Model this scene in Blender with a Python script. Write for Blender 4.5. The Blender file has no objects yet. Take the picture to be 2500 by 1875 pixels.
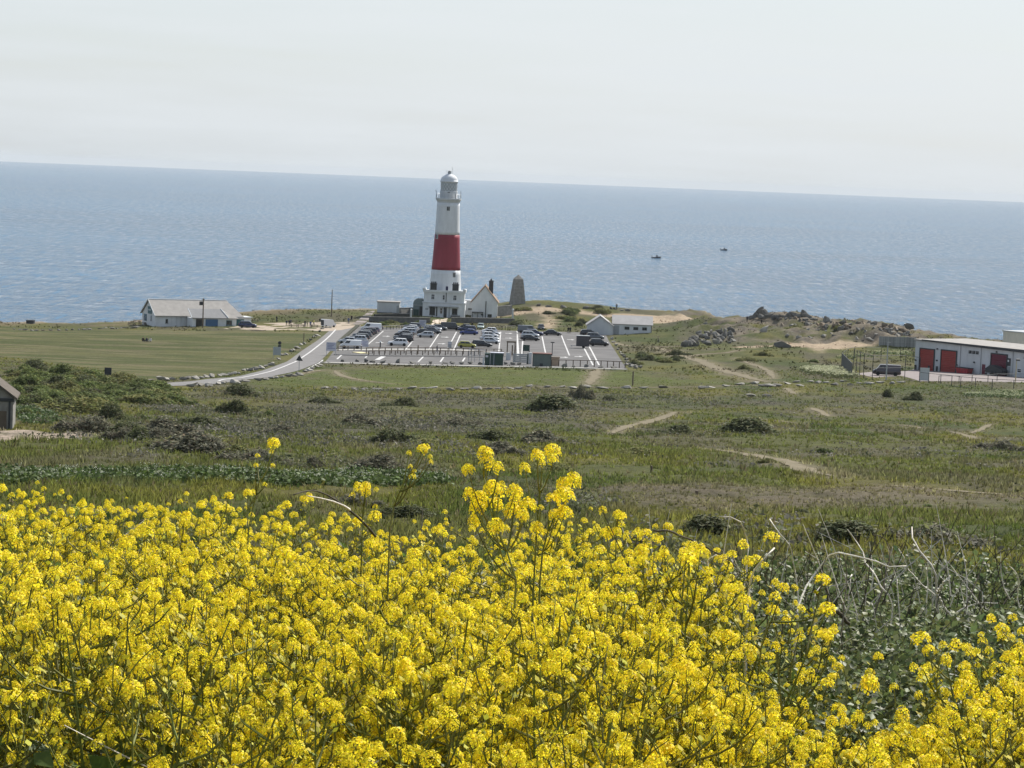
import bpy, math, random
import numpy as np
from mathutils import Vector, Matrix

sc = bpy.context.scene
R = math.radians
rnd = random.Random(7)
nprng = np.random.RandomState(11)

# ------------------------------------------------------------------ camera
CAM = Vector((0.0, 0.0, 46.0))
FPX = 6250.0                      # focal length in pixels of the 2500 px wide photograph
PITCH = R(4.625); ROLL = R(2.29)
Fw = Vector((0, math.cos(PITCH), -math.sin(PITCH)))
R0 = Vector((1, 0, 0)); U0 = Vector((0, math.sin(PITCH), math.cos(PITCH)))
Rc = math.cos(ROLL) * R0 + math.sin(ROLL) * U0
Uc = -math.sin(ROLL) * R0 + math.cos(ROLL) * U0
cam_d = bpy.data.cameras.new('camera'); cam = bpy.data.objects.new('camera', cam_d)
sc.collection.objects.link(cam)
cam_d.sensor_width = 36; cam_d.lens = FPX / 2500 * 36
cam_d.clip_start = 0.1; cam_d.clip_end = 60000
m = Matrix((Rc, Uc, -Fw)).transposed().to_4x4(); m.translation = CAM
cam.matrix_world = m
cam_d.dof.use_dof = False
sc.camera = cam

# ------------------------------------------------------------------ sky, sun, exposure
SUN_EL = R(47); SUN_AZ = R(38)    # azimuth measured to the right of the view direction (+Y)
world = bpy.data.worlds.new('World'); sc.world = world; world.use_nodes = True
nt = world.node_tree; nt.nodes.clear()
wo = nt.nodes.new('ShaderNodeOutputWorld'); bg = nt.nodes.new('ShaderNodeBackground')
sky = nt.nodes.new('ShaderNodeTexSky'); sky.sky_type = 'NISHITA'; sky.sun_disc = False
sky.sun_elevation = SUN_EL; sky.sun_rotation = SUN_AZ
sky.air_density = 1.0; sky.dust_density = 1.6; sky.ozone_density = 1.6; sky.altitude = 40
# thin high cloud veil over the whole sky: a pale layer with soft drawn-out streaks
tc = nt.nodes.new('ShaderNodeTexCoord'); mp = nt.nodes.new('ShaderNodeMapping')
mp.inputs['Scale'].default_value = (1.4, 1.4, 16.0)
mp.inputs['Rotation'].default_value = (0.0, R(-3), 0)
nz = nt.nodes.new('ShaderNodeTexNoise'); nz.inputs['Scale'].default_value = 3.2
nz.inputs['Detail'].default_value = 7; nz.inputs['Roughness'].default_value = 0.55
# the veil is a thin layer: seen edge-on near the horizon it is dense, overhead the blue shows through
sep = nt.nodes.new('ShaderNodeSeparateXYZ')
def wm(op, a, b=None):
    q = nt.nodes.new('ShaderNodeMath'); q.operation = op
    for i, x in enumerate((a, b)):
        if x is None: continue
        if isinstance(x, (int, float)): q.inputs[i].default_value = x
        else: nt.links.new(x, q.inputs[i])
    return q.outputs[0]
mixw = nt.nodes.new('ShaderNodeMix'); mixw.data_type = 'RGBA'
mixw.inputs['B'].default_value = (5.0, 5.5, 5.95, 1)
bg.inputs['Strength'].default_value = 0.10
nt.links.new(tc.outputs['Generated'], mp.inputs['Vector']); nt.links.new(mp.outputs['Vector'], nz.inputs['Vector'])
nt.links.new(tc.outputs['Generated'], sep.inputs['Vector'])
tau = wm('MULTIPLY', nz.outputs['Fac'], 0.50)
veil = wm('SUBTRACT', 1.0, wm('EXPONENT', wm('MULTIPLY', wm('DIVIDE', tau, wm('ADD', wm('MAXIMUM', sep.outputs['Z'], 0.0), 0.10)), -1.0)))
nt.links.new(veil, mixw.inputs['Factor'])
# streaks in the veil itself: slightly thicker and thinner bands of the same cloud
vc = nt.nodes.new('ShaderNodeMix'); vc.data_type = 'RGBA'; vr = nt.nodes.new('ShaderNodeMapRange')
vr.inputs['From Min'].default_value = .36; vr.inputs['From Max'].default_value = .64
vc.inputs['A'].default_value = (5.42, 5.90, 6.30, 1); vc.inputs['B'].default_value = (5.78, 6.16, 6.46, 1)
nt.links.new(nz.outputs['Fac'], vr.inputs['Value']); nt.links.new(vr.outputs['Result'], vc.inputs['Factor']); nt.links.new(vc.outputs['Result'], mixw.inputs['B'])
nt.links.new(sky.outputs['Color'], mixw.inputs['A'])
nt.links.new(mixw.outputs['Result'], bg.inputs['Color']); nt.links.new(bg.outputs['Background'], wo.inputs['Surface'])

sun_d = bpy.data.lights.new('sun', 'SUN'); sun = bpy.data.objects.new('sun', sun_d); sc.collection.objects.link(sun)
sun_d.energy = 4.8; sun_d.angle = R(0.6); sun_d.color = (1.0, 0.955, 0.88)
sd = Vector((math.sin(SUN_AZ) * math.cos(SUN_EL), math.cos(SUN_AZ) * math.cos(SUN_EL), math.sin(SUN_EL)))
sun.rotation_mode = 'QUATERNION'; sun.rotation_quaternion = sd.to_track_quat('Z', 'Y')
sun.location = (60, 100, 120)

sc.view_settings.view_transform = 'Standard'; sc.view_settings.look = 'None'
sc.view_settings.exposure = 0.42; sc.view_settings.gamma = 1.0; sc.view_settings.use_curve_mapping = False
sc.cycles.use_denoising = True
sc.cycles.max_bounces = 7; sc.cycles.diffuse_bounces = 3; sc.cycles.glossy_bounces = 3
sc.cycles.transmission_bounces = 4; sc.cycles.transparent_max_bounces = 6; sc.cycles.volume_bounces = 0
sc.cycles.sample_clamp_indirect = 6.0; sc.cycles.sample_clamp_direct = 0

# ------------------------------------------------------------------ helpers: objects
C = sc.collection
def tag(o, label=None, cat=None, group=None, kind=None):
    if label: o['label'] = label
    if cat: o['category'] = cat
    if group: o['group'] = group
    if kind or cat: o['kind'] = kind or 'thing'
    return o
def thing(name, label, cat, loc=(0, 0, 0), rz=0.0, group=None, scale=None):
    o = bpy.data.objects.new(name, None); C.objects.link(o)
    o.location = loc; o.rotation_euler = (0, 0, rz); o.empty_display_size = 0.2
    if scale: o.scale = scale
    return tag(o, label, cat, group)
def link(name, mesh, parent=None, loc=(0, 0, 0), rot=(0, 0, 0), scale=(1, 1, 1), mats=None):
    o = bpy.data.objects.new(name, mesh); C.objects.link(o)
    o.location = loc; o.rotation_euler = rot; o.scale = scale
    if parent: o.parent = parent
    if mats:
        for i, mt in enumerate(mats):
            o.material_slots[i].link = 'OBJECT'; o.material_slots[i].material = mt
    return o

class MB:
    """collects shapes for one mesh"""
    def __init__(s): s.v = []; s.f = []; s.mi = []
    def add(s, vs, fs, mi=0):
        b = len(s.v); s.v.extend([tuple(p) for p in vs])
        for f in fs: s.f.append(tuple(i + b for i in f)); s.mi.append(mi)
        return s
    def box(s, x0, x1, y0, y1, z0, z1, mi=0):
        v = [(x0,y0,z0),(x1,y0,z0),(x1,y1,z0),(x0,y1,z0),(x0,y0,z1),(x1,y0,z1),(x1,y1,z1),(x0,y1,z1)]
        return s.add(v, [(3,2,1,0),(4,5,6,7),(0,1,5,4),(1,2,6,5),(2,3,7,6),(3,0,4,7)], mi)
    def prism_y(s, poly, y0, y1, mi=0):        # poly in (x,z), counter-clockwise seen from -y
        n = len(poly)
        v = [(x, y0, z) for x, z in poly] + [(x, y1, z) for x, z in poly]
        f = [tuple(range(n)), tuple(range(2*n-1, n-1, -1))] + [(i, i+n, (i+1) % n + n, (i+1) % n) for i in range(n)]
        return s.add(v, f, mi)
    def prism_x(s, poly, x0, x1, mi=0):        # poly in (y,z)
        n = len(poly)
        v = [(x0, y, z) for y, z in poly] + [(x1, y, z) for y, z in poly]
        f = [tuple(range(n-1, -1, -1)), tuple(range(n, 2*n))] + [(i, (i+1) % n, (i+1) % n + n, i+n) for i in range(n)]
        return s.add(v, f, mi)
    def tube(s, pts, rads, n=6, mi=0, cap=True):
        pts = [Vector(p) for p in pts]
        if not hasattr(rads, '__len__'): rads = [rads] * len(pts)
        rings = []; b = len(s.v)
        for i, p in enumerate(pts):
            t = (pts[min(i+1, len(pts)-1)] - pts[max(i-1, 0)]).normalized()
            a = Vector((0, 0, 1)) if abs(t.z) < 0.9 else Vector((1, 0, 0))
            u = t.cross(a).normalized(); w = t.cross(u)
            for k in range(n):
                g = 2 * math.pi * k / n
                s.v.append(tuple(p + rads[i] * (math.cos(g) * u + math.sin(g) * w)))
        for i in range(len(pts) - 1):
            for k in range(n):
                s.f.append((b+i*n+k, b+i*n+(k+1) % n, b+(i+1)*n+(k+1) % n, b+(i+1)*n+k)); s.mi.append(mi)
        if cap:
            s.f.append(tuple(b+k for k in range(n-1, -1, -1))); s.mi.append(mi)
            q = b + (len(pts)-1)*n; s.f.append(tuple(q+k for k in range(n))); s.mi.append(mi)
        return s
    def lathe(s, prof, n=32, c=(0, 0), mi=0, cap=True):
        b = len(s.v)
        for r, z in prof:
            for k in range(n):
                g = 2 * math.pi * k / n
                s.v.append((c[0] + r * math.cos(g), c[1] + r * math.sin(g), z))
        for i in range(len(prof) - 1):
            for k in range(n):
                s.f.append((b+i*n+k, b+i*n+(k+1) % n, b+(i+1)*n+(k+1) % n, b+(i+1)*n+k)); s.mi.append(mi)
        if cap:
            s.f.append(tuple(b+k for k in range(n-1, -1, -1))); s.mi.append(mi)
            q = b + (len(prof)-1)*n; s.f.append(tuple(q+k for k in range(n))); s.mi.append(mi)
        return s
    def mesh(s, name, mats=(), smooth=False):
        me = bpy.data.meshes.new(name); me.from_pydata(s.v, [], s.f)
        for mt in mats: me.materials.append(mt)
        if any(s.mi): me.polygons.foreach_set('material_index', s.mi)
        if smooth: me.polygons.foreach_set('use_smooth', [True] * len(me.polygons))
        me.update(); return me
    def build(s, name, mat, parent=None, smooth=False, loc=(0, 0, 0), rot=(0, 0, 0)):
        mats = mat if isinstance(mat, (list, tuple)) else [mat]
        return link(name, s.mesh(name, mats, smooth), parent, loc, rot)

def np_mesh(name, V, F, mats, smooth=False, col=None, mi=None):
    """V (n,3), F (m,k) arrays to one mesh, optional per-vertex colour attribute"""
    V = np.asarray(V, np.float32); F = np.asarray(F, np.int32); k = F.shape[1]
    me = bpy.data.meshes.new(name)
    me.vertices.add(len(V)); me.vertices.foreach_set('co', V.ravel())
    me.loops.add(F.size); me.loops.foreach_set('vertex_index', F.ravel())
    me.polygons.add(len(F)); me.polygons.foreach_set('loop_start', np.arange(0, F.size, k, dtype=np.int32))
    try: me.polygons.foreach_set('loop_total', np.full(len(F), k, np.int32))
    except Exception: pass
    for mt in mats: me.materials.append(mt)
    if mi is not None: me.polygons.foreach_set('material_index', np.asarray(mi, np.int32))
    if smooth: me.polygons.foreach_set('use_smooth', np.ones(len(F), bool))
    if col is not None:
        at = me.color_attributes.new('Col', 'FLOAT_COLOR', 'POINT')
        cc = np.ones((len(V), 4), np.float32); cc[:, :3] = col
        at.data.foreach_set('color', cc.ravel())
    me.update(calc_edges=True); me.validate(); return me

# ------------------------------------------------------------------ helpers: materials
def new_mat(name):
    mt = bpy.data.materials.new(name); mt.use_nodes = True
    n = mt.node_tree; b = n.nodes['Principled BSDF']; return mt, n, b
def pbr(name, col, rough=0.8, spec=0.3, var=0.12, scale=2.0, bump=0.0, bscale=None, metal=0.0, streak=0.0, rand=0.0):
    mt, n, b = new_mat(name); L = n.links.new
    b.inputs['Roughness'].default_value = rough; b.inputs['Specular IOR Level'].default_value = spec
    b.inputs['Metallic'].default_value = metal
    tc = n.nodes.new('ShaderNodeTexCoord')
    nz = n.nodes.new('ShaderNodeTexNoise'); nz.inputs['Scale'].default_value = scale
    nz.inputs['Detail'].default_value = 6; nz.inputs['Roughness'].default_value = 0.62
    vec = tc.outputs['Object']
    if streak:
        mp = n.nodes.new('ShaderNodeMapping'); mp.inputs['Scale'].default_value = (1, 1, 1 / streak)
        L(vec, mp.inputs['Vector']); vec = mp.outputs['Vector']
    L(vec, nz.inputs['Vector'])
    mx = n.nodes.new('ShaderNodeMix'); mx.data_type = 'RGBA'
    mx.inputs['A'].default_value = tuple(c * (1 - var) for c in col) + (1,)
    mx.inputs['B'].default_value = tuple(min(1, c * (1 + var)) for c in col) + (1,)
    rg = n.nodes.new('ShaderNodeMapRange'); rg.inputs['From Min'].default_value = 0.3; rg.inputs['From Max'].default_value = 0.7
    L(nz.outputs['Fac'], rg.inputs['Value']); L(rg.outputs['Result'], mx.inputs['Factor'])
    out = mx.outputs['Result']
    if rand:
        oi = n.nodes.new('ShaderNodeObjectInfo'); hs = n.nodes.new('ShaderNodeHueSaturation')
        mr = n.nodes.new('ShaderNodeMapRange'); mr.inputs['To Min'].default_value = 1 - rand; mr.inputs['To Max'].default_value = 1 + rand
        L(oi.outputs['Random'], mr.inputs['Value']); L(mr.outputs['Result'], hs.inputs['Value']); L(out, hs.inputs['Color']); out = hs.outputs['Color']
    L(out, b.inputs['Base Color'])
    if bump:
        nb = n.nodes.new('ShaderNodeTexNoise'); nb.inputs['Scale'].default_value = bscale or scale * 4; nb.inputs['Detail'].default_value = 5
        bp = n.nodes.new('ShaderNodeBump'); bp.inputs['Strength'].default_value = bump; bp.inputs['Distance'].default_value = 0.05
        L(vec, nb.inputs['Vector']); L(nb.outputs['Fac'], bp.inputs['Height']); L(bp.outputs['Normal'], b.inputs['Normal'])
    return mt
def leafmat(name, col, trans=0.35, rough=0.55, spec=0.3, rand=0.25, hue=0.03, attr=False, tcol=None):
    """foliage: diffuse/gloss plus light coming through; colour from attribute 'Col' when attr"""
    mt, n, b = new_mat(name); L = n.links.new
    b.inputs['Roughness'].default_value = rough; b.inputs['Specular IOR Level'].default_value = spec
    if attr:
        src = n.nodes.new('ShaderNodeAttribute'); src.attribute_name = 'Col'; c0 = src.outputs['Color']
    else:
        src = n.nodes.new('ShaderNodeRGB'); src.outputs[0].default_value = tuple(col) + (1,); c0 = src.outputs[0]
    geo = n.nodes.new('ShaderNodeNewGeometry'); oi = n.nodes.new('ShaderNodeObjectInfo')
    ad = n.nodes.new('ShaderNodeMath'); ad.operation = 'ADD'; fr = n.nodes.new('ShaderNodeMath'); fr.operation = 'FRACT'
    L(geo.outputs['Random Per Island'], ad.inputs[0]); L(oi.outputs['Random'], ad.inputs[1]); L(ad.outputs[0], fr.inputs[0])
    hs = n.nodes.new('ShaderNodeHueSaturation')
    mr = n.nodes.new('ShaderNodeMapRange'); mr.inputs['To Min'].default_value = 1 - rand; mr.inputs['To Max'].default_value = 1 + rand
    mh = n.nodes.new('ShaderNodeMapRange'); mh.inputs['To Min'].default_value = 0.5 - hue; mh.inputs['To Max'].default_value = 0.5 + hue
    wn = n.nodes.new('ShaderNodeTexWhiteNoise'); wn.noise_dimensions = '1D'; L(fr.outputs[0], wn.inputs['W'])
    L(fr.outputs[0], mr.inputs['Value']); L(wn.outputs['Value'], mh.inputs['Value'])
    L(mr.outputs['Result'], hs.inputs['Value']); L(mh.outputs['Result'], hs.inputs['Hue']); L(c0, hs.inputs['Color'])
    L(hs.outputs['Color'], b.inputs['Base Color'])
    if trans > 0:
        tr = n.nodes.new('ShaderNodeBsdfTranslucent'); ms = n.nodes.new('ShaderNodeMixShader'); ms.inputs[0].default_value = trans
        if tcol:
            mu = n.nodes.new('ShaderNodeMix'); mu.data_type = 'RGBA'; mu.blend_type = 'MULTIPLY'; mu.inputs['Factor'].default_value = 1
            L(hs.outputs['Color'], mu.inputs['A']); mu.inputs['B'].default_value = tuple(tcol) + (1,); L(mu.outputs['Result'], tr.inputs['Color'])
        else: L(hs.outputs['Color'], tr.inputs['Color'])
        L(b.outputs['BSDF'], ms.inputs[1]); L(tr.outputs['BSDF'], ms.inputs[2]); L(ms.outputs[0], n.nodes['Material Output'].inputs['Surface'])
    return mt
def glassmat(name, col=(0.02, 0.025, 0.03), rough=0.08):
    return pbr(name, col, rough, 0.6, 0.1, 1.0)

# ------------------------------------------------------------------ value noise and the land's shape
_lat = nprng.rand(256, 256)
def vnoise(x, y):
    x = np.asarray(x, float); y = np.asarray(y, float)
    xi = np.floor(x).astype(int); yi = np.floor(y).astype(int); fx = x - xi; fy = y - yi
    fx = fx * fx * (3 - 2 * fx); fy = fy * fy * (3 - 2 * fy)
    a = _lat[xi & 255, yi & 255]; b = _lat[(xi + 1) & 255, yi & 255]; c = _lat[xi & 255, (yi + 1) & 255]; d = _lat[(xi + 1) & 255, (yi + 1) & 255]
    return (a * (1 - fx) + b * fx) * (1 - fy) + (c * (1 - fx) + d * fx) * fy
def fbm(x, y, o=4):
    t = 0; a = 0.5; s = 0
    for i in range(o): t = t + a * vnoise(x * 2**i + 17 * i, y * 2**i + 31 * i); s += a; a *= 0.5
    return t / s
_PY = np.array([-60, 0, 6, 12, 16, 24, 40, 60, 100, 150, 172, 220, 300, 380, 440, 470, 488, 553, 640, 721, 760, 1200.])
_PZ = np.array([44.8, 44.3, 43.6, 43.35, 43.0, 41.0, 38.8, 36.8, 33.5, 29.4, 27.7, 24.4, 19.0, 14.2, 11.2, 9.9, 9.2, 8.3, 7.2, 6.0, 5.7, 5.0])
def _pchip(xs, ys):
    h = np.diff(xs); d = np.diff(ys) / h; mm = np.zeros(len(xs)); mm[0] = d[0]; mm[-1] = d[-1]
    for i in range(1, len(xs) - 1):
        if d[i-1] * d[i] > 0:
            w1 = 2*h[i] + h[i-1]; w2 = h[i] + 2*h[i-1]; mm[i] = (w1 + w2) / (w1 / d[i-1] + w2 / d[i])
    return mm
_PM = _pchip(_PY, _PZ)
def prof(y):
    y = np.clip(y, _PY[0], _PY[-1] - 1e-3); i = np.searchsorted(_PY, y, 'right') - 1
    h = _PY[i+1] - _PY[i]; t = (y - _PY[i]) / h
    return ((1+2*t)*(1-t)**2*_PZ[i] + t*(1-t)**2*h*_PM[i] + t*t*(3-2*t)*_PZ[i+1] + t*t*(t-1)*h*_PM[i+1])
# hills, dips and quarry mounds: X, Y, rise, radius x, radius y
BUMPS = [(88, 475, 3.1, 48, 70), (-128, 645, -2.8, 46, 60), (-57, 705, 1.0, 25, 20), (6, 757, 3.2, 15, 20), (40, 758, 2.2, 24, 16),
         (53, 705, 3.0, 8, 12), (67, 690, 3.4, 8, 10), (75, 682, 4.0, 8, 10), (88, 664, 4.2, 11, 13), (99, 645, 2.6, 12, 12),
         (61, 642, 2.4, 17, 12), (62, 562, 1.6, 16, 14), (118, 625, 3.0, 14, 14), (-62, 330, 0.8, 26, 40), (46, 650, 1.2, 10, 12),
         (58, 668, 1.6, 7, 7), (80, 650, 1.3, 6, 6), (92, 640, 1.6, 6, 5)]
_EU = np.array([-.40, -.25, -.2, -.15, -.1, -.05, 0, .05, .1, .15, .2, .3, .4])
_EY = np.array([630, 640, 646, 662, 712, 752, 782, 786, 745, 708, 676, 655, 640.])
def ground(x, y):
    x = np.asarray(x, float); y = np.asarray(y, float)
    z = prof(y)
    for bx, by, dz, rx, ry in BUMPS:
        z = z + dz * np.exp(-0.5 * (((x - bx) / rx) ** 2 + ((y - by) / ry) ** 2))
    z = z + (fbm(x / 40 + 5, y / 55 + 9, 3) - 0.5) * 1.1 * np.clip((y - 30) / 60, 0, 1) * np.clip((455 - y) / 60, 0, 1)
    e = np.interp(x / np.maximum(y, 60), _EU, _EY) + (fbm(x / 9, y / 30, 3) - 0.5) * 16
    t = np.clip((y - e) / 15, 0, 1); t = t * t * (3 - 2 * t)
    return z * (1 - t) + (-4.0) * t
_MY = np.concatenate([np.arange(30, 260, 0.5), np.arange(260, 1000, 0.5)])
def ray(px, py):
    return Fw * FPX + Rc * (px - 1250) + Uc * (937.5 - py)
def at(px, py, Y):
    d = ray(px, py); return CAM + d * (Y / d.y)
def G(px, py, dz=0.0):
    """the point of the land seen at that place in the photograph"""
    d = ray(px, py); k = d.z / d.y; kx = d.x / d.y
    f = (CAM.z + k * _MY) - ground(kx * _MY, _MY)
    i = np.argmax(f < 0)
    if f[i] >= 0: i = len(_MY) - 1
    y0, y1 = _MY[max(i-1, 0)], _MY[i]; a, b = f[max(i-1, 0)], f[i]
    y = y0 + (y1 - y0) * (a / (a - b) if a != b else 0)
    return Vector((kx * y, y, float(ground(kx * y, y)) + dz))
def sea_at(px, py):
    d = ray(px, py); t = -CAM.z / d.z; return CAM + d * t
def proj(p):
    v = Vector(p) - CAM; k = v.dot(Fw); return 1250 + FPX * v.dot(Rc) / k, 937.5 - FPX * v.dot(Uc) / k
def gz(x, y): return float(ground(x, y))
def z1(x, y): return (780 + x / 4.424, 640 + y / 4.424)      # enlarged looks at the photograph -> its pixels
def z3(x, y): return (1180 + x / 4.424, 700 + y / 4.424)
def z4(x, y): return (300 + x / 3.687, 680 + y / 3.687)
def z5(x, y): return (2000 + x / 4.424, 750 + y / 4.424)
def z6(x, y): return (1600 + x / 3.687, 700 + y / 3.687)
def z7(x, y): return (x / 4.424, 740 + y / 4.424)
def zb(x, y): return (400 + x / 2.011, 900 + y / 2.011)
def zc(x, y): return (1500 + x / 2.212, 900 + y / 2.212)
def zp(x, y): return (660 + x / 11.06, 740 + y / 11.06)
# ================================================================== LAND, SEA, ROADS
def poly_w(pxs): return np.array([[p.x, p.y] for p in (G(*q) for q in pxs)])
def sdist(P, poly):
    """signed distance of points P (n,2) to a closed polygon, positive inside"""
    n = len(poly); d = np.full(len(P), 1e9); ins = np.zeros(len(P), bool)
    for i in range(n):
        a = poly[i]; b = poly[(i+1) % n]; ab = b - a
        t = np.clip(((P - a) @ ab) / (ab @ ab + 1e-9), 0, 1)
        d = np.minimum(d, np.hypot(*(P - a - t[:, None] * ab).T))
        c = ((a[1] > P[:, 1]) != (b[1] > P[:, 1]))
        xs = a[0] + (P[:, 1] - a[1]) / (b[1] - a[1] + 1e-12) * ab[0]
        ins ^= c & (P[:, 0] < xs)
    return np.where(ins, d, -d)
def ldist(P, line, reach=9.0):
    d = np.full(len(P), 1e9); lo = line.min(0) - reach; hi = line.max(0) + reach
    near = np.nonzero((P[:, 0] > lo[0]) & (P[:, 0] < hi[0]) & (P[:, 1] > lo[1]) & (P[:, 1] < hi[1]))[0]
    Q = P[near]; e = np.full(len(Q), 1e9)
    for a, b in zip(line[:-1], line[1:]):
        ab = b - a; t = np.clip(((Q - a) @ ab) / (ab @ ab + 1e-9), 0, 1)
        e = np.minimum(e, np.hypot(*(Q - a - t[:, None] * ab).T))
    d[near] = e
    return d
def resample(line, step):
    line = np.asarray(line, float); out = [line[0]]
    # catmull-rom through the points
    n = len(line)
    for i in range(n - 1):
        p0 = line[max(i-1, 0)]; p1 = line[i]; p2 = line[i+1]; p3 = line[min(i+2, n-1)]
        k = max(2, int(np.hypot(*(p2 - p1)) / step))
        for j in range(1, k + 1):
            t = j / k
            out.append(0.5 * ((2*p1) + (-p0+p2)*t + (2*p0-5*p1+4*p2-p3)*t*t + (-p0+3*p1-3*p2+p3)*t**3))
    return np.array(out)

# ---- plan of the place, read off the photograph onto the land
CARPARK = poly_w([(793, 885), (1184, 893), (1370, 897), (1530, 901), (1497, 850), (1476, 812), (1225, 807), (1050, 803), (925, 800), (877, 797), (825, 843), (814, 858)])
road_L = poly_w([z4(*p) for p in [(330, 947), (430, 940), (800, 905), (1050, 880), (1300, 815), (1450, 760), (1600, 660), (1750, 560), (1850, 480), (1893, 446)]])
road_R = poly_w([z4(*p) for p in [(330, 972), (600, 964), (900, 945), (1200, 905), (1450, 860), (1620, 815), (1760, 755), (1880, 640), (1990, 520), (2075, 446)]])
ROAD = np.vstack([road_L, road_R[::-1]])
YARD = poly_w([(612, 790), (700, 788), (800, 787), (870, 787), (880, 796), (835, 806), (800, 809), (740, 808), (660, 807), (590, 806), (545, 803), (580, 797)])
TRACK = poly_w([(861, 791), (880, 777), (900, 763), (911, 758), (917, 758), (908, 770), (897, 784), (880, 796)])
LAWN = poly_w([(-260, 796), (0, 800), (330, 806), (590, 808), (800, 812), (730, 858), (690, 882), (520, 920), (330, 932), (260, 905), (100, 880), (0, 872), (-260, 860)])
VERGE = poly_w([(760, 903), (1184, 900), (1530, 908), (1700, 925), (1800, 936), (1300, 941), (850, 944), (600, 940), (700, 918)])
HEATH = [(poly_w([(330, 955), (800, 955), (1550, 955), (1500, 985), (1150, 1075), (820, 1090), (520, 1060), (380, 1010)]), 1.0),
         (poly_w([(1500, 955), (2500, 965), (2500, 1010), (2200, 1005), (1900, 990), (1500, 985)]), 0.6)]
DRY = poly_w([(1450, 1190), (1900, 1180), (2200, 1183), (2500, 1200), (2500, 1262), (2000, 1258), (1600, 1255)])
PINK = poly_w([(0, 1056), (120, 1058), (215, 1062), (190, 1072), (60, 1080), (0, 1082)])
CONC = poly_w([z5(*p) for p in [(380, 720), (560, 700), (950, 690), (1020, 672), (2212, 752), (2500, 772), (2500, 840), (2212, 815), (1500, 800), (1090, 800), (900, 745), (600, 760)]])
SAND = [poly_w([z3(*p) for p in [(500, 255), (690, 262), (780, 340), (790, 420), (740, 455), (590, 440), (660, 380), (650, 320)]]),
        poly_w([z6(*p) for p in [(700, 545), (1180, 505), (1650, 490), (2000, 490), (2000, 520), (1700, 555), (1480, 598), (1180, 545), (900, 555)]]),
        poly_w([(1200, 776), (1260, 758), (1300, 748), (1500, 766), (1700, 772), (1700, 781), (1500, 776), (1330, 758)])]
PATHS = [([z6(0, 545), z6(120, 580), z6(220, 630), z6(380, 660), z6(560, 740), z6(800, 810), z6(1010, 860)], 3.4),
         ([z6(230, 640), z6(420, 610), z6(640, 595), z6(760, 570)], 1.6),
         ([z6(730, 640), z6(850, 690), z6(1000, 750), z6(1050, 800), z6(1060, 830)], 1.6),
         ([zb(0, 0), zb(2, 2)], 0.1),
         ([zc(-10, 352), zc(70, 315), zc(190, 285), zc(300, 250), zc(335, 235), zc(395, 240)], 1.5),
         ([zc(555, 440), zc(700, 462), zc(830, 485), zc(950, 515), zc(1060, 560), zc(1190, 585)], 1.9),
         ([zc(1065, 213), zc(1110, 232), zc(1155, 260)], 1.2), ([zc(1810, 340), zc(1890, 360), zc(1950, 385), zc(2050, 400)], 1.3),
         ([zc(1920, 352), zc(1980, 330), zc(2040, 300)], 1.0), ([zc(1530, 305), zc(1600, 312), zc(1660, 325)], 0.9),
         ([zc(700, 265), zc(850, 280), zc(1010, 300)], 0.8),
         ([(818, 905), (835, 918), (880, 928), (960, 938)], 1.6), ([(700, 920), (760, 908), (800, 903), (830, 905)], 1.4),
         ([z3(1230, 880), z3(1200, 960), z3(1140, 1060)], 2.4),
         ([(850, 946), (1000, 947), (1200, 947), (1400, 945), (1600, 946), (1750, 943), (1860, 940)], 1.6),
         ([zc(930, 105), zc(945, 120), zc(975, 138)], 1.3),
         ([z3(1400, 600), z3(1560, 640), z3(1800, 650), z3(2212, 645)], 2.0),
         ([zc(1460, 632), zc(1700, 650), zc(1950, 672), zc(2212, 690)], 1.6)]
PATHW = []
for pts, w in PATHS:
    if w < 0.5: continue
    PATHW.append((resample(poly_w(pts), 1.5), w))
TRACKLINE = None

# ---- the land itself
NU = 430
ys = np.concatenate([np.arange(-50, 40, 2.0), np.arange(40, 130, 1.1), np.arange(130, 480, 1.3), np.arange(480, 800, 1.15), np.arange(800, 836, 5)])
us = np.linspace(-0.40, 0.40, NU)
YY, UU = np.meshgrid(ys, us, indexing='ij'); XX = UU * (YY + 70)
P2 = np.stack([XX.ravel(), YY.ravel()], 1)
Z = ground(P2[:, 0], P2[:, 1])
sd_cp = sdist(P2, CARPARK); sd_rd = sdist(P2, ROAD); sd_yd = sdist(P2, YARD); sd_tr = sdist(P2, TRACK)
sd_lawn = sdist(P2, LAWN); sd_verge = sdist(P2, VERGE); sd_conc = sdist(P2, CONC); sd_pink = sdist(P2, PINK); sd_dry = sdist(P2, DRY)
hard = np.maximum.reduce([sd_cp, sd_rd, sd_conc])
pd = np.full(len(P2), 1e9)
for ln, w in PATHW: pd = np.minimum(pd, ldist(P2, ln) - w / 2)
soft = lambda d, a, b: np.clip((d - a) / (b - a), 0, 1)
rough = 1 - soft(hard, -7, -2); rough *= 0.15 + 0.85 * (1 - soft(sd_lawn, -3, 3)); rough *= soft(pd, 0.2, 2.5)
rocky = np.clip((P2[:, 0] - 40) / 12, 0, 1) * np.clip((P2[:, 1] - 618) / 12, 0, 1)
n_a = fbm(P2[:, 0] / 3.1, P2[:, 1] / 3.1, 4); n_b = fbm(P2[:, 0] / 14 + 40, P2[:, 1] / 20 + 3, 4); n_c = fbm(P2[:, 0] / 1.3 + 8, P2[:, 1] / 1.3, 2)
Z = Z + (n_a - 0.5) * 0.8 * rough * np.clip((P2[:, 1] - 20) / 20, 0, 1) + (fbm(P2[:, 0] / 4, P2[:, 1] / 6 + 70, 4) - 0.5) * 3.6 * rocky * rough
Z = Z - 0.35 * soft(hard, 0.8, 1.8)
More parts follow.
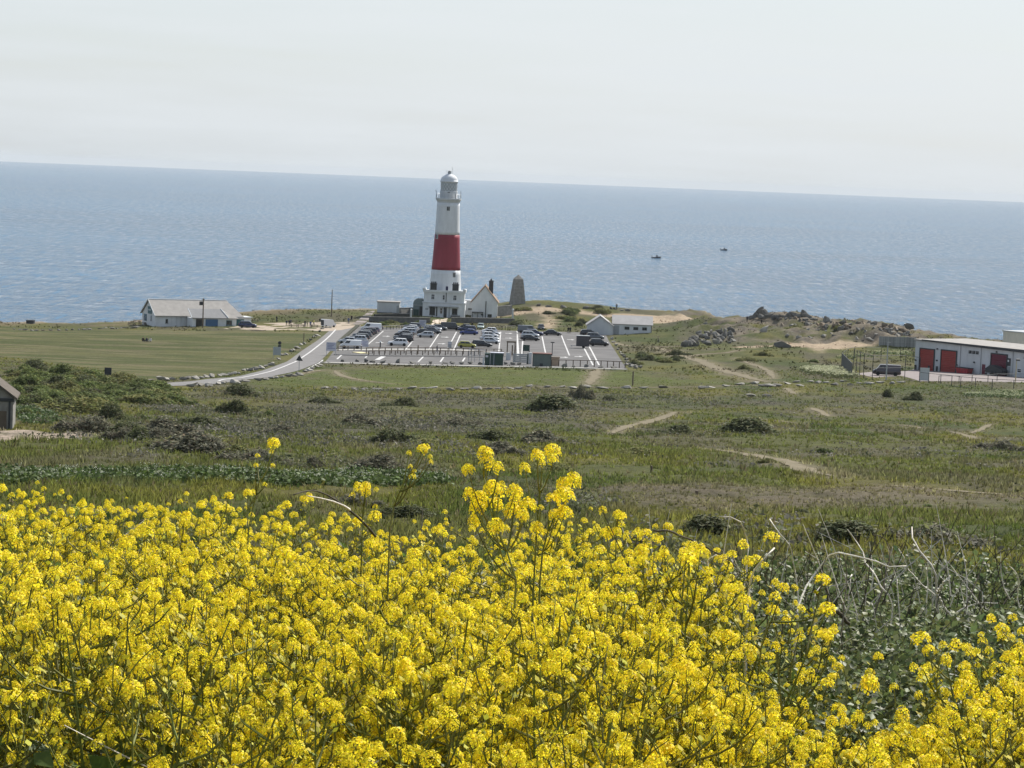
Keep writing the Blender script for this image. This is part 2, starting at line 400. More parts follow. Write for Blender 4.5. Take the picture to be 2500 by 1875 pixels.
# natural colours of the ground cover
def mixc(a, b, t): return a * (1 - t[:, None]) + np.asarray(b) * t[:, None]
col = np.tile(np.array([0.098, 0.104, 0.034]), (len(P2), 1))
col = mixc(col, [0.060, 0.078, 0.022], soft(n_b, 0.50, 0.62) * 0.8)
col = mixc(col, [0.135, 0.125, 0.034], soft(fbm(P2[:, 0] / 9 + 4, P2[:, 1] / 26 + 1, 3), 0.52, 0.68) * 0.9)
col = mixc(col, [0.108, 0.098, 0.060], soft(fbm(P2[:, 0] / 7 + 14, P2[:, 1] / 16 + 11, 4), 0.50, 0.66) * 0.8)
hz = np.zeros(len(P2))
for pol, k in HEATH: hz = np.maximum(hz, k * soft(sdist(P2, pol) + (n_b - 0.5) * 60, -2, 12))
col = mixc(col, [0.098, 0.090, 0.066], hz * soft(n_a, 0.30, 0.55) * 0.75)
lawn = soft(sd_lawn + (n_b - .5) * 8, -2, 2)
lc = mixc(np.tile(np.array([0.126, 0.128, 0.046]), (len(P2), 1)), [0.160, 0.152, 0.066], soft(fbm(P2[:, 0] / 16, P2[:, 1] / 9, 3), .42, .6))
lc = mixc(lc, [0.085, 0.100, 0.030], soft(fbm(P2[:, 0] / 26 + 3, P2[:, 1] / 9 + 9, 4), .48, .58))
lc = mixc(lc, [0.185, 0.160, 0.085], soft(fbm(P2[:, 0] / 19 + 30, P2[:, 1] / 6 + 19, 4), .55, .66) * .8)
lc = mixc(lc, [0.070, 0.088, 0.026], soft(np.sin((P2[:, 1] + .35 * P2[:, 0]) * .42 + 3 * n_b), .55, .95) * .35)
col = col * (1 - lawn[:, None]) + lc * lawn[:, None]
col = mixc(col, [0.098, 0.118, 0.030], soft(sd_verge + (n_b - .5) * 14, -3, 4) * (0.4 + 0.6 * soft(n_a, .35, .6)))
col = mixc(col, [0.150, 0.125, 0.085], soft(sd_dry + (n_b - .5) * 14, -3, 4) * soft(n_a, .28, .55) * 0.85)
coast = np.interp(P2[:, 0] / np.maximum(P2[:, 1], 60), _EU, _EY) - P2[:, 1]
col = mixc(col, [0.200, 0.160, 0.090], soft(-coast, -34, -10) * soft(n_b, .38, .58) * 0.9)
col = mixc(col, [0.22, 0.185, 0.14], rocky * soft(fbm(P2[:, 0] / 4, P2[:, 1] / 6 + 33, 4), .46, .58) * 0.9)
col = mixc(col, [0.12, 0.105, 0.085], rocky * soft(fbm(P2[:, 0] / 2.2 + 9, P2[:, 1] / 4 + 3, 3), .52, .62) * 0.8)
col = mixc(col, [0.30, 0.25, 0.19], soft(-coast, -9, 0))
for s in SAND: col = mixc(col, [0.42, 0.33, 0.23], soft(sdist(P2, s) + (n_a - .5) * 5, -1.0, 1.6))
col = mixc(col, [0.42, 0.34, 0.27], soft(sd_pink + (n_a - .5) * 2.5, -0.7, 0.7) * (0.45 + 0.55 * soft(n_c, .3, .6)))
for ln, w in PATHW:
    d = ldist(P2, ln); col = mixc(col, [0.215, 0.182, 0.118], (1 - soft(d + (n_a - .5) * w, w * 0.15, w * 1.25)) * 0.8)
col *= (0.74 * (0.80 + 0.40 * n_c) * (1 - .12 * lawn))[:, None]
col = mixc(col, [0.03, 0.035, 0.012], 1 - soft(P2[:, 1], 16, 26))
nr = len(ys); idx = np.arange(nr * NU).reshape(nr, NU)
F = np.stack([idx[:-1, :-1], idx[:-1, 1:], idx[1:, 1:], idx[1:, :-1]], -1).reshape(-1, 4)
M_ground, n, b = new_mat('ground_cover'); Lk = n.links.new
b.inputs['Roughness'].default_value = 0.95; b.inputs['Specular IOR Level'].default_value = 0.1
at_ = n.nodes.new('ShaderNodeAttribute'); at_.attribute_name = 'Col'
geo = n.nodes.new('ShaderNodeNewGeometry')
g1 = n.nodes.new('ShaderNodeTexNoise'); g1.inputs['Scale'].default_value = 1.7; g1.inputs['Detail'].default_value = 8; g1.inputs['Roughness'].default_value = 0.75
mr = n.nodes.new('ShaderNodeMapRange'); mr.inputs['From Min'].default_value = .3; mr.inputs['From Max'].default_value = .7
mr.inputs['To Min'].default_value = .55; mr.inputs['To Max'].default_value = 1.45
mu = n.nodes.new('ShaderNodeMix'); mu.data_type = 'RGBA'; mu.blend_type = 'MULTIPLY'; mu.inputs['Factor'].default_value = 1
bp = n.nodes.new('ShaderNodeBump'); bp.inputs['Strength'].default_value = 0.8; bp.inputs['Distance'].default_value = 0.25
Lk(geo.outputs['Position'], g1.inputs['Vector']); Lk(g1.outputs['Fac'], mr.inputs['Value']); Lk(at_.outputs['Color'], mu.inputs['A']); Lk(mr.outputs['Result'], mu.inputs['B'])
Lk(mu.outputs['Result'], b.inputs['Base Color']); Lk(g1.outputs['Fac'], bp.inputs['Height']); Lk(bp.outputs['Normal'], b.inputs['Normal'])
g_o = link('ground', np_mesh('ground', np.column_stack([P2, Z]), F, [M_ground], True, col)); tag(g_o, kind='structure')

# ---- sea out to the horizon
M_sea, n, b = new_mat('sea_water'); Lk = n.links.new
b.inputs['Base Color'].default_value = (0.030, 0.105, 0.200, 1); b.inputs['IOR'].default_value = 1.33; b.inputs['Specular IOR Level'].default_value = 0.12
geo = n.nodes.new('ShaderNodeNewGeometry')
def seanoise(scale, stretch, detail, rough=0.6, rot=0.0):
    mp = n.nodes.new('ShaderNodeMapping'); mp.inputs['Scale'].default_value = (1 / stretch, 1, 1); mp.inputs['Rotation'].default_value = (0, 0, rot)
    t = n.nodes.new('ShaderNodeTexNoise'); t.inputs['Scale'].default_value = scale; t.inputs['Detail'].default_value = detail; t.inputs['Roughness'].default_value = rough
    Lk(geo.outputs['Position'], mp.inputs['Vector']); Lk(mp.outputs['Vector'], t.inputs['Vector']); return t.outputs['Fac']
w1 = seanoise(0.045, 2.0, 3, 0.6, 0.15); w2 = seanoise(0.20, 1.2, 4, 0.65, -0.2)
w3 = seanoise(0.034, 0.12, 6, 0.72, 0.05); w4 = seanoise(0.0026, 1.6, 4, 0.6, 0.25)
def mth(op, a, bb):
    q = n.nodes.new('ShaderNodeMath'); q.operation = op
    for i, x in enumerate((a, bb)):
        if isinstance(x, (int, float)): q.inputs[i].default_value = x
        else: Lk(x, q.inputs[i])
    return q.outputs[0]
ruf = n.nodes.new('ShaderNodeMapRange'); ruf.inputs['From Min'].default_value = .42; ruf.inputs['From Max'].default_value = .60; ruf.inputs['To Min'].default_value = .7; ruf.inputs['To Max'].default_value = 2.3
Lk(w3, ruf.inputs['Value'])
hgt = mth('ADD', mth('MULTIPLY', w1, 4.6), mth('MULTIPLY', w2, ruf.outputs['Result']))
bp = n.nodes.new('ShaderNodeBump'); bp.inputs['Strength'].default_value = 1.0; bp.inputs['Distance'].default_value = 1.0
Lk(hgt, bp.inputs['Height']); Lk(bp.outputs['Normal'], b.inputs['Normal'])
# wind ruffles: streaks and patches where the surface is rougher; light and dark of wave faces put into the colour
mr = n.nodes.new('ShaderNodeMapRange'); mr.inputs['From Min'].default_value = .38; mr.inputs['From Max'].default_value = .62
mx = n.nodes.new('ShaderNodeMix'); mx.data_type = 'RGBA'; mx.inputs['A'].default_value = (0.000, 0.041, 0.104, 1); mx.inputs['B'].default_value = (0.018, 0.134, 0.262, 1)
Lk(mth('ADD', mth('MULTIPLY', w3, .66), mth('MULTIPLY', w4, .34)), mr.inputs['Value']); Lk(mr.outputs['Result'], mx.inputs['Factor']); Lk(mx.outputs['Result'], b.inputs['Base Color'])
mr2 = n.nodes.new('ShaderNodeMapRange'); mr2.inputs['From Min'].default_value = .38; mr2.inputs['From Max'].default_value = .62; mr2.inputs['To Min'].default_value = .07; mr2.inputs['To Max'].default_value = .22
Lk(w3, mr2.inputs['Value']); Lk(mr2.outputs['Result'], b.inputs['Roughness'])
SEA_R = 24000.0
rings = [0, 300, 700, 1200, 2000, 4000, 8000, 15000, SEA_R]; NS = 180
sv = [(0, 0, 0)]; sf = []
for r in rings[1:]:
    for k in range(NS): sv.append((r * math.sin(2*math.pi*k/NS), r * math.cos(2*math.pi*k/NS), 0))
for k in range(NS): sf.append((0, 1 + (k+1) % NS, 1 + k))
for i in range(len(rings) - 2):
    a = 1 + i * NS; c = a + NS
    for k in range(NS): sf.append((a + k, a + (k+1) % NS, c + (k+1) % NS, c + k))
q = MB(); q.v = sv; q.f = sf; q.mi = [0] * len(sf)
tag(q.build('sea', M_sea), kind='structure')

# ---- sea air between here and the horizon
M_haze = bpy.data.materials.new('sea_haze'); M_haze.use_nodes = True; n = M_haze.node_tree; n.nodes.clear()
o_ = n.nodes.new('ShaderNodeOutputMaterial'); pv = n.nodes.new('ShaderNodeVolumePrincipled')
pv.inputs['Color'].default_value = (0.84, 0.91, 0.97, 1); pv.inputs['Density'].default_value = HAZE = 3.5e-5; pv.inputs['Anisotropy'].default_value = 0.0
n.links.new(pv.outputs['Volume'], o_.inputs['Volume'])
M_haze.cycles.homogeneous_volume = True
tag(MB().box(-24600, 24600, -24600, 24600, -5.5, 62).build('haze', M_haze), 'pale sea haze hanging over the land and water', 'haze', kind='stuff')

# ---- asphalt: road, car park, yard, tracks
M_road = pbr('worn_asphalt', (0.175, 0.169, 0.164), 0.9, 0.2, 0.16, 0.6, 0.15, 30)
M_park = pbr('car_park_asphalt', (0.125, 0.121, 0.118), 0.9, 0.2, 0.30, 0.16, 0.15, 30)
M_line = pbr('road_paint', (0.52, 0.515, 0.50), 0.8, 0.2, 0.3, 2.5)
M_grav = pbr('beige_gravel', (0.36, 0.30, 0.235), 0.95, 0.1, 0.18, 0.8, 0.3, 12)
M_conc = pbr('pink_concrete', (0.235, 0.205, 0.195), 0.9, 0.2, 0.12, 0.7, 0.1, 10)
M_dirt = pbr('trodden_dirt', (0.175, 0.15, 0.10), 0.95, 0.1, 0.22, 1.0, 0.4, 9)
M_kerb = pbr('pale_kerb_stone', (0.46, 0.44, 0.40), 0.9, 0.2, 0.15, 2.0)
def sheet(name, poly, mat, lift, step=2.2, kind='structure'):
    """a surface laid over the land inside a polygon: triangulated, then cut on a grid so that it follows the slope"""
    import bmesh
    bm = bmesh.new(); bm.faces.new([bm.verts.new((x, y, 0)) for x, y in poly])
    x0, y0 = poly.min(0); x1, y1 = poly.max(0)
    for x in np.arange(x0 + step, x1, step):
        bmesh.ops.bisect_plane(bm, geom=bm.verts[:] + bm.edges[:] + bm.faces[:], plane_co=(x, 0, 0), plane_no=(1, 0, 0))
    for y in np.arange(y0 + step, y1, step):
        bmesh.ops.bisect_plane(bm, geom=bm.verts[:] + bm.edges[:] + bm.faces[:], plane_co=(0, y, 0), plane_no=(0, 1, 0))
    vs = bm.verts[:]; zz = ground(np.array([v.co.x for v in vs]), np.array([v.co.y for v in vs]))
    for v, z in zip(vs, zz): v.co.z = z + lift
    bmesh.ops.recalc_face_normals(bm, faces=bm.faces[:])
    me = bpy.data.meshes.new(name); bm.to_mesh(me); bm.free()
    if me.polygons and me.polygons[0].normal.z < 0: me.flip_normals()
    me.materials.append(mat); o = link(name, me)
    if kind: tag(o, kind=kind)
    return o
def strip(name, left, right, mat, lift, parent=None):
    n_ = len(left); mb = MB()
    vs = []
    for a, c in zip(left, right):
        for t in (0, .5, 1): p = a * (1 - t) + c * t; vs.append((p[0], p[1], gz(*p) + lift))
    fs = []
    for i in range(n_ - 1):
        for k in range(2): fs.append((3*i+k, 3*i+k+1, 3*i+4+k, 3*i+3+k))
    mb.add(vs, fs); o = mb.build(name, mat, parent, True); return o
car_park = sheet('car_park', CARPARK, M_park, 0.04, 3.0)
rl = resample(road_L, 2.0); k = np.linspace(0, 1, 120)
def along(line, k):
    d = np.concatenate([[0], np.cumsum(np.hypot(*np.diff(line, axis=0).T))]); d /= d[-1]
    return np.stack([np.interp(k, d, line[:, 0]), np.interp(k, d, line[:, 1])], 1)
kk = np.linspace(0, 1, 140)
RL = along(resample(road_L, 1.0), kk); RR = along(resample(road_R, 1.0), kk)
road = strip('road', RL, RR, M_road, 0.05); tag(road, kind='structure')
tag(sheet('forecourt', YARD, M_grav, 0.055, 3.0), kind='structure')
tag(sheet('track', TRACK, M_conc, 0.062, 3.0), kind='structure')
tag(sheet('yard', CONC, M_conc, 0.03, 3.0), kind='structure')
for ln, w in PATHW:
    t = np.gradient(ln, axis=0); t /= np.hypot(*t.T)[:, None] + 1e-9; nn = np.stack([-t[:, 1], t[:, 0]], 1)
    ww = w / 2 * (0.25 + 1.1 * fbm(ln[:, 0] / 1.6, ln[:, 1] / 2.5 + 3, 2)); tp_ = np.linspace(0, 1, len(ln)); tp_ = np.clip(np.minimum(tp_, 1 - tp_) * 4 + .12, 0, 1); ww *= tp_
    w2_ = w / 2 * (0.25 + 1.1 * fbm(ln[:, 0] / 1.6 + 90, ln[:, 1] / 2.5 + 3, 2)); w2_ *= tp_
    tag(strip('path', ln + nn * ww[:, None], ln - nn * w2_[:, None], M_dirt, 0.05), kind='structure')
# painted markings
def line_px(parent, pts, w, lift=0.062):
    ln = resample(poly_w(pts), 2.0); t = np.gradient(ln, axis=0); t /= np.hypot(*t.T)[:, None] + 1e-9
    nn = np.stack([-t[:, 1], t[:, 0]], 1) * w / 2
    return strip('painted_line', ln + nn, ln - nn, M_line, lift, parent)
for a, c, w in [((690, 745), (525, 890), .27), ((1010, 850), (925, 955), .27), ((1300, 760), (1185, 935), .27), ((1480, 755), (1385, 935), .27), ((1522, 785), (1445, 960), .27),
             ((1957, 755), (1935, 985), .27), ((2136, 755), (2142, 1015), .32)]:
    line_px(car_park, [z1(*a), z1(*c)], w)
for a, c, w in [((365, 480), (380, 740), .32), ((425, 590), (418, 740), .32), ((635, 540), (675, 735), .28), ((845, 530), (930, 745), .28), ((1090, 670), (1185, 850), .32), ((1145, 650), (1250, 850), .32)]:
    line_px(car_park, [z3(*a), z3(*c)], w)
for a, c, w in [((238, 1005), (190, 1050), .32), ((690, 1022), (622, 1058), 1.0), ((1120, 1025), (1065, 1080), .32), ((1340, 1030), (1305, 1080), .32), ((1570, 1035), (1545, 1075), .32), ((1802, 1045), (1782, 1090), .32), ((510, 1020), (495, 1035), .32)]:
    line_px(car_park, [z1(*a), z1(*c)], w)
# direction arrows painted in the aisles
def arrow(p, s=1):
    mb = MB(); pts = [(-1.1, -.25), (.2, -.25), (.2, -.75), (1.2, 0), (.2, .75), (.2, .25), (-1.1, .25)]
    mb.add([(p.x + s * x * .8, p.y + y * 3.2, gz(p.x + s * x * .8, p.y + y * 3.2) + .066) for x, y in pts], [(0, 1, 5, 6), (2, 3, 4), (1, 2, 4, 5)])
    mb.build('painted_arrow', M_line, car_park)
for q in [(650, 872), (720, 803), (1357, 813), (1320, 884), (2045, 772), (2045, 823)]: arrow(G(*z1(*q)))
for q in [(945, 575), (870, 765), (1030, 757)]: arrow(G(*z3(*q)))
line_px(road, [z4(*p) for p in [(1915, 462), (1850, 530), (1780, 590), (1690, 660), (1590, 728), (1480, 782), (1370, 825), (1250, 858), (1080, 893), (860, 925)]], .34, .07)
line_px(road, [z4(*p) for p in [(1650, 820), (1770, 760), (1800, 735)]], .3, .07)
# kerb along the front of the car park and round the verge beside the rails
def kerb(name, pts, w, h, mat, label_parent=None, lift=0.0):
    ln = resample(poly_w(pts), 3.0); t = np.gradient(ln, axis=0); t /= np.hypot(*t.T)[:, None] + 1e-9; nn = np.stack([-t[:, 1], t[:, 0]], 1) * w / 2
    mb = MB(); vs = []
    for p, q in zip(ln, nn):
        z = gz(*p) + lift
        vs += [(*(p + q), z - .2), (*(p + q), z + h), (*(p - q), z + h), (*(p - q), z - .2)]
    fs = [(4*i+k, 4*i+(k+1) % 4, 4*i+4+(k+1) % 4, 4*i+4+k) for i in range(len(ln) - 1) for k in range(4)] + [(0, 1, 2, 3), tuple(4*len(ln) - x for x in (1, 2, 3, 4))]
    mb.add(vs, fs); o = mb.build(name, mat, label_parent); return o
tag(kerb('kerb', [(790, 886), (900, 889), (1184, 895), (1400, 899), (1528, 903)], 1.3, .14, M_kerb), kind='structure')
tag(kerb('kerb', [z1(170, 1000), z1(500, 1012), z1(1200, 1018), z1(1800, 1030)], 2.2, .16, pbr('dark_kerb', (.11, .11, .11), .9, .2, .2, 1)), kind='structure')
tag(kerb('kerb', [z1(200, 955), z1(470, 950), z1(900, 948), z1(1480, 955), z1(1960, 985)], 2.0, .14, M_kerb), kind='structure')
tag(kerb('kerb', [z1(415, 690), z1(300, 790), z1(195, 890), z1(165, 950)], .9, .35, pbr('dark_kerb_bank', (.06, .062, .045), .95, .1, .3, 1)), kind='structure')
tag(kerb('kerb', [z1(395, 985), z1(500, 985)], 3.5, .17, pbr('yellow_kerb', (.62, .55, .33), .9, .2, .1, 1)), kind='structure')
# ================================================================== BUILDINGS
M_white = pbr('white_render', (0.64, 0.66, 0.67), 0.75, 0.3, 0.13, 0.7, 0.05, 6, streak=3)
M_white2 = pbr('aged_white_render', (0.53, 0.55, 0.56), 0.8, 0.3, 0.10, 0.7, 0.08, 6, streak=4)
M_red = pbr('red_tower_paint', (0.26, 0.026, 0.042), 0.6, 0.35, 0.2, 0.6, streak=4)
M_grey = pbr('grey_paint', (0.34, 0.36, 0.37), 0.6, 0.4, 0.08, 1.0)
M_dark = pbr('dark_paint', (0.03, 0.035, 0.04), 0.6, 0.4, 0.15, 2.0)
M_black = pbr('black_metal', (0.012, 0.013, 0.015), 0.5, 0.4, 0.1, 2.0)
M_glass = glassmat('window_glass')
M_roof = pbr('grey_roof_sheets', (0.30, 0.285, 0.265), 0.85, 0.25, 0.16, 0.8, 0.2, 5)
M_roof_l = pbr('light_roof_sheets', (0.36, 0.35, 0.34), 0.8, 0.3, 0.12, 0.6, 0.15, 5)
M_tile = pbr('brown_tiles', (0.26, 0.18, 0.12), 0.85, 0.25, 0.2, 1.5, 0.3, 6)
M_stone = pbr('grey_limestone', (0.25, 0.24, 0.22), 0.92, 0.2, 0.3, 1.6, 0.5, 6)
M_stone_d = pbr('dark_stone_wall', (0.125, 0.125, 0.120), 0.95, 0.15, 0.3, 1.2, 0.5, 5)
M_wood = pbr('weathered_timber', (0.145, 0.115, 0.085), 0.85, 0.2, 0.25, 2.0, 0.2, 12, rand=.15)
M_steel = pbr('galvanised_steel', (0.36, 0.38, 0.40), 0.45, 0.5, 0.1, 2.0, metal=0.5)
M_blue = pbr('blue_boards', (0.055, 0.13, 0.25), 0.6, 0.4, 0.12, 1.5)
M_teal = pbr('teal_sign', (0.02, 0.10, 0.11), 0.5, 0.4, 0.1, 2)
M_orange = pbr('orange_shutter', (0.30, 0.040, 0.032), 0.55, 0.4, 0.1, 1.0)
M_maroon = pbr('maroon_shutter', (0.13, 0.018, 0.036), 0.55, 0.4, 0.12, 1.0)
M_cream = pbr('cream_cladding', (0.52, 0.49, 0.42), 0.7, 0.3, 0.06, 1.0)
M_chim = pbr('slate_grey_chimney', (0.055, 0.058, 0.062), 0.85, 0.25, 0.2, 2, 0.3, 8)
M_green = pbr('dark_green_paint', (0.012, 0.045, 0.035), 0.5, 0.4, 0.12, 1.5)
M_sign = pbr('pale_sign_board', (0.50, 0.51, 0.58), 0.5, 0.4, 0.05, 2)

def window(parent, x0, x1, z0, z1, y, panes=1, rows=2, frame=M_white, glass=M_glass, t=.09, face=-1, recess=True, sill=True):
    """a window on a wall whose outer face is at y (facing -y): frame pieces proud, pane set back"""
    w = MB(); d0, d1 = y - .05, y + .03
    w.box(x0, x0 + t, d0, d1, z0, z1).box(x1 - t, x1, d0, d1, z0, z1).box(x0 + t, x1 - t, d0, d1, z1 - t, z1).box(x0 + t, x1 - t, d0, d1, z0, z0 + t)
    o = w.build('window', frame, parent)
    W = (x1 - x0 - 2*t) / panes
    for i in range(panes):
        a = x0 + t + i * W; g = MB().box(a + (t*.5 if i else 0), a + W - (t*.5 if i < panes-1 else 0), y - .02, y + .02, z0 + t, z1 - t)
        g.build('pane', glass, o)
        if i: MB().box(a - t*.5, a + t*.5, y - .045, y + .02, z0 + t, z1 - t).build('mullion', frame, o)
    if rows > 1:
        zm = z0 + (z1 - z0) * .55; MB().box(x0 + t, x1 - t, y - .04, y + .01, zm - t*.35, zm + t*.35).build('glazing_bar', frame, o)
    if sill: MB().box(x0 - .1, x1 + .1, y - .14, y + .02, z0 - .1, z0 - .002).build('sill', frame, o)
    return o

# ------------------------------------------------------------------ lighthouse
def rad(z): return 4.43 + (3.15 - 4.43) * ((z - 7.9) / (33.2 - 7.9)) - 0.18 * math.sin(math.pi * (z - 7.9) / 25.3)
LHp = G(1082.5, 775); LHp.y += 0
lh = thing('lighthouse', 'tall white lighthouse with one broad red band and a white two-storey base', 'lighthouse', LHp, scale=(1, 1, .97))
ty = 7.2                                        # tower axis behind the front wall
def ring(z0, z1, n=14, off=0.0): return [(rad(z0 + (z1 - z0) * i / n) + off, z0 + (z1 - z0) * i / n) for i in range(n + 1)]
MB().lathe(ring(0, 13.35, 10), 48, (0, ty)).build('tower_base', M_white, lh, True)
MB().lathe(ring(13.35, 23.5, 10, .015), 48, (0, ty)).build('red_band', M_red, lh, True)
MB().lathe(ring(23.5, 32.6, 10), 48, (0, ty)).build('tower_top', M_white, lh, True)
MB().lathe([(3.12, 32.6), (3.2, 33.0), (3.45, 33.35), (3.6, 33.5), (3.6, 33.95), (2.3, 34.0)], 48, (0, ty)).build('gallery', M_white2, lh)
rl_ = MB()
for k in range(20):
    g = 2*math.pi*k/20; rl_.tube([(3.5*math.cos(g), ty+3.5*math.sin(g), 33.9), (3.5*math.cos(g), ty+3.5*math.sin(g), 35.15)], .035, 4)
for zz in (34.4, 34.8, 35.15): rl_.tube([(3.5*math.cos(2*math.pi*k/32), ty+3.5*math.sin(2*math.pi*k/32), zz) for k in range(33)], .03, 4, cap=False)
rl_.build('gallery_railing', M_steel, lh)
MB().lathe([(2.5, 33.96), (2.5, 35.9), (2.42, 35.95), (2.42, 36.0)], 32, (0, ty)).build('lantern_wall', M_white2, lh)
lan = MB().lathe([(2.28, 36.0), (2.28, 38.5)], 32, (0, ty)).build('lantern_glass', pbr('lantern_glass', (.30, .33, .34), .15, .6, .1, 1), lh)
lb = MB()
for k in range(16):
    g0, g1 = 2*math.pi*k/16, 2*math.pi*(k+1)/16
    P = lambda g, z: (2.33*math.cos(g), ty+2.33*math.sin(g), z)
    for (a, za), (c, zc_) in ((((g0), 36.0), (g1, 37.25)), ((g1, 36.0), (g0, 37.25)), ((g0, 37.25), (g1, 38.5)), ((g1, 37.25), (g0, 38.5))):
        lb.tube([P(a, za), P(c, zc_)], .05, 4)
lb.build('lattice_bars', M_white, lan)
MB().lathe([(2.45, 38.45), (2.5, 38.7), (2.46, 38.9)] + [(2.42*math.cos(a), 38.9 + 2.0*math.sin(a)) for a in np.linspace(0, 1.35, 8)] + [(.35, 40.95), (.3, 41.0)], 40, (0, ty)).build('dome', M_white, lh, True)
MB().lathe([(.42, 40.9), (.5, 41.05), (.5, 41.5), (.3, 41.6), (.62, 41.75), (.1, 41.9)], 16, (0, ty)).build('roof_vent', M_grey, lh)
MB().tube([(.75, ty, 40.7), (.78, ty, 43.0)], .045, 5).build('aerial', M_steel, lh)
MB().tube([(-.7, ty, 40.7), (-.9, ty, 41.9)], .03, 4).tube([(-.9, ty, 41.9), (-1.1, ty + .3, 42.1)], .03, 4).build('aerial', M_steel, lh)
MB().box(-.25, .35, ty - 2.58, ty - 2.44, 35.5, 35.72).build('lamp_bracket', M_dark, lh)
gp = MB().tube([(-3.45, ty - .6, 33.9), (-3.45, ty - .6, 35.9)], .05, 4).tube([(-3.45, ty - .6, 35.8), (-3.7, ty - .6, 36.1)], .09, 5)
gp.build('gallery_instrument', M_dark, lh)
MB().tube([(2.0, ty - 2.9, 33.9), (2.0, ty - 2.9, 35.3)], .14, 6).build('gallery_instrument', M_steel, lh); MB().tube([(3.3, ty - .8, 33.9), (3.35, ty - .8, 36.1)], .1, 6).build('gallery_instrument', M_steel, lh)
def tower_window(g, z, w, h):
    r = rad(z) ; c, s_ = math.sin(g), -math.cos(g); o = thing('x', None, None) if False else None
    e = MB().box(-w/2, w/2, -.09, .25, -h/2, h/2).build('window', M_white2, lh, loc=(r*c, ty + r*s_, z), rot=(0, 0, g))
    MB().box(-w/2+.12, -.05, -.12, -.07, -h/2+.12, h/2-.12).build('pane', M_glass, e)
    MB().box(.05, w/2-.12, -.12, -.07, -h/2+.12, h/2-.12).build('pane', M_glass, e)
tower_window(R(2), 31.0, .95, 1.35); tower_window(R(36), 12.1, .95, 1.5); tower_window(R(-52), 22.9, .95, 1.4)
# base building
bw = 5.85
MB().box(-bw, bw, 0, 12.5, -.6, 4.2).build('lower_wall', M_white, lh)
MB().box(-bw + .25, bw - .25, .28, 12.2, 4.2, 7.1).build('upper_wall', M_white, lh)
MB().box(-bw - .18, bw + .18, -.18, 12.6, 3.95, 4.3).build('string_course', M_white2, lh)
MB().box(-bw - .1, bw + .1, -.05, .55, 7.1, 7.75).box(-bw - .1, -bw + .5, .55, 12.5, 7.1, 7.75).box(bw - .5, bw + .1, .55, 12.5, 7.1, 7.75).build('parapet', M_white, lh)
MB().box(-bw + .5, bw - .5, .55, 12.4, 7.1, 7.3).build('flat_roof', M_white, lh)
for sx in (-1, 1):
    MB().lathe([(.42, 7.75), (.5, 7.9), (.36, 8.25), (.1, 8.4)], 12, (sx * (bw - .25), .3)).build('parapet_cap', M_white, lh, True)
    c = MB().box(sx*3.05 - .87, sx*3.05 + .87, .1, 1.0, 7.2, 9.35).box(sx*3.05 - .98, sx*3.05 + .98, 0, 1.1, 9.35, 9.6).build('chimney', M_chim, lh)
    for dx in (-.5, .05, .55): MB().lathe([(.2, 9.6), (.24, 9.7), (.15, 10.1), (.18, 10.15)], 8, (sx*3.05 + dx, .55)).build('chimney_pot', M_chim, c)
MB().box(.35, 1.0, .05, .4, 7.3, 8.9).build('flag_box', pbr('navy_cover', (.02, .02, .07), .7, .3, .1, 1), lh)
MB().tube([(.66, .2, 8.9), (.66, .2, 9.9)], .04, 5).build('flag_staff', M_steel, lh)
MB().tube([(.55, .2, 4.4), (.55, .2, 7.1)], .11, 6).build('downpipe', M_dark, lh)
window(lh, -3.6, -2.65, 5.0, 6.5, .28, 2); window(lh, -.45, .2, 5.0, 6.4, .28, 1); window(lh, 2.5, 3.45, 4.95, 6.45, .28, 2)
window(lh, -3.9, -2.4, .6, 3.1, 0, 2, 1, M_dark); window(lh, 2.3, 3.8, 1.0, 2.7, 0, 2, 1, M_dark)
window(lh, -1.05, -.3, 1.0, 2.7, 0, 1, 2); window(lh, -2.1, -1.75, .2, 3.0, 0, 1, 1, M_dark, sill=False)
d = MB().box(.0, .85, -.06, .02, .0, 2.9).build('door', M_dark, lh); MB().box(.68, .74, -.1, -.06, 1.2, 1.35).build('handle', M_steel, d)
MB().box(1.35, 1.75, -.04, .02, .3, 2.6).build('notice_board', M_grey, lh)
MB().box(-4.2, 4.1, -.95, -.18, 3.05, 3.2).build('canopy', M_grey, lh)
for x in (-4.0, -2.2, -.35, 1.6, 3.7): MB().prism_x([(-.9, 3.05), (-.05, 2.5), (-.05, 2.62), (-.75, 3.05)], x - .06, x + .06).build('bracket', M_grey, lh)
MB().box(-5.1, -4.3, -.05, .02, 2.0, 2.5).build('plaque', M_grey, lh)
MB().box(2.0, 4.6, -1.3, -.5, 0.0, .75).build('planter', M_stone_d, lh)

# ------------------------------------------------------------------ keepers' cottage beside it
cp = G(1182, 775); ct = thing('cottage', 'white gable-ended cottage with brown tiled roof right of the lighthouse', 'cottage', cp)
hw = 3.6
MB().prism_y([(-hw, -.6), (hw, -.6), (hw, 4.3), (0, 8.7), (-hw, 4.3)], 0, 11).build('wall', M_white, ct)
for s_ in (-1, 1):
    a = Vector((s_*(hw+.35), 0, 4.3 - .43 + .05)); t_ = Vector((0, 0, 8.72))
    rf = MB(); nrm = Vector((s_*.77, 0, .63)) * .22
    for i, y in enumerate((-.25, 11.25)): pass
    vs = [(a.x, -.25, a.z), (0, -.25, t_.z), (0, 11.25, t_.z), (a.x, 11.25, a.z)]; vt = [(x + 0, y, z + .28) for x, y, z in vs]
    fs = [(0, 1, 2, 3), (7, 6, 5, 4), (0, 4, 5, 1), (1, 5, 6, 2), (2, 6, 7, 3), (3, 7, 4, 0)]
    rf.add(vs + vt, fs).build('roof_slope', M_tile, ct)
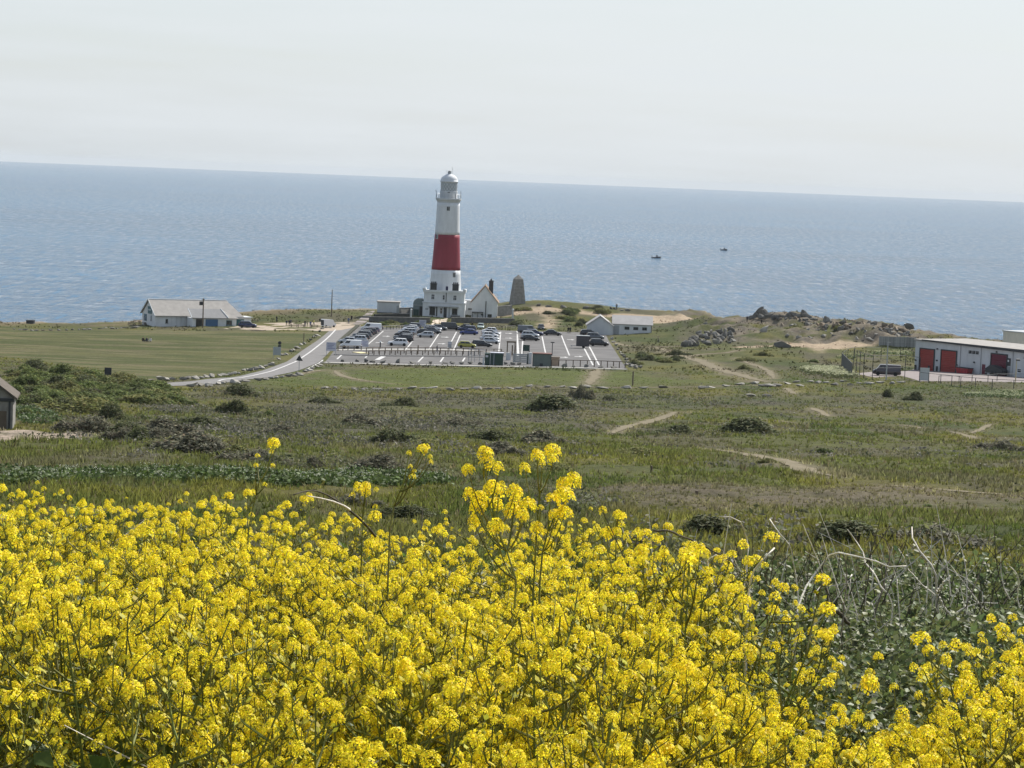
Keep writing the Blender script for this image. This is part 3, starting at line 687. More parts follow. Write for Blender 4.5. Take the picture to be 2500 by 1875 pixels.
chm = MB().box(.95, 2.2, 3.5, 4.5, 5.5, 10.0).box(.85, 2.3, 3.4, 4.6, 10.0, 10.25).build('chimney', M_chim, ct)
MB().lathe([(.22, 10.25), (.25, 10.4), (.16, 10.8)], 8, (1.55, 4.0)).build('chimney_pot', M_chim, chm)
MB().tube([(.35, -.1, .0), (.35, -.1, 4.6)], .12, 6).build('downpipe', M_dark, ct)
window(ct, .9, 2.1, .1, .95, 0, 2, 1, M_dark, sill=False); window(ct, -.9, -.3, .2, 1.0, 0, 1, 1, M_dark, sill=False)
MB().box(-3.5, -.3, -1.0, -.03, 1.35, 1.5).build('porch_roof', M_dark, ct)
for x in (-3.3, -1.8, -.5): MB().box(x - .07, x + .07, -.95, -.81, 0, 1.35).build('porch_post', M_dark, ct)
MB().box(-3.35, -.45, -.5, -.3, -.3, .55).build('porch_wall', M_white2, ct)
# small white link building between the two
lp = G(1146, 771); lk = thing('outbuilding', 'small flat-roofed white outbuilding between lighthouse and cottage', 'outbuilding', (lp.x, lp.y + 4, lp.z))
MB().box(-1.4, 1.6, 0, 4, -.5, 4.0).build('wall', M_white, lk); MB().box(-1.5, 1.7, -.1, 4.1, 4.0, 4.18).build('roof', M_white2, lk)
window(lk, -.6, .8, 1.4, 2.0, 0, 2, 1, M_white2)
# grey tank house left of the lighthouse
tp = G(1022, 772); tk = thing('tank_house', 'grey-green domed tank building against the left of the lighthouse', 'tank', (tp.x, tp.y + 2, tp.z))
M_tank = pbr('grey_green_tank', (.17, .21, .21), .6, .35, .12, 1)
MB().prism_y([(-1.7, -.4), (1.7, -.4), (1.7, 3.6), (1.3, 4.4), (.6, 4.75), (-.6, 4.75), (-1.3, 4.4), (-1.7, 3.6)], 0, 4).build('body', M_tank, tk)
MB().box(.1, 1.5, -.08, .0, -.2, 2.6).build('door', M_black, tk); MB().box(-1.5, -.1, -.3, .0, -.2, 1.8).build('side_box', M_green, tk)
MB().box(-1.75, 1.75, -.15, 4.1, 2.9, 3.05).build('band', M_grey, tk)

# ------------------------------------------------------------------ pale flat-roofed store left of it, walls and gate
sp = G(947.5, 766); st = thing('store', 'pale grey flat-roofed store behind the stone wall left of lighthouse', 'store', (sp.x, sp.y, sp.z))
MB().box(-3.1, 3.1, 0, 5, -.4, 3.1).build('wall', M_white2, st)
MB().box(-3.3, 3.25, -.15, 5.2, 3.1, 3.4).build('roof', M_roof, st)
MB().box(-3.14, 3.14, -.05, 0.0, -.4, .35).build('plinth', M_stone_d, st)
MB().box(2.3, 3.0, -.04, .02, .35, 2.4).build('door', M_grey, st)
def wall_px(name, a, b, h, t, mat, label, cap=None, group=None, n_st=0):
    A = G(*a); B = G(*b); d = Vector((B.x - A.x, B.y - A.y, 0)); Ln = d.length; rz = math.atan2(d.y, d.x)
    o = thing(name, label, 'wall', A, rz, group); sl = (B.z - A.z)
    mb = MB(); mb.add([(0, -t/2, -.5), (Ln, -t/2, sl - .5), (Ln, t/2, sl - .5), (0, t/2, -.5), (0, -t/2, h), (Ln, -t/2, sl + h), (Ln, t/2, sl + h), (0, t/2, h)],
                      [(3, 2, 1, 0), (4, 5, 6, 7), (0, 1, 5, 4), (1, 2, 6, 5), (2, 3, 7, 6), (3, 0, 4, 7)])
    mb.build('masonry', mat, o)
    if cap:
        k = max(3, int(Ln / 1.4))
        for i in range(k):
            x0, x1 = Ln * i / k + .02, Ln * (i + 1) / k - .02; za, zb_ = sl * x0 / Ln + h, sl * x1 / Ln + h
            c = MB().add([(x0, -t/2-.06, za), (x1, -t/2-.06, zb_), (x1, t/2+.06, zb_), (x0, t/2+.06, za), (x0, -t/2-.06, za+.14), (x1, -t/2-.06, zb_+.14), (x1, t/2+.06, zb_+.14), (x0, t/2+.06, za+.14)],
                         [(3, 2, 1, 0), (4, 5, 6, 7), (0, 1, 5, 4), (1, 2, 6, 5), (2, 3, 7, 6), (3, 0, 4, 7)])
            c.build('coping_stone', cap, o)
    return o
M_cop = pbr('weathered_coping', (.22, .215, .20), .9, .2, .3, 1.5, .3, 5, rand=.15)
wall_px('boundary_wall', (901, 786.5), (1050, 789), 1.35, .5, M_stone_d, 'long grey stone wall in front of the store left of the entrance', M_cop)
wall_px('boundary_wall', (1102, 788), (1256, 791), 1.35, .5, M_stone_d, 'long grey stone wall in front of the cottage right of the entrance', M_cop)
wall_px('garden_wall', (914, 777), (1001, 775), 1.1, .5, M_black, 'dark low wall directly in front of the pale store')
wall_px('garden_wall', (976, 770), (1013, 769), 2.0, .5, M_stone, 'taller brownish wall between the store and the tank', M_cop)
wall_px('yard_wall', (1206, 772), (1248, 768), 2.6, .6, M_stone, 'rough stone yard wall behind the cottage below the obelisk', M_cop)
for px, lab in ((1003, 'white gate pillar beside the brown wall near the tank'), (1251.5, 'white end pillar of the stone wall below the obelisk')):
    g = G(px, 777 if px < 1100 else 776); o = thing('gate_pillar', lab, 'pillar', g)
    MB().box(-.25, .25, -.25, .25, -.3, 2.3).build('shaft', M_white2, o); MB().lathe([(.38, 2.3), (.38, 2.4), (.1, 2.6)], 4).build('cap', M_white2, o)
ent = sheet('entrance_paving', poly_w([z1(1240, 608), z1(1385, 610), z1(1370, 650), z1(1345, 700), z1(1205, 700), z1(1215, 650)]), pbr('cream_paving', (.55, .46, .37), .9, .2, .1, 1), .1, 3)

# ------------------------------------------------------------------ stone obelisk on the point
ob = G(1263, 741); obk = thing('obelisk', 'tapering grey stone obelisk daymark on the headland behind the cottage', 'obelisk', ob, R(14))
prev = MB(); lev = [(0 - .4, 2.0), (.9, 1.9), (1.8, 1.81), (2.7, 1.72), (3.6, 1.63), (4.5, 1.53), (5.4, 1.43), (6.3, 1.32), (7.2, 1.2)]
for (za, ra), (zb_, rb) in zip(lev[:-1], lev[1:]):
    c = MB().add([(-ra, -ra, za+.012), (ra, -ra, za+.012), (ra, ra, za+.012), (-ra, ra, za+.012), (-rb, -rb, zb_-.012), (rb, -rb, zb_-.012), (rb, rb, zb_-.012), (-rb, rb, zb_-.012)],
                 [(3, 2, 1, 0), (4, 5, 6, 7), (0, 1, 5, 4), (1, 2, 6, 5), (2, 3, 7, 6), (3, 0, 4, 7)])
    c.build('stone_course', M_stone, obk)
MB().add([(-1.2, -1.2, 7.2), (1.2, -1.2, 7.2), (1.2, 1.2, 7.2), (-1.2, 1.2, 7.2), (0, 0, 8.5)], [(0, 1, 4), (1, 2, 4), (2, 3, 4), (3, 0, 4), (3, 2, 1, 0)]).build('tip', M_stone, obk)

# ------------------------------------------------------------------ toilet block right of the car park
gp = G(1464, 818); tb = thing('toilet_block', 'low white block with gabled end and three-window wing right of car park', 'building', gp, R(-1))
MB().prism_y([(-3.2, -.5), (3.25, -.5), (3.25, 2.35), (0, 4.6), (-3.2, 2.35)], 0, 8).build('gable_wall', M_white2, tb)
for s_ in (-1, 1):
    vs = [(s_*3.55, -.3, 2.15), (0, -.3, 4.66), (0, 8.2, 4.66), (s_*3.55, 8.2, 2.15)]; vt = [(x, y, z + .2) for x, y, z in vs]
    MB().add(vs + vt, [(0, 1, 2, 3), (7, 6, 5, 4), (0, 4, 5, 1), (1, 5, 6, 2), (2, 6, 7, 3), (3, 7, 4, 0)]).build('gable_roof', M_roof_l, tb)
MB().box(3.27, 13.0, 2.0, 8.0, -.5, 2.75).build('wing_wall', M_white, tb)
vs = [(3.0, 1.7, 2.72), (13.3, 1.7, 2.72), (13.3, 5.2, 4.75), (3.0, 5.2, 4.75), (3.0, 8.5, 2.9), (13.3, 8.5, 2.9)]; vt = [(x, y, z + .18) for x, y, z in vs]
MB().add(vs + vt, [(0, 1, 2, 3), (3, 2, 5, 4), (6, 9, 8, 7), (9, 10, 11, 8), (0, 6, 7, 1), (4, 5, 11, 10), (1, 7, 8, 2), (2, 8, 11, 5), (0, 3, 9, 6), (3, 4, 10, 9)]).build('wing_roof', M_roof_l, tb)
for x in (6.2, 8.4, 10.6): window(tb, x, x + 1.2, 1.5, 2.25, 2.0, 2, 1, M_dark, sill=False)
MB().box(3.45, 4.85, 1.93, 2.02, .2, 2.45).build('door', M_grey, tb); MB().box(5.0, 13.05, 1.96, 2.0, -.5, -.05).build('plinth', M_dark, tb)
MB().tube([(12.9, 1.9, -.3), (12.9, 1.9, 2.7)], .07, 6).build('downpipe', M_dark, tb)

# ------------------------------------------------------------------ cafe
cfp = G(*z4(292, 432)); cf = thing('cafe', 'white single-storey cafe with big grey roof and blue boarded doorway', 'cafe', cfp, R(25))
W_, Ln, ev, rg = 11.5, 20.5, 2.7, 6.3
MB().prism_x([(0, -.6), (W_, -.6), (W_, ev), (W_/2, rg - .15), (0, ev)], 0, Ln).build('wall', M_white, cf)
for s_, nm in ((0, 'front'), (1, 'back')):
    y0 = -.5 if s_ == 0 else W_ + .5; z0 = ev - .12
    hip = 3.0
    vs = [(-.35, y0, z0), (Ln + 2.4, y0, z0), (Ln - .2, W_/2, rg), (-.35, W_/2, rg)]; vt = [(x, y, z + .16) for x, y, z in vs]
    MB().add(vs + vt, [(0, 1, 2, 3), (7, 6, 5, 4), (0, 4, 5, 1), (1, 5, 6, 2), (2, 6, 7, 3), (3, 7, 4, 0)]).build('roof_slope', M_roof, cf)
MB().add([(Ln - .2, W_/2, rg + .17), (Ln + 2.42, -.5, ev + .05), (Ln + 2.42, W_ + .5, ev + .05), (Ln - .2, W_/2, rg), (Ln + 2.42, -.5, ev - .1), (Ln + 2.42, W_ + .5, ev - .1)],
         [(0, 1, 2), (5, 4, 3), (1, 4, 5, 2), (0, 3, 4, 1), (0, 2, 5, 3)]).build('roof_hip', M_roof, cf)
MB().tube([(-.4, W_/2, rg + .2), (Ln - .15, W_/2, rg + .2)], .17, 6).build('ridge_tiles', M_white, cf)
for s_ in (0, 1):
    y0 = -.55 if s_ == 0 else W_ + .55
    MB().add([(-.42, y0, ev - .2), (-.30, y0, ev - .2), (-.30, W_/2, rg + .02), (-.42, W_/2, rg + .02), (-.42, y0, ev + .1), (-.30, y0, ev + .1), (-.30, W_/2, rg + .3), (-.42, W_/2, rg + .3)],
             [(0, 1, 2, 3), (7, 6, 5, 4), (0, 4, 5, 1), (2, 6, 7, 3), (1, 5, 6, 2), (3, 7, 4, 0)]).build('barge_board', M_white2, cf)
# front extension with its own lower roof and hipped right end
MB().box(8.0, 19.4, -5.0, -.52, -.6, 2.55).build('extension_wall', M_white, cf)
vs = [(7.7, -5.45, 2.5), (17.2, -5.45, 2.5), (16.2, -1.9, 4.55), (7.7, -1.9, 4.55)]; vt = [(x, y, z + .15) for x, y, z in vs]
MB().add(vs + vt, [(0, 1, 2, 3), (7, 6, 5, 4), (0, 4, 5, 1), (1, 5, 6, 2), (2, 6, 7, 3), (3, 7, 4, 0)]).build('extension_roof', pbr('grey_felt_roof', (.24, .24, .24), .9, .2, .1, 1), cf)
vs = [(16.25, -1.9, 4.55), (17.25, -5.5, 2.5), (20.0, -5.3, 2.45), (20.2, .3, 2.75)]; vt = [(x, y, z + .15) for x, y, z in vs]
MB().add(vs + vt, [(0, 1, 2, 3), (7, 6, 5, 4), (0, 4, 5, 1), (1, 5, 6, 2), (2, 6, 7, 3), (3, 7, 4, 0)]).build('extension_hip', M_roof, cf)
MB().tube([(7.72, -5.4, 2.72), (7.72, -1.9, 4.75)], .12, 5).build('verge_trim', M_white, cf); MB().tube([(17.2, -5.5, 2.72), (16.25, -1.9, 4.78)], .12, 5).build('verge_trim', M_white, cf)
MB().box(8.9, 10.9, -5.06, -4.98, -.2, 2.4).build('glazed_porch', M_glass, cf)
MB().box(11.4, 14.6, -5.09, -4.99, -.3, 2.3).build('blue_doors', M_blue, cf)
window(cf, 16.8, 18.3, .9, 2.1, -5.0, 2, 1, M_teal)
window(cf, 2.6, 3.2, .9, 1.9, 0, 1, 1, M_dark)
for x in (4.2, 5.4, 6.6): MB().box(x - .05, x + .05, -.05, .0, -.3, 2.6).build('panel_batten', M_white2, cf)
MB().box(Ln + .02, Ln + 4.5, -.2, 4.5, -.6, 2.5).build('porch_wall', M_white, cf); MB().box(Ln, Ln + 4.8, -.6, 5.0, 2.5, 2.68).build('porch_roof', M_white2, cf)
MB().box(Ln + .6, Ln + 2.6, -.25, -.18, .2, 2.1).build('porch_window', M_teal, cf)
# gable end faces -x: sign, window and small pane
gs = MB().box(-.1, -.02, 3.2, 6.5, 2.9, 4.75).build('name_board', M_teal, cf)
for i, (y, w) in enumerate([(5.9, .22), (5.5, .22), (5.1, .3), (4.7, .2), (4.3, .22), (3.9, .26)]):
    MB().box(-.13, -.1, y - w/2, y + w/2, 3.7, 4.05).build('letter_stroke', M_white, gs)
wg = MB().box(-.09, -.02, 7.4, 9.8, .9, 2.6).build('window', M_teal, cf)
MB().box(-.12, -.09, 7.6, 8.5, 1.05, 2.45).build('pane', M_glass, wg); MB().box(-.12, -.09, 8.7, 9.6, 1.05, 2.45).build('pane', M_glass, wg)
MB().box(-.08, -.02, 3.4, 4.0, 1.1, 2.5).build('side_window', M_glass, cf)

# ------------------------------------------------------------------ depot on the right
dA = G(*z5(1026, 676)); dB = G(*z5(2212, 760)); dd = dB - dA; rz = math.atan2(dd.y, dd.x); DL = math.hypot(dd.x, dd.y)
dp = thing('depot', 'long grey-white depot shed with two orange roller doors and a maroon one', 'depot', dA, rz)
sl = (dB.z - dA.z) / DL; k_ = DL / 1186.0      # metres of wall per enlarged pixel
HH = 5.75; LT = DL + 9
MB().box(0, LT, 0, 14, -2.0, HH).build('wall', M_white2, dp)
MB().box(-.25, LT + .2, -.35, 14.3, HH, HH + .22).build('roof', M_roof, dp)
MB().add([(2, -.45, HH + .05), (LT + .2, -.45, HH - .35), (LT + .2, -.45, HH + .3), (2, -.45, HH + .3), (2, -.3, HH + .05), (LT + .2, -.3, HH - .35), (LT + .2, -.3, HH + .3), (2, -.3, HH + .3)],
         [(0, 1, 2, 3), (7, 6, 5, 4), (0, 4, 5, 1), (1, 5, 6, 2), (2, 6, 7, 3), (3, 7, 4, 0)]).build('fascia', M_dark, dp)
def shutter(x0, x1, z0, z1, mat, lab):
    o = MB().box(x0, x1, -.04, .05, z0, z1).build('roller_door', mat, dp); tag(o, lab)
    n_ = 12
    for i in range(n_):
        za = z0 + (z1 - z0) * i / n_; MB().prism_x([(-.04, za + .03), (-.10, za + .08), (-.10, za + (z1-z0)/n_ - .06), (-.04, za + (z1-z0)/n_ - .02)], x0, x1).build('shutter_slat', mat, o)
    f = MB().box(x0 - .22, x0, -.16, .05, z0, z1 + .2).box(x1, x1 + .22, -.16, .05, z0, z1 + .2).box(x0, x1, -.16, .05, z1, z1 + .2).build('door_frame', M_dark, dp)
X = lambda zx: (zx - 1026) * k_
zb0 = lambda zx: X(zx) * sl
for a, c, h, mt, lab in ((1088, 1240, 4.15, M_orange, 'orange roller door'), (1325, 1485, 4.1, M_orange, 'orange roller door'), (1865, 2025, 4.0, M_maroon, 'dark maroon roller door')):
    shutter(X(a), X(c), zb0(a) - .1, zb0(a) + h, mt, lab)
o = MB().box(X(1768), X(1802), -.05, .05, zb0(1780), zb0(1780) + 1.95).build('door', M_maroon, dp); MB().box(X(1795), X(1798), -.09, -.05, zb0(1780) + 1, zb0(1780) + 1.12).build('handle', M_steel, o)
window(dp, X(1612), X(1730), zb0(1612) + 3.7, zb0(1612) + 4.5, 0, 3, 1, M_white2); window(dp, X(2195), X(2240), zb0(2195) + 3.3, zb0(2195) + 4.0, 0, 1, 1)
window(dp, X(2138), X(2182), zb0(2138) + .85, zb0(2138) + 1.6, 0, 1, 2)
for i_ in range(26): MB().box(.45 + i_ * .98, .50 + i_ * .98, -.022, 0, 3.9 + (0 if i_ % 9 in (1,2,3) else .6), HH - .4).build('cladding_seam', M_white2, dp)
for zx in (1530, 1752, 2090): MB().tube([(X(zx), -.08, zb0(zx)), (X(zx), -.08, HH)], .07, 6).build('downpipe', M_grey, dp)
for zx, z in ((1042, 1.9), (1278, 4.3), (1500, 1.5), (1918, 4.4), (1685, 2.2), (1278, 2.1)):
    MB().lathe([(.18, -.12), (.2, 0), (.1, .15)], 8).build('wall_lamp', M_dark, dp, loc=(X(zx), -.16, zb0(zx) + z))
sb = MB().box(X(2028), X(2066), -.12, -.03, zb0(2028) + 2.0, zb0(2028) + 3.4).build('notice_board', M_dark, dp); MB().lathe([(.2, 0), (.2, .02)], 10).build('round_notice', M_white, sb, loc=(X(2046), -.13, zb0(2028) + 2.9), rot=(R(90), 0, 0))
sb = MB().box(X(2028), X(2064), -.12, -.03, zb0(2028) + .3, zb0(2028) + 1.85).build('notice_board', M_grey, dp)
MB().box(X(1190), X(1202), -.35, -.1, zb0(1190), zb0(1190) + 1.0).build('bollard', M_dark, dp); MB().box(X(1280), X(1292), -.35, -.1, zb0(1280), zb0(1280) + 1.0).build('bollard', M_dark, dp)
MB().box(X(1040), X(1052), -.35, -.1, zb0(1040), zb0(1040) + 1.0).build('bollard', M_dark, dp); MB().box(X(1815), X(1825), -.35, -.1, zb0(1815), zb0(1815) + 1.0).build('bollard', M_dark, dp)
# red covered skip and dark tarpaulined load in front of it
def on_depot(zx, out): v = Matrix.Rotation(rz, 3, 'Z') @ Vector((X(zx), -out, 0)); x, y = dA.x + v.x, dA.y + v.y; return Vector((x, y, gz(x, y) + .03))
sk = thing('skip', 'low red skip with dark cover standing against the depot wall', 'skip', on_depot(1622, 1.1), rz)
MB().prism_y([(-1.2, 0), (1.3, 0), (1.65, 1.0), (-1.6, 1.0)], -.7, .7).build('body', pbr('red_skip', (.36, .03, .035), .5, .4, .15, 2), sk)
MB().box(-1.68, 1.72, -.75, .75, 1.0, 1.1).build('cover', M_dark, sk)
for x in (-.7, .1, .9): MB().box(x - .05, x + .05, -.76, -.7, .05, .98).build('rib', M_red, sk)
lo_ = thing('covered_trailer', 'dark tarpaulin-covered boat trailer parked before the maroon door', 'trailer', on_depot(1985, 1.6), rz)
MB().prism_y([(-1.9, .5), (1.9, .45), (2.1, 1.1), (.2, 1.75), (-1.0, 1.9), (-2.1, 1.2)], -.8, .8).build('tarpaulin', M_dark, lo_)
MB().box(-2.4, 2.0, -.5, .5, .38, .5).build('chassis', M_steel, lo_)
for sx in (-.3, .7): MB().lathe([(.3, -.1), (.32, 0), (.3, .1)], 12).build('wheel', M_black, lo_, loc=(sx, -.85, .32), rot=(R(90), 0, 0))
# cream building standing behind it
cb = G(*z5(1985, 395)); cbp = Vector((at(*z5(1985, 330), 505).x, 505, gz(102, 505)))
cr = thing('cream_building', 'cream clad building behind the depot at the right edge', 'building', (cbp.x, cbp.y, cbp.z), rz)
MB().box(0, 16, 0, 10, -1, 7.9).build('wall', M_cream, cr); MB().box(-.15, 16.2, -.2, 10.2, 7.9, 8.1).build('roof_edge', M_grey, cr)
for x in np.arange(.8, 15.5, .9): MB().box(x, x + .06, -.03, 0, 0, 7.88).build('cladding_seam', M_cream, cr)

# ------------------------------------------------------------------ stone hut at the left edge
hp = G(31, 1050); hut = thing('hut', 'grey block-walled hut with brown pitched roof at the left edge', 'hut', hp, R(8), scale=(.86, .86, .86))
M_hroof = pbr('brown_felt_roof', (.115, .098, .082), .9, .2, .2, 2, .3, 6)
MB().prism_y([(-3.4, -.5), (-.02, -.5), (-.02, 2.55), (-1.7, 3.8), (-3.4, 2.55)], .0, 4.0).build('wall', M_stone, hut)
for i in range(6):
    for j in range(4): 
        x0 = -3.38 + .84 * j + (.42 if i % 2 else 0); x1 = min(x0 + .82, -.04)
        if x1 - x0 > .1: MB().box(x0, x1, -.03, .02, .02 + .4*i, .4 + .4*i).build('wall_block', M_stone, hut)
MB().add([(.3, -.45, 2.42), (-1.7, -.45, 3.9), (-1.7, 4.4, 3.9), (.3, 4.4, 2.42), (.3, -.45, 2.58), (-1.7, -.45, 4.06), (-1.7, 4.4, 4.06), (.3, 4.4, 2.58)], [(0, 1, 2, 3), (7, 6, 5, 4), (0, 4, 5, 1), (1, 5, 6, 2), (2, 6, 7, 3), (3, 7, 4, 0)]).build('roof_slope', M_hroof, hut)
MB().add([(-3.7, -.45, 2.42), (-1.7, -.45, 3.9), (-1.7, 4.4, 3.9), (-3.7, 4.4, 2.42), (-3.7, -.45, 2.58), (-1.7, -.45, 4.06), (-1.7, 4.4, 4.06), (-3.7, 4.4, 2.58)], [(3, 2, 1, 0), (4, 5, 6, 7), (1, 5, 4, 0), (2, 6, 5, 1), (3, 7, 6, 2), (0, 4, 7, 3)]).build('roof_slope', M_hroof, hut)
MB().box(-1.6, -.5, -.07, -.03, 0, 1.5).build('door', M_wood, hut); MB().box(-.36, -.2, -.09, -.03, 0, 2.5).build('corner_post', M_dark, hut)
MB().box(-3.4, 0.05, -.14, -.03, 2.25, 2.5).build('lintel', M_dark, hut)
ws = G(97, 1046); o = thing('slab', 'flat white slab lying in the grass right of the hut', 'slab', ws, R(4))
MB().prism_y([(-.6, 0), (.58, 0), (.6, .12), (.2, .14), (-.58, .1)], -.3, .3).build('stone', M_white, o)
# ================================================================== CARS
M_tyre = pbr('tyre_rubber', (.012, .012, .013), .85, .2, .1, 4)
M_rim = pbr('alloy_rim', (.32, .33, .34), .35, .5, .1, 4, metal=.6)
M_cglass = pbr('car_glass', (.012, .016, .02), .06, .7, .1, 1)
M_hlamp = pbr('headlamp', (.55, .57, .6), .15, .6, .05, 4)
M_tlamp = pbr('tail_lamp', (.25, .012, .012), .2, .5, .05, 4)
M_trim = pbr('black_plastic', (.02, .021, .022), .7, .3, .1, 4)
M_plate = pbr('number_plate', (.6, .58, .45), .5, .3, .05, 4)
def paint(name, c, metal=.0, rough=.25):
    mt = pbr(name, c, rough, .5, .03, 1, metal=metal); mt.node_tree.nodes['Principled BSDF'].inputs['Coat Weight'].default_value = .5; return mt
PAINT = {'white': paint('white_car_paint', (.72, .73, .74)), 'silver': paint('silver_car_paint', (.45, .47, .49), .5, .3), 'black': paint('black_car_paint', (.008, .009, .011)),
         'navy': paint('navy_car_paint', (.012, .022, .075), .2), 'grey': paint('grey_car_paint', (.11, .12, .13), .4, .3), 'yellow': paint('olive_yellow_car_paint', (.32, .30, .03)),
         'mauve': paint('mauve_car_paint', (.13, .11, .15), .4, .3), 'green': paint('pale_green_car_paint', (.42, .50, .45)), 'blue': paint('dark_blue_car_paint', (.01, .03, .16), .2), 'brown': paint('plum_grey_car_paint', (.06, .048, .055), .3, .3)}
KINDS_ = {  # L, W, H, belt, hood, windscreen base, top front, top rear, rear base (fractions of L)
    'hatchback': (4.05, 1.76, 1.50, .92, .88, .27, .09, -.36, -.47), 'saloon': (4.55, 1.80, 1.45, .90, .86, .24, .07, -.24, -.40), 'estate': (4.65, 1.82, 1.50, .92, .88, .25, .08, -.41, -.48),
    'suv': (4.50, 1.86, 1.68, 1.02, .99, .27, .10, -.38, -.47), 'van': (4.50, 1.86, 1.86, 1.08, 1.05, .36, .22, -.485, -.495), 'large van': (5.0, 1.96, 1.98, 1.12, 1.08, .37, .24, -.485, -.495)}
_cm = {}
def car_meshes(kind):
    if kind in _cm: return _cm[kind]
    L_, W, H, zb_, zh, wb, tf, tr, rb = KINDS_[kind]; hw = W / 2; d = {}
    st_ = [(-.5, .42, zb_ - .16, .86), (-.485, .30, zb_ - .05, .94), (-.44, .24, zb_, .98), (-.3, .22, zb_, 1), (0, .21, zb_, 1), (wb - .02, .21, zb_ - .01, 1), (wb + .05, .22, zh, .99), (.40, .22, zh - .05, .97), (.465, .25, zh - .14, .92), (.49, .30, zh - .24, .85), (.5, .38, zh - .34, .78)]
    b_ = MB(); rings_ = []
    for fx, z0, zt, fw in st_:
        x = fx * L_; w = hw * fw; h = zt - z0
        rings_.append([(x, -w*.90, z0), (x, -w*.985, z0 + h*.25), (x, -w, z0 + h*.6), (x, -w*.965, z0 + h*.88), (x, -w*.86, zt), (x, 0, zt + .025), (x, w*.86, zt), (x, w*.965, z0 + h*.88), (x, w, z0 + h*.6), (x, w*.985, z0 + h*.25), (x, w*.90, z0)])
    n_ = 11; vs = [p for r in rings_ for p in r]; fs = []
    for i in range(len(rings_) - 1):
        for k in range(n_): fs.append((i*n_ + k, i*n_ + (k+1) % n_, (i+1)*n_ + (k+1) % n_, (i+1)*n_ + k))
    fs += [tuple(range(n_ - 1, -1, -1)), tuple((len(rings_)-1)*n_ + k for k in range(n_))]
    fs = [tuple(reversed(f)) for f in fs]
    b_.add(vs, fs); d['body'] = b_.mesh('body', [PAINT['white']], True)
    # cabin
    wB, wT = hw * .90, hw * .74; zr = H - .05
    xs = [(wb * L_, tf * L_), (rb * L_, tr * L_)]; c_ = MB()
    lo = [(xs[0][0], -wB, zb_ - .03), (xs[0][0], wB, zb_ - .03), (xs[1][0], wB, zb_ - .03), (xs[1][0], -wB, zb_ - .03)]
    hi = [(xs[0][1], -wT, zr), (xs[0][1], wT, zr), (xs[1][1], wT, zr - .02), (xs[1][1], -wT, zr - .02)]
    ro = [(xs[0][1] - .12, -wT*.85, H), (xs[0][1] - .12, wT*.85, H), (xs[1][1] + .12, wT*.85, H - .02), (xs[1][1] + .12, -wT*.85, H - .02)]
    c_.add(lo + hi + ro, [(0, 1, 5, 4), (1, 2, 6, 5), (2, 3, 7, 6), (3, 0, 4, 7), (4, 5, 9, 8), (5, 6, 10, 9), (6, 7, 11, 10), (7, 4, 8, 11), (8, 9, 10, 11)])
    d['cabin'] = c_.mesh('cabin', [PAINT['white']], False)
    LO = [Vector(p) for p in lo]; HI = [Vector(p) for p in hi]
    def pan(a, b2, c2, d2, u0, u1, v0, v1, out):
        f = lambda u, v: (a * (1-u) + b2 * u) * (1-v) + (d2 * (1-u) + c2 * u) * v
        nr_ = (b2 - a).cross(d2 - a).normalized() * out
        q_ = [f(u0, v0), f(u1, v0), f(u1, v1), f(u0, v1)]
        return MB().add([p + nr_ for p in q_] + [p - nr_ for p in q_], [(0, 1, 2, 3), (7, 6, 5, 4), (0, 4, 5, 1), (1, 5, 6, 2), (2, 6, 7, 3), (3, 7, 4, 0)])
    d['windscreen'] = pan(LO[0], LO[1], HI[1], HI[0], .05, .95, .10, .93, .012).mesh('windscreen', [M_cglass])
    if kind not in ('large van',): d['rear_window'] = pan(LO[2], LO[3], HI[3], HI[2], .08, .92, .2, .9, .012).mesh('rear_window', [M_cglass])
    sw = []
    cuts = [(.08, .46), (.50, .88)] if kind in ('hatchback', 'saloon') else ([(.07, .37), (.40, .66), (.69, .93)] if kind in ('estate', 'suv') else [(.06, .32)])
    for u0, u1 in cuts:
        sw.append(pan(LO[3], LO[0], HI[0], HI[3], 1 - u1, 1 - u0, .16, .90, .012).mesh('side_window', [M_cglass]))
        sw.append(pan(LO[1], LO[2], HI[2], HI[1], u0, u1, .16, .90, .012).mesh('side_window', [M_cglass]))
    d['side'] = sw
    rw = .32 if kind in ('hatchback', 'saloon', 'estate') else .355
    d['tyre'] = MB().lathe([(rw*.62, -.1), (rw*.95, -.1), (rw, -.06), (rw, .06), (rw*.95, .1), (rw*.62, .1)], 18).mesh('tyre', [M_tyre], False)
    d['rim'] = MB().lathe([(rw*.62, -.07), (rw*.2, -.085), (rw*.1, .085), (rw*.62, .07)], 10).mesh('rim', [M_rim])
    d['hl'] = MB().prism_x([(-.18, -.08), (.18, -.05), (.16, .08), (-.16, .06)], -.06, .05).mesh('headlight', [M_hlamp])
    d['tl'] = MB().box(-.05, .04, -.11, .11, -.16, .16).mesh('tail_light', [M_tlamp])
    d['bump'] = MB().prism_x([(-hw*.8, .0), (hw*.8, 0), (hw*.76, .16), (-hw*.76, .16)], -.05, .03).mesh('bumper', [M_trim])
    d['plate'] = MB().box(-.012, .012, -.26, .26, 0, .11).mesh('number_plate', [M_plate])
    d['sill'] = MB().box(-.29*L_, .29*L_, -.02, .02, 0, .12).mesh('sill', [M_trim])
    d['mirror'] = MB().lathe([(.03, -.08), (.1, -.05), (.1, .05), (.03, .08)], 6).mesh('mirror', [PAINT['white']])
    d['dim'] = (L_, W, H, zb_, zh, rw, wb); _cm[kind] = d; return d
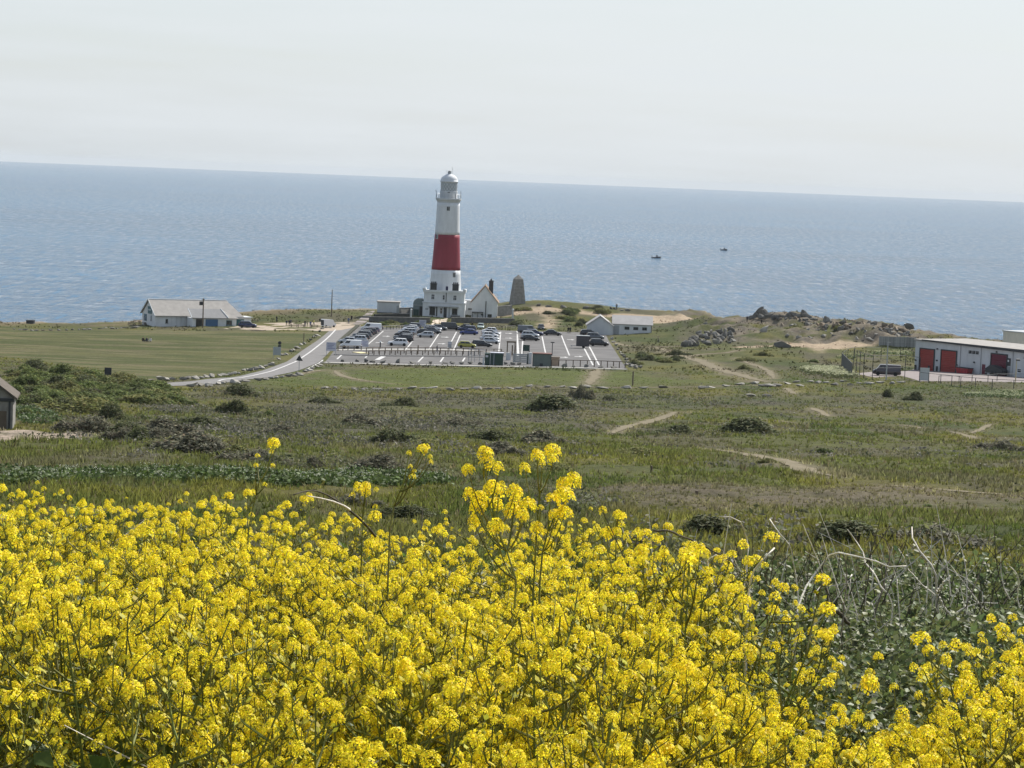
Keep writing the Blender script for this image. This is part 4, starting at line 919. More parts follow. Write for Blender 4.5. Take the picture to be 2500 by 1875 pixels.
def car(kind, color, px, heading, label, group='cars in the car park', name='car', back=.9, cat=None):
    d = car_meshes(kind); L_, W, H, zb_, zh, rw, wb = d['dim']; p = G(*px); hw = W / 2
    p.y += back; p.z = gz(p.x, p.y) + .045; mt = PAINT[color]
    o = thing(name, label, cat or ('van' if 'van' in kind else 'car'), p, heading, group)
    s_ = math.cos(heading)
    link('body', d['body'], o, mats=[mt]); link('cabin', d['cabin'], o, mats=[mt]); link('windscreen', d['windscreen'], o)
    if 'rear_window' in d: link('rear_window', d['rear_window'], o)
    for w in d['side']: link('side_window', w, o)
    for fx in (-.31, .31):
        for sy in (-1, 1):
            w = link('wheel', d['tyre'], o, (fx * L_, sy * (hw - .085), rw), (R(90), 0, 0)); link('rim', d['rim'], w)
    for sy in (-1, 1):
        link('headlight', d['hl'], o, (.475 * L_, sy * hw * .66, zh - .26)); link('tail_light', d['tl'], o, (-.487 * L_, sy * hw * .74, zb_ - .12))
        link('sill', d['sill'], o, (0, sy * (hw - .01), .2)); link('mirror', d['mirror'], o, ((wb - .03) * L_, sy * (hw + .05), zb_ + .08), mats=[mt])
    link('bumper', d['bump'], o, (.5 * L_, 0, .34)); link('bumper', d['bump'], o, (-.5 * L_, 0, .36)); link('number_plate', d['plate'], o, (.53 * L_ - .1, 0, .45)); link('number_plate', d['plate'], o, (-.5 * L_ - .02, 0, .72))
    return o
PI = math.pi
LFT, RGT = PI, 0.0
rowA = 'cars parked in the left row'; rowB = 'cars parked in the second row'; rowC = 'cars in the middle rows'; rowD = 'cars in the right-hand rows'
car('van', 'white', z1(335, 938), LFT + .03, 'white panel van at the front of the left row by the rails', rowA)
for k, (kd, cl, x, y, hd, lb) in enumerate([
    ('suv', 'silver', 405, 872, LFT, 'silver car right behind the white panel van'),
    ('hatchback', 'silver', 300, 885, LFT, 'silver bonnet poking out left behind the white van'),
    ('estate', 'black', 428, 845, LFT, 'black car two behind the white panel van in the left row'),
    ('suv', 'grey', 458, 822, LFT, 'dark grey car in the middle of the left row'),
    ('hatchback', 'black', 492, 802, LFT, 'black hatchback past the middle of the left row'),
    ('suv', 'brown', 520, 787, LFT, 'plum-grey car with tall tail towards the back of the left row'),
    ('estate', 'mauve', 545, 768, LFT, 'mauve-grey car third from the back of the left row'),
    ('large van', 'white', 555, 748, LFT, 'white roofed van second from the back of the left row'),
    ('hatchback', 'grey', 596, 732, LFT, 'grey car at the far back end of the left row')]):
    car(kd, cl, z1(x, y), hd + rnd.uniform(-.03, .03), lb, rowA)
for kd, cl, x, y, hd, lb in [
    ('suv', 'white', 845, 908, LFT, 'white crossover at the front of the second row, alone on its left side'),
    ('suv', 'black', 905, 865, LFT, 'black crossover just behind the white crossover'),
    ('estate', 'grey', 905, 840, LFT, 'grey car partly hidden behind the black crossover'),
    ('saloon', 'black', 912, 808, LFT, 'black saloon halfway up the second row'),
    ('estate', 'silver', 945, 784, LFT, 'silver estate behind the black saloon in the second row'),
    ('hatchback', 'silver', 965, 762, LFT, 'silver hatchback three from the back of the second row'),
    ('hatchback', 'white', 985, 745, LFT, 'white hatchback second from back in the second row'),
    ('suv', 'grey', 1000, 728, LFT, 'large grey car at the back of the second row beside the sign')]:
    car(kd, cl, z1(x, y), hd + rnd.uniform(-.03, .03), lb, rowB)
for kd, cl, x, y, hd, lb in [
    ('hatchback', 'silver', 1145, 818, LFT, 'silver hatchback standing alone at the front right of the second block'),
    ('saloon', 'black', 1138, 788, RGT, 'black car directly behind the lone silver hatchback'),
    ('suv', 'grey', 1215, 778, RGT, 'dark grey car half hidden right of the black one'),
    ('estate', 'silver', 1220, 748, RGT, 'silver estate below the entrance paving'),
    ('hatchback', 'grey', 1292, 740, RGT, 'small grey car left of the big black people carrier'),
    ('large van', 'black', 1412, 738, RGT, 'big black people carrier at the back by the entrance paving'),
    ('saloon', 'black', 1570, 732, LFT, 'black saloon right of the big black people carrier'),
    ('estate', 'navy', 1592, 752, LFT, 'navy car behind the dark blue saloon'),
    ('saloon', 'blue', 1612, 788, LFT, 'dark blue saloon near the middle of the car park'),
    ('hatchback', 'green', 1740, 726, -PI/2, 'pale green hatchback facing the camera at the back'),
    ('hatchback', 'white', 1835, 772, LFT, 'white car at the back of the bright row on the right'),
    ('saloon', 'silver', 1850, 795, RGT, 'silver car second in the bright row on the right'),
    ('hatchback', 'white', 1842, 822, RGT, 'white car third in the bright row on the right'),
    ('saloon', 'silver', 1835, 855, RGT, 'silver saloon fourth in the bright row on the right'),
    ('hatchback', 'silver', 1850, 885, RGT, 'silver hatchback behind the black estate'),
    ('estate', 'black', 1752, 920, RGT, 'black estate right of the olive-yellow hatchback'),
    ('hatchback', 'yellow', 1592, 930, RGT, 'olive-yellow hatchback parked at the front of the middle')]:
    car(kd, cl, z1(x, y), hd + rnd.uniform(-.03, .03), lb, rowC)
for kd, cl, x, y, hd, lb in [
    ('saloon', 'black', 505, 587, RGT, 'black saloon at the front of the right-hand block'),
    ('suv', 'silver', 505, 556, RGT, 'silver car directly behind the black saloon'),
    ('estate', 'navy', 548, 530, RGT, 'navy car behind the silver one in the right-hand block'),
    ('large van', 'grey', 475, 505, RGT, 'grey van at the back of the right-hand block, tailgate side left'),
    ('saloon', 'black', 745, 530, RGT, 'black saloon parked alone at the back right of the aisle'),
    ('hatchback', 'black', 622, 470, -PI/2, 'small black car facing the camera behind the kerb'),
    ('suv', 'black', 1248, 645, RGT, 'black off-roader hitched beside the dark box trailer'),
    ('suv', 'grey', 1205, 575, RGT, 'dark grey car behind the black off-roader'),
    ('estate', 'black', 1145, 530, RGT, 'black estate in front of the toilet block gable')]:
    car(kd, cl, z3(x, y), hd + rnd.uniform(-.03, .03), lb, rowD)
car('large van', 'brown', z5(735, 742), LFT - .12, 'dark van with silver roof behind the security fence by the depot', None)
car('suv', 'navy', z4(1118, 446), RGT + .1, 'dark off-roader parked at the right end of the cafe', None)
# white box van with open dark back by the road junction
p = G(*z4(1848, 440)); o = thing('camper_van', 'white van with dark open back standing at the road junction', 'van', p, R(38), scale=(.8, .8, .85))
MB().prism_y([(-2.2, .45), (1.6, .45), (2.3, .6), (2.35, 1.1), (1.7, 1.35), (1.2, 2.3), (-2.0, 2.45), (-2.2, 2.3)], -.95, .95).build('body', PAINT['white'], o)
MB().box(-2.26, -2.2, -.8, .8, .7, 2.2).build('open_back', M_dark, o); MB().box(1.25, 1.62, -.8, .8, 1.35, 2.1).build('windscreen', M_cglass, o)
for fx in (-1.4, 1.5):
    for sy in (-1, 1): MB().lathe([(.2, -.1), (.36, -.1), (.36, .1), (.2, .1)], 14).build('wheel', M_tyre, o, loc=(fx, sy*.9, .36), rot=(R(90), 0, 0))
# dark box trailer
p = G(*z3(1072, 668)); p.y += .8; p.z = gz(p.x, p.y) + .05; o = thing('box_trailer', 'dark grey box trailer with drawbar in the right of the car park', 'trailer', p, R(180))
MB().box(-1.45, 1.45, -.85, .85, .45, 2.75).build('box', pbr('dark_trailer', (.045, .042, .05), .5, .4, .1, 1), o)
MB().box(-1.5, 1.5, -.9, .9, 2.75, 2.85).build('roof', M_grey, o); MB().tube([(1.45, 0, .5), (2.7, 0, .5)], .06, 6).build('drawbar', M_steel, o)
MB().tube([(2.5, 0, .0), (2.5, 0, .7)], .05, 6).build('jockey_wheel', M_white2, o)
for sx in (-.2,):
    for sy in (-1, 1): MB().lathe([(.15, -.09), (.3, -.09), (.3, .09), (.15, .09)], 14).build('wheel', M_tyre, o, loc=(sx, sy*.9, .3), rot=(R(90), 0, 0))
for sx in (-.75, 0, .75): MB().box(sx - .03, sx + .03, .85, .875, .5, 2.7).build('side_rib', M_dark, o)

# ================================================================== BOULDERS
def rock_mesh(seed, flat=.6, ang=.35):
    import bmesh
    r_ = random.Random(seed); bm = bmesh.new(); bmesh.ops.create_icosphere(bm, subdivisions=2, radius=.5)
    pl = [(Vector((r_.gauss(0, 1), r_.gauss(0, 1), r_.gauss(0, 1))).normalized(), r_.uniform(.16, .36)) for _ in range(14)]
    for v in bm.verts:
        for nn, dd_ in pl:
            e = v.co.dot(nn) - dd_
            if e > 0: v.co -= nn * e
        v.co += Vector((r_.uniform(-1, 1), r_.uniform(-1, 1), r_.uniform(-1, 1))) * .015
        v.co.z *= flat
    k_ = .5 / max(1e-3, max(max(abs(v.co.x), abs(v.co.y)) for v in bm.verts))
    for v in bm.verts: v.co *= k_
    me = bpy.data.meshes.new('boulder'); bm.to_mesh(me); bm.free(); me.materials.append(M_rock); return me
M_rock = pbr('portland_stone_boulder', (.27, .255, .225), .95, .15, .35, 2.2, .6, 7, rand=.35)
M_rock_d = pbr('dark_grey_stone', (.15, .145, .13), .95, .15, .35, 2.2, .6, 7, rand=.3)  # darker grey stone for some of the boulders and rocks
M_rock_b = pbr('brown_weathered_stone', (.24, .195, .145), .95, .15, .35, 2.2, .6, 7, rand=.3)
ROCKS = [rock_mesh(100 + i, .9) for i in range(10)]
def boulder(px, w, h, label, group, mat=None, dep=1.0, name='boulder', sink=.12):
    p = G(*px); o = link(name, rnd.choice(ROCKS), None, (p.x, p.y + .3, p.z + h * (.45 - sink)), (rnd.uniform(-.1, .1), rnd.uniform(-.1, .1), rnd.uniform(0, 6.28)), (1, 1, 1))
    rz_ = o.rotation_euler.z
    o.rotation_euler.z = rnd.choice((0, PI)) + rnd.uniform(-.35, .35); o.scale = (w, dep * min(w, 1.2), h * 1.15)
    if mat: o.material_slots[0].link = 'OBJECT'; o.material_slots[0].material = mat
    return tag(o, label, 'boulder', group)
ONES = ['', 'first', 'second', 'third', 'fourth', 'fifth', 'sixth', 'seventh', 'eighth', 'ninth', 'tenth', 'eleventh', 'twelfth', 'thirteenth', 'fourteenth', 'fifteenth', 'sixteenth', 'seventeenth', 'eighteenth', 'nineteenth']
def ordinal(i):
    if i < 20: return ONES[i]
    t = {2: 'twent', 3: 'thirt', 4: 'fort'}[i // 10]; return t + 'ieth' if i % 10 == 0 else t + 'y-' + ONES[i % 10]
def rowof(pts, f, w, h, label, group, mat=None, end='left'):
    for i, p in enumerate(sorted(pts, key=lambda q: q[0])): boulder(f(*p), w * rnd.uniform(.75, 1.35), h * rnd.uniform(.75, 1.3), ordinal(i + 1) + ' from the left, ' + label, group, mat)
rowof([(155, 935), (235, 930), (340, 918), (385, 920), (430, 916), (530, 913), (575, 911), (650, 907), (692, 902), (745, 898), (790, 893), (865, 884), (900, 880), (960, 873), (1000, 868), (1035, 862), (1085, 836), (1125, 832), (1155, 834), (1190, 826), (1240, 815), (1290, 795), (1325, 783), (1352, 772), (1398, 735), (1440, 694), (1470, 690), (1512, 660), (1535, 650), (1565, 630), (1600, 600), (1630, 592), (1690, 557), (1720, 530), (1745, 517), (1772, 483), (1795, 458), (1830, 448), (1865, 447)], z4, 1.45, .62,
      'pale boulder along the lawn side of the road', 'boulders along the left verge of the road')
rowof([(630, 976), (690, 972), (770, 976), (850, 956), (900, 952), (1000, 950), (1050, 942), (1100, 935), (1230, 922), (1280, 916), (1335, 905), (1380, 900), (1430, 895), (1500, 885), (1540, 882), (1580, 873), (1640, 847), (1670, 836), (1705, 820), (1740, 800), (1775, 785), (1790, 765)], z4, 1.6, .62,
      'pale boulder along the field side of the road', 'boulders along the right verge of the road')
rowof([(250, 1078), (400, 1078), (500, 1086), (580, 1086), (690, 1091), (850, 1092), (995, 1098), (1200, 1100), (1350, 1104), (1430, 1104), (1530, 1108), (1630, 1104), (1730, 1108), (2010, 1108), (2090, 1112), (2160, 1112)], z1, 1.4, .85,
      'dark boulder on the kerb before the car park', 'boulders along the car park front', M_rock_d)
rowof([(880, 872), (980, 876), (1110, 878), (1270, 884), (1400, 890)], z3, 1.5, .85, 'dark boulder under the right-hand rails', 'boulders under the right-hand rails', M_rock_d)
rowof([(1392, 570), (1410, 605), (1440, 640), (1455, 685), (1480, 715), (1505, 745), (1525, 765), (1545, 795), (1560, 820), (1555, 850), (1590, 850), (1600, 870), (1635, 865), (1650, 885), (1690, 882)], z3, 1.3, .7,
      'pale boulder down the right edge of the car park', 'boulders down the right side of the car park')
rowof([(800, 100), (845, 104), (930, 107), (985, 106), (1045, 107), (1110, 109), (1150, 107), (1220, 99), (1270, 104), (1320, 98), (1400, 106), (1480, 106), (1540, 103), (1590, 104), (1640, 103), (1700, 102), (1745, 103), (1795, 92), (1880, 93), (1960, 93), (2010, 99), (2070, 95), (2150, 98)], zb, 1.9, .5,
      'flat stone block along the footpath below the car park', 'stone blocks along the footpath')
rowof([(70, 109), (160, 109), (260, 104), (480, 106), (520, 106), (600, 100), (680, 90), (760, 83), (800, 97), (830, 96), (880, 96), (930, 86), (985, 76), (1000, 96), (1060, 74), (1100, 82), (1145, 80), (1190, 93), (1235, 73), (1270, 92), (1330, 85), (1380, 88), (1440, 80), (1500, 84), (1550, 80), (735, 150), (820, 152)], zc, 2.0, .55,
      'large flat stone block in the line to the depot', 'stone blocks towards the depot')
rowof([(150, 285), (220, 292), (268, 294), (340, 299), (390, 300), (460, 299), (545, 298), (630, 298), (720, 296), (780, 294), (850, 292), (910, 290), (960, 288), (1070, 283), (1110, 280), (1145, 276), (1210, 281), (1260, 281), (1310, 276), (1360, 272), (1420, 275), (1460, 270), (1480, 262)], z7, 1.4, .5,
      'small dark stone across the lawn beside the cafe', 'stones across the lawn by the cafe', M_rock_d)
# quarried rock heap and rock outcrops on the headland
for i in range(70):
    x = rnd.uniform(300, 760); t = (x - 300) / 460; top = 545 - 160 * math.sin(min(1, t * 1.25) * PI * .62); y = rnd.uniform(top + 10, 545)
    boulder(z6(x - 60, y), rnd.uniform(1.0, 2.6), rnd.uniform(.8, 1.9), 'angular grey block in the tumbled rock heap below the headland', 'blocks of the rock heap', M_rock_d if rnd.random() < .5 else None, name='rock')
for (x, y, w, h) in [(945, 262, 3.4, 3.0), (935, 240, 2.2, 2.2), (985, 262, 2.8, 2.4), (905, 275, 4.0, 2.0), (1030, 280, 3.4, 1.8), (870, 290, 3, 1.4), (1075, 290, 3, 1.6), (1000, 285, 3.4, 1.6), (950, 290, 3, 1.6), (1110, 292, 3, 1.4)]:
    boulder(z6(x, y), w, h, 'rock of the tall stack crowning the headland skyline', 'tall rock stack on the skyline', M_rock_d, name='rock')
for (x, y, w, h) in [(1150, 290, 4, 1.6), (1200, 285, 4, 2.2), (1240, 285, 3.4, 2.6), (1290, 285, 3.2, 1.8), (1335, 282, 3.2, 2.6), (1360, 290, 3, 2), (1440, 305, 3, 1.2), (1540, 330, 3.2, 2.2)]:
    boulder(z6(x, y), w, h, 'dark rock of the broken ledge right of the tall stack', 'broken rock ledge', M_rock_d, name='rock')
for (x, y, w, h, lb) in [(515, 248, 4.2, 2.2, 'big flat-topped rock on the sandy hump of the skyline'), (210, 228, 6, 1.0, 'long low ledge on the skyline left of the flat-topped rock'), (985, 430, 3.2, 3.2, 'pale leaning rock slab on the slope under the tall stack'), (1120, 548, 5.2, 2.2, 'dark block at the brow of the green mound'), (450, 345, 2.2, 1, 'small rock on the grass left of the tall stack')]:
    boulder(z6(x, y), w, h, lb, None, M_rock_d if 'pale' not in lb else None, name='rock')
for i in range(46):
    x = rnd.uniform(1180, 2280); y = rnd.uniform(360, 470) + (x - 1180) * .03
    boulder(z6(x, y), rnd.uniform(.9, 2.4), rnd.uniform(.5, 1.4), 'weathered rock scattered on the quarried slope left of the depot', 'rocks on the quarried slope', M_rock_d if rnd.random() < .45 else None, name='rock')
for i in range(85):
    x = rnd.uniform(1130, 2300); sk_y = np.interp(x, [1130, 1360, 1500, 1620, 1760, 1900, 2010, 2150, 2300], [285, 290, 325, 300, 300, 310, 350, 362, 375]); y = sk_y + 12 + abs(rnd.gauss(0, 1)) * 38
    if y > 478: continue
    boulder(z6(x, y), rnd.uniform(.9, 3.0), rnd.uniform(.5, 1.7), 'brown-grey rock of the rugged ridge running towards the depot', 'rocks of the rugged ridge', M_rock_d if rnd.random() < .55 else M_rock_b, name='rock')
for i in range(16):
    x = rnd.uniform(930, 1210) if i < 9 else rnd.uniform(1870, 2250)
    y = 235 if x < 1300 else 315 - max(0, x - 1950) * .12
    boulder(z5(x, y), rnd.uniform(2, 3.6), rnd.uniform(1, 2.2), 'dark coastal rock on the far skyline above the depot', 'coastal rocks above the depot', M_rock_d, name='rock')
for (x, y) in [(1380, 245), (1420, 243), (1500, 262), (1550, 262), (1110, 240), (860, 232), (2080, 275), (600, 210), (700, 225)]:
    boulder(z3(x, y), rnd.uniform(1.6, 3), rnd.uniform(.6, 1.2), 'low dark rock along the sandy skyline behind the toilet block', 'rocks along the sandy skyline', M_rock_d, name='rock')

# ================================================================== FENCES, POSTS, SIGNS, KIOSKS
def rail_fence(px_pts, h, n_posts, label, group=None, rails=(1.0,), pw=.09, mat=None, lift=0, name='rail_fence'):
    ln = along(resample(poly_w(px_pts), 1.0), np.linspace(0, 1, n_posts)); mat = mat or M_wood
    o = thing(name, label, 'fence', (ln[0][0], ln[0][1], gz(*ln[0]) + lift), 0, group); b0 = Vector(o.location)
    P = [Vector((x, y, gz(x, y) + lift)) - b0 for x, y in ln]
    me = MB().box(-pw, pw, -pw, pw, -.3, h).mesh('post', [mat])
    for p_ in P: link('post', me, o, p_)
    for rr in rails:
        for a, c in zip(P[:-1], P[1:]):
            MB().tube([a + Vector((0, -pw, h * rr)), c + Vector((0, -pw, h * rr))], pw * .75, 4).build('rail', mat, o)
    return o
rail_fence([z1(505, 990), z1(1050, 985), z1(1500, 995), z1(1965, 1005)], 1.25, 20, 'long timber rail fence on the far side of the walkway in the car park')
rail_fence([z1(530, 1012), z1(1000, 1010), z1(1500, 1012), z1(1985, 1016)], 1.0, 25, 'long timber rail fence on the near side of the walkway in the car park')
rail_fence([z3(735, 862), z3(1000, 866), z3(1300, 874), z3(1530, 884)], 1.3, 12, 'timber rail fence along the front right of the car park')
rail_fence([z1(200, 960), z1(330, 955), z1(450, 955)], .95, 5, 'short low rail below the white panel van')
rail_fence([z1(1610, 1075), z1(1690, 1085), z1(1790, 1090)], 2.6, 5, 'tall thin railing left of the dark green cabin', rails=(1, .55), pw=.05, mat=M_steel)
rail_fence([z1(640, 730), z1(780, 728), z1(915, 722)], .95, 9, 'black railing below the stone wall left of the entrance', rails=(1, .6, .3), pw=.06, mat=M_black)
rail_fence([z1(1790, 725), z1(2000, 730), z3(350, 462)], .95, 12, 'dark railing on the grass bank below the cottage wall', rails=(1, .5), pw=.06, mat=M_black)
rail_fence([z5(1080, 812), z5(1210, 828), z5(1385, 845), z5(1560, 868), z5(1720, 880), z5(1880, 893), z5(2025, 900), z5(2200, 905), z5(2330, 912)], 1.75, 9, 'chain-link fence on dark posts across the front of the depot yard', rails=(.99, .02), pw=.05, mat=M_dark, name='chain_link_fence')
rail_fence([z5(1290, 822), z5(1435, 828), z5(1610, 815), z5(1780, 812), z5(1930, 800), z5(2120, 800)], 1.3, 6, 'shorter row of dark posts at the edge of the depot paving', rails=(.99,), pw=.05, mat=M_dark, name='post_fence')
rail_fence([z5(365, 700), z5(500, 775), z5(636, 795), z5(720, 792), z5(955, 785), z5(995, 800), z5(1080, 812)], 4.3, 7, 'tall security fence with thin dark posts round the dark van', rails=(.99, .5, .02), pw=.05, mat=M_dark, name='security_fence')
rail_fence([z5(240, 625), z5(310, 575), z5(370, 560), z5(460, 560), z5(628, 560), z5(755, 560), z5(885, 580), z5(1012, 600)], 2.5, 8, 'far side of the security fence left of the depot', rails=(.99, .02), pw=.045, mat=M_dark, name='security_fence')
# dark close-boarded panel run and grey paling fence
a, c = G(*z5(352, 757)), G(*z5(240, 628)); o = thing('panel_fence', 'dark close-boarded fence panels running away left of the van', 'fence', a); v = c - a; n_ = 9
for i in range(n_):
    p0 = v * (i / n_); p1 = v * ((i + .93) / n_); q = MB(); h = 2.45
    q.add([(p0.x - .04, p0.y, p0.z - .2), (p1.x - .04, p1.y, p1.z - .2), (p1.x + .04, p1.y, p1.z - .2), (p0.x + .04, p0.y, p0.z - .2), (p0.x - .04, p0.y, p0.z + h), (p1.x - .04, p1.y, p1.z + h), (p1.x + .04, p1.y, p1.z + h), (p0.x + .04, p0.y, p0.z + h)],
          [(3, 2, 1, 0), (4, 5, 6, 7), (0, 1, 5, 4), (1, 2, 6, 5), (2, 3, 7, 6), (3, 0, 4, 7)]); q.build('panel', M_dark, o)
a, c = G(*z5(642, 418)), G(*z5(1045, 432)); o = thing('paling_fence', 'grey vertical board fence behind the security enclosure left of the depot', 'fence', a); v = c - a; n_ = 42
me = MB().box(-.115, .115, -.03, .03, -.3, 2.35).mesh('board', [pbr('grey_boards', (.27, .28, .28), .85, .2, .2, 2, rand=.25)])
for i in range(n_): link('board', me, o, v * ((i + .5) / n_), (0, 0, 0), (v.length / n_ / .26, 1, 1 + rnd.uniform(-.03, .03)))
for zz in (.5, 1.9): MB().tube([Vector((0, .08, zz)), v + Vector((0, .08, zz))], .05, 4).build('rail', M_grey, o)
def post(px, h, r, mat, label, name='post', cat='post', r2=None):
    p = G(*px); o = thing(name, label, cat, p); MB().tube([(0, 0, -.3), (0, 0, h)], [r, r2 or r], 8).build('shaft', mat, o); return o
o = post((809, 774), 7.4, .16, M_wood, 'tall bare timber pole beside the white van', 'utility_pole', 'pole', .11); MB().box(-.05, .05, -.14, -.1, 6.6, 7.2).build('cap_bracket', M_steel, o)
o = post(z4(718, 445), 7.3, .17, M_wood, 'timber pole with dark lamp box in front of the cafe', 'utility_pole', 'pole', .13)
MB().box(-.95, -.15, -.3, .3, 5.6, 6.5).build('lamp_box', M_dark, o); MB().tube([(-.5, 0, 6.5), (0, 0, 6.9)], .05, 5).build('bracket', M_steel, o); MB().box(-.25, .3, -.1, .1, 6.9, 7.1).build('cross_piece', M_wood, o)
o = post(z5(722, 792), 6.6, .13, M_steel, 'pale grey lighting column in front of the dark van', 'lamp_post', 'lamp post', .08); MB().box(-.1, .5, -.1, .1, 6.5, 6.62).build('lamp_head', M_steel, o)
o = post(z5(2120, 805), 3.7, .1, pbr('yellow_post', (.42, .36, .2), .6, .3, .1, 1), 'yellowish floodlight post in front of the depot window', 'floodlight_post', 'lamp post', .07)
MB().prism_x([(-.2, 3.7), (.2, 3.75), (.15, 4.05), (-.25, 3.95)], -.1, .55).build('lamp_head', M_dark, o)
o = post(z3(742, 745), 2.75, .08, M_dark, 'dark lamp post with flat head in the right of the car park', 'lamp_post', 'lamp post'); MB().box(-.42, .42, -.2, .2, 2.7, 2.88).build('lamp_head', M_dark, o)
post(z4(1628, 568), 1.9, .1, M_wood, 'slim dark post in the boulder line beside the upper road'); post(z3(1613, 1062), 2.2, .12, M_wood, 'short timber post in the grass below the car park right corner')
post(z1(1063, 995), 1.9, .12, M_wood, 'thick timber post in the middle of the far rail fence'); post(zc(443, 705), .36, .07, M_wood, 'small stump post alone in the near field'); post(zc(200, 555), .3, .06, M_wood, 'tiny post in the grass left of the dirt path')
def board_sign(px, w, h, z0, mat, label, legs=2, rz_=0, text=True):
    p = G(*px); o = thing('sign', label, 'sign', p, rz_)
    MB().box(-w/2, w/2, -.03, .03, z0, z0 + h).build('board', mat, o)
    for x in ((-w/2 + .1, w/2 - .1) if legs == 2 else (0,)): MB().tube([(x, .06, -.2), (x, .06, z0 + h)], .045, 6).build('leg', M_steel, o)
    if text:
        for i in range(4): MB().box(-w*.38, w*(.38 - .12 * (i % 3)), -.045, -.03, z0 + h * (.78 - .17 * i), z0 + h * (.84 - .17 * i)).build('print_line', pbr('sign_print', (.12, .14, .3), .6, .3, .05, 1) if i == 0 and not bpy.data.materials.get('sign_print') else bpy.data.materials['sign_print'], o)
    return o
board_sign(z1(123, 1010), 2.0, 1.75, .95, M_sign, 'large pale notice board at the car park entrance'); board_sign(z1(485, 935), 1.7, 1.35, .4, M_sign, 'pale notice board right of the white panel van')
board_sign(z1(1112, 712), 1.75, 1.75, .3, M_sign, 'pale notice board at the back beside the grey car'); board_sign(z4(1385, 722), 1.5, 1.6, .7, pbr('grey_sign_back', (.33, .37, .39), .6, .3, .05, 1), 'plain grey sign back on the lawn verge', text=False)
o = post(z4(1410, 645), 1.5, .05, M_steel, 'post with dark round sign backs on the lawn verge', 'road_sign', 'sign'); MB().lathe([(.36, -.02), (.36, .02)], 20).build('sign_disc', M_dark, o, loc=(0, -.06, 1.5), rot=(R(90), 0, 0)); MB().box(-.3, .3, -.08, -.04, .55, 1.1).build('sign_plate', M_dark, o)
o = post(z4(1585, 832), 1.8, .05, M_steel, 'triangular warning sign seen from behind beside the road', 'road_sign', 'sign'); MB().prism_y([(-.62, 1.75), (.62, 1.75), (0, 2.75)], -.1, -.06).build('sign_triangle', M_dark, o)
o = post(z7(1165, 850), 1.35, .06, M_dark, 'small dark sign on a post in the bushes left of the road', 'road_sign', 'sign'); MB().box(-.42, .42, -.08, -.04, .85, 1.75).build('sign_plate', M_dark, o)
o = post(z1(1405, 958), 1.9, .06, M_steel, 'grey ticket machine post by the rails in the middle', 'ticket_machine', 'ticket machine'); MB().box(-.4, .4, -.25, .25, .7, 2.0).build('cabinet', M_grey, o); MB().box(-.3, .3, -.28, -.25, 1.45, 1.8).build('display', M_sign, o)
o = post(z1(655, 935), 1.35, .13, M_dark, 'dark bollard with pale cap left of the white crossover'); MB().lathe([(.22, 1.35), (.25, 1.5), (.1, 1.65)], 10).build('cap', M_white2, o)
o = post(z1(1692, 965), 1.5, .06, M_steel, 'thin pale post by the rails below the yellow hatchback')
board_sign(z5(1135, 805), 1.6, 2.2, .2, M_white2, 'white notice with dark panel on the depot fence', text=False)
# height barrier frames
for (x0, x1, y, h, lb) in [(2025, 2108, 1020, 2.9, 'dark goalpost frame over the walkway by the dark green cabin')]:
    a, c = G(*z1(x0, y)), G(*z1(x1, y)); o = thing('goalpost_frame', lb, 'frame', a); v = c - a
    MB().box(-.12, .12, -.12, .12, -.2, h).build('upright', M_wood, o); MB().box(v.x - .12, v.x + .12, v.y - .12, v.y + .12, -.2, h).build('upright', M_wood, o); MB().box(-.2, v.x + .2, -.15, .15, h, h + .32).build('crossbeam', M_wood, o)
o = post(z1(2080, 1010), 2.2, .14, M_wood, 'stout post inside the goalpost frame'); o = post(z1(2108, 1085), 3.4, .13, M_wood, 'tall stout post right of the goalpost frame')
# cabins and cabinets in front
p = G(*z1(1880, 1120)); o = thing('cabin', 'dark green cabin with pale roof edge at the front of the car park', 'cabin', p)
MB().box(-1.75, -.75, 0, 1.8, -.1, 2.35).build('side_bay', M_green, o); MB().box(-.65, 1.8, -.15, 1.8, -.1, 2.45).build('main_bay', pbr('blue_green_panel', (.02, .05, .055), .5, .4, .1, 1), o); MB().box(-.72, 1.9, -.25, 1.9, 2.45, 2.58).build('roof', M_sign, o)
MB().box(.3, 1.65, -.19, -.15, .1, 2.2).build('shutter', M_green, o); MB().box(-.02, .05, -.2, -.15, 0, 2.4).build('corner_trim', M_sign, o); MB().box(-.75, -.66, -.05, .0, 0, 2.4).build('corner_trim', M_sign, o); MB().box(-1.6, -1.1, -.04, 0, 1.6, 2.0).build('notice', M_sign, o)
MB().prism_x([(-.1, 0), (.3, 0), (.3, 1.6), (.1, 1.6)], -2.15, -1.8).build('side_screen', M_white2, o)
p = G(*z3(630, 868)); o = thing('shelter', 'grey-green cabin with red-brown roof at the front of the car park', 'shelter', p)
MB().box(-1.72, 1.72, 0, 2.2, -.1, 2.5).build('wall', pbr('grey_green_wall', (.12, .15, .145), .7, .3, .1, 1), o); MB().box(-1.85, 1.85, -.2, 2.5, 2.5, 2.64).build('roof', pbr('red_brown_roof', (.15, .07, .055), .7, .3, .15, 1), o)
MB().box(-1.8, -1.7, -.06, 0, 0, 2.5).build('corner_trim', M_dark, o); MB().box(1.7, 1.8, -.06, 0, 0, 2.5).build('corner_trim', M_dark, o); MB().box(-.4, .2, -.03, 0, .1, .7).build('vent', M_dark, o)
p = G(*z3(770, 855)); o = thing('bin_store', 'low pale tan wall beside the grey-green cabin', 'low wall', p); MB().box(-.9, .9, 0, 1.4, -.2, 1.55).build('wall', pbr('tan_wall', (.48, .36, .26), .9, .2, .12, 1), o); MB().box(-1.0, 1.0, -.08, 1.5, 1.55, 1.7).build('coping', M_wood, o)
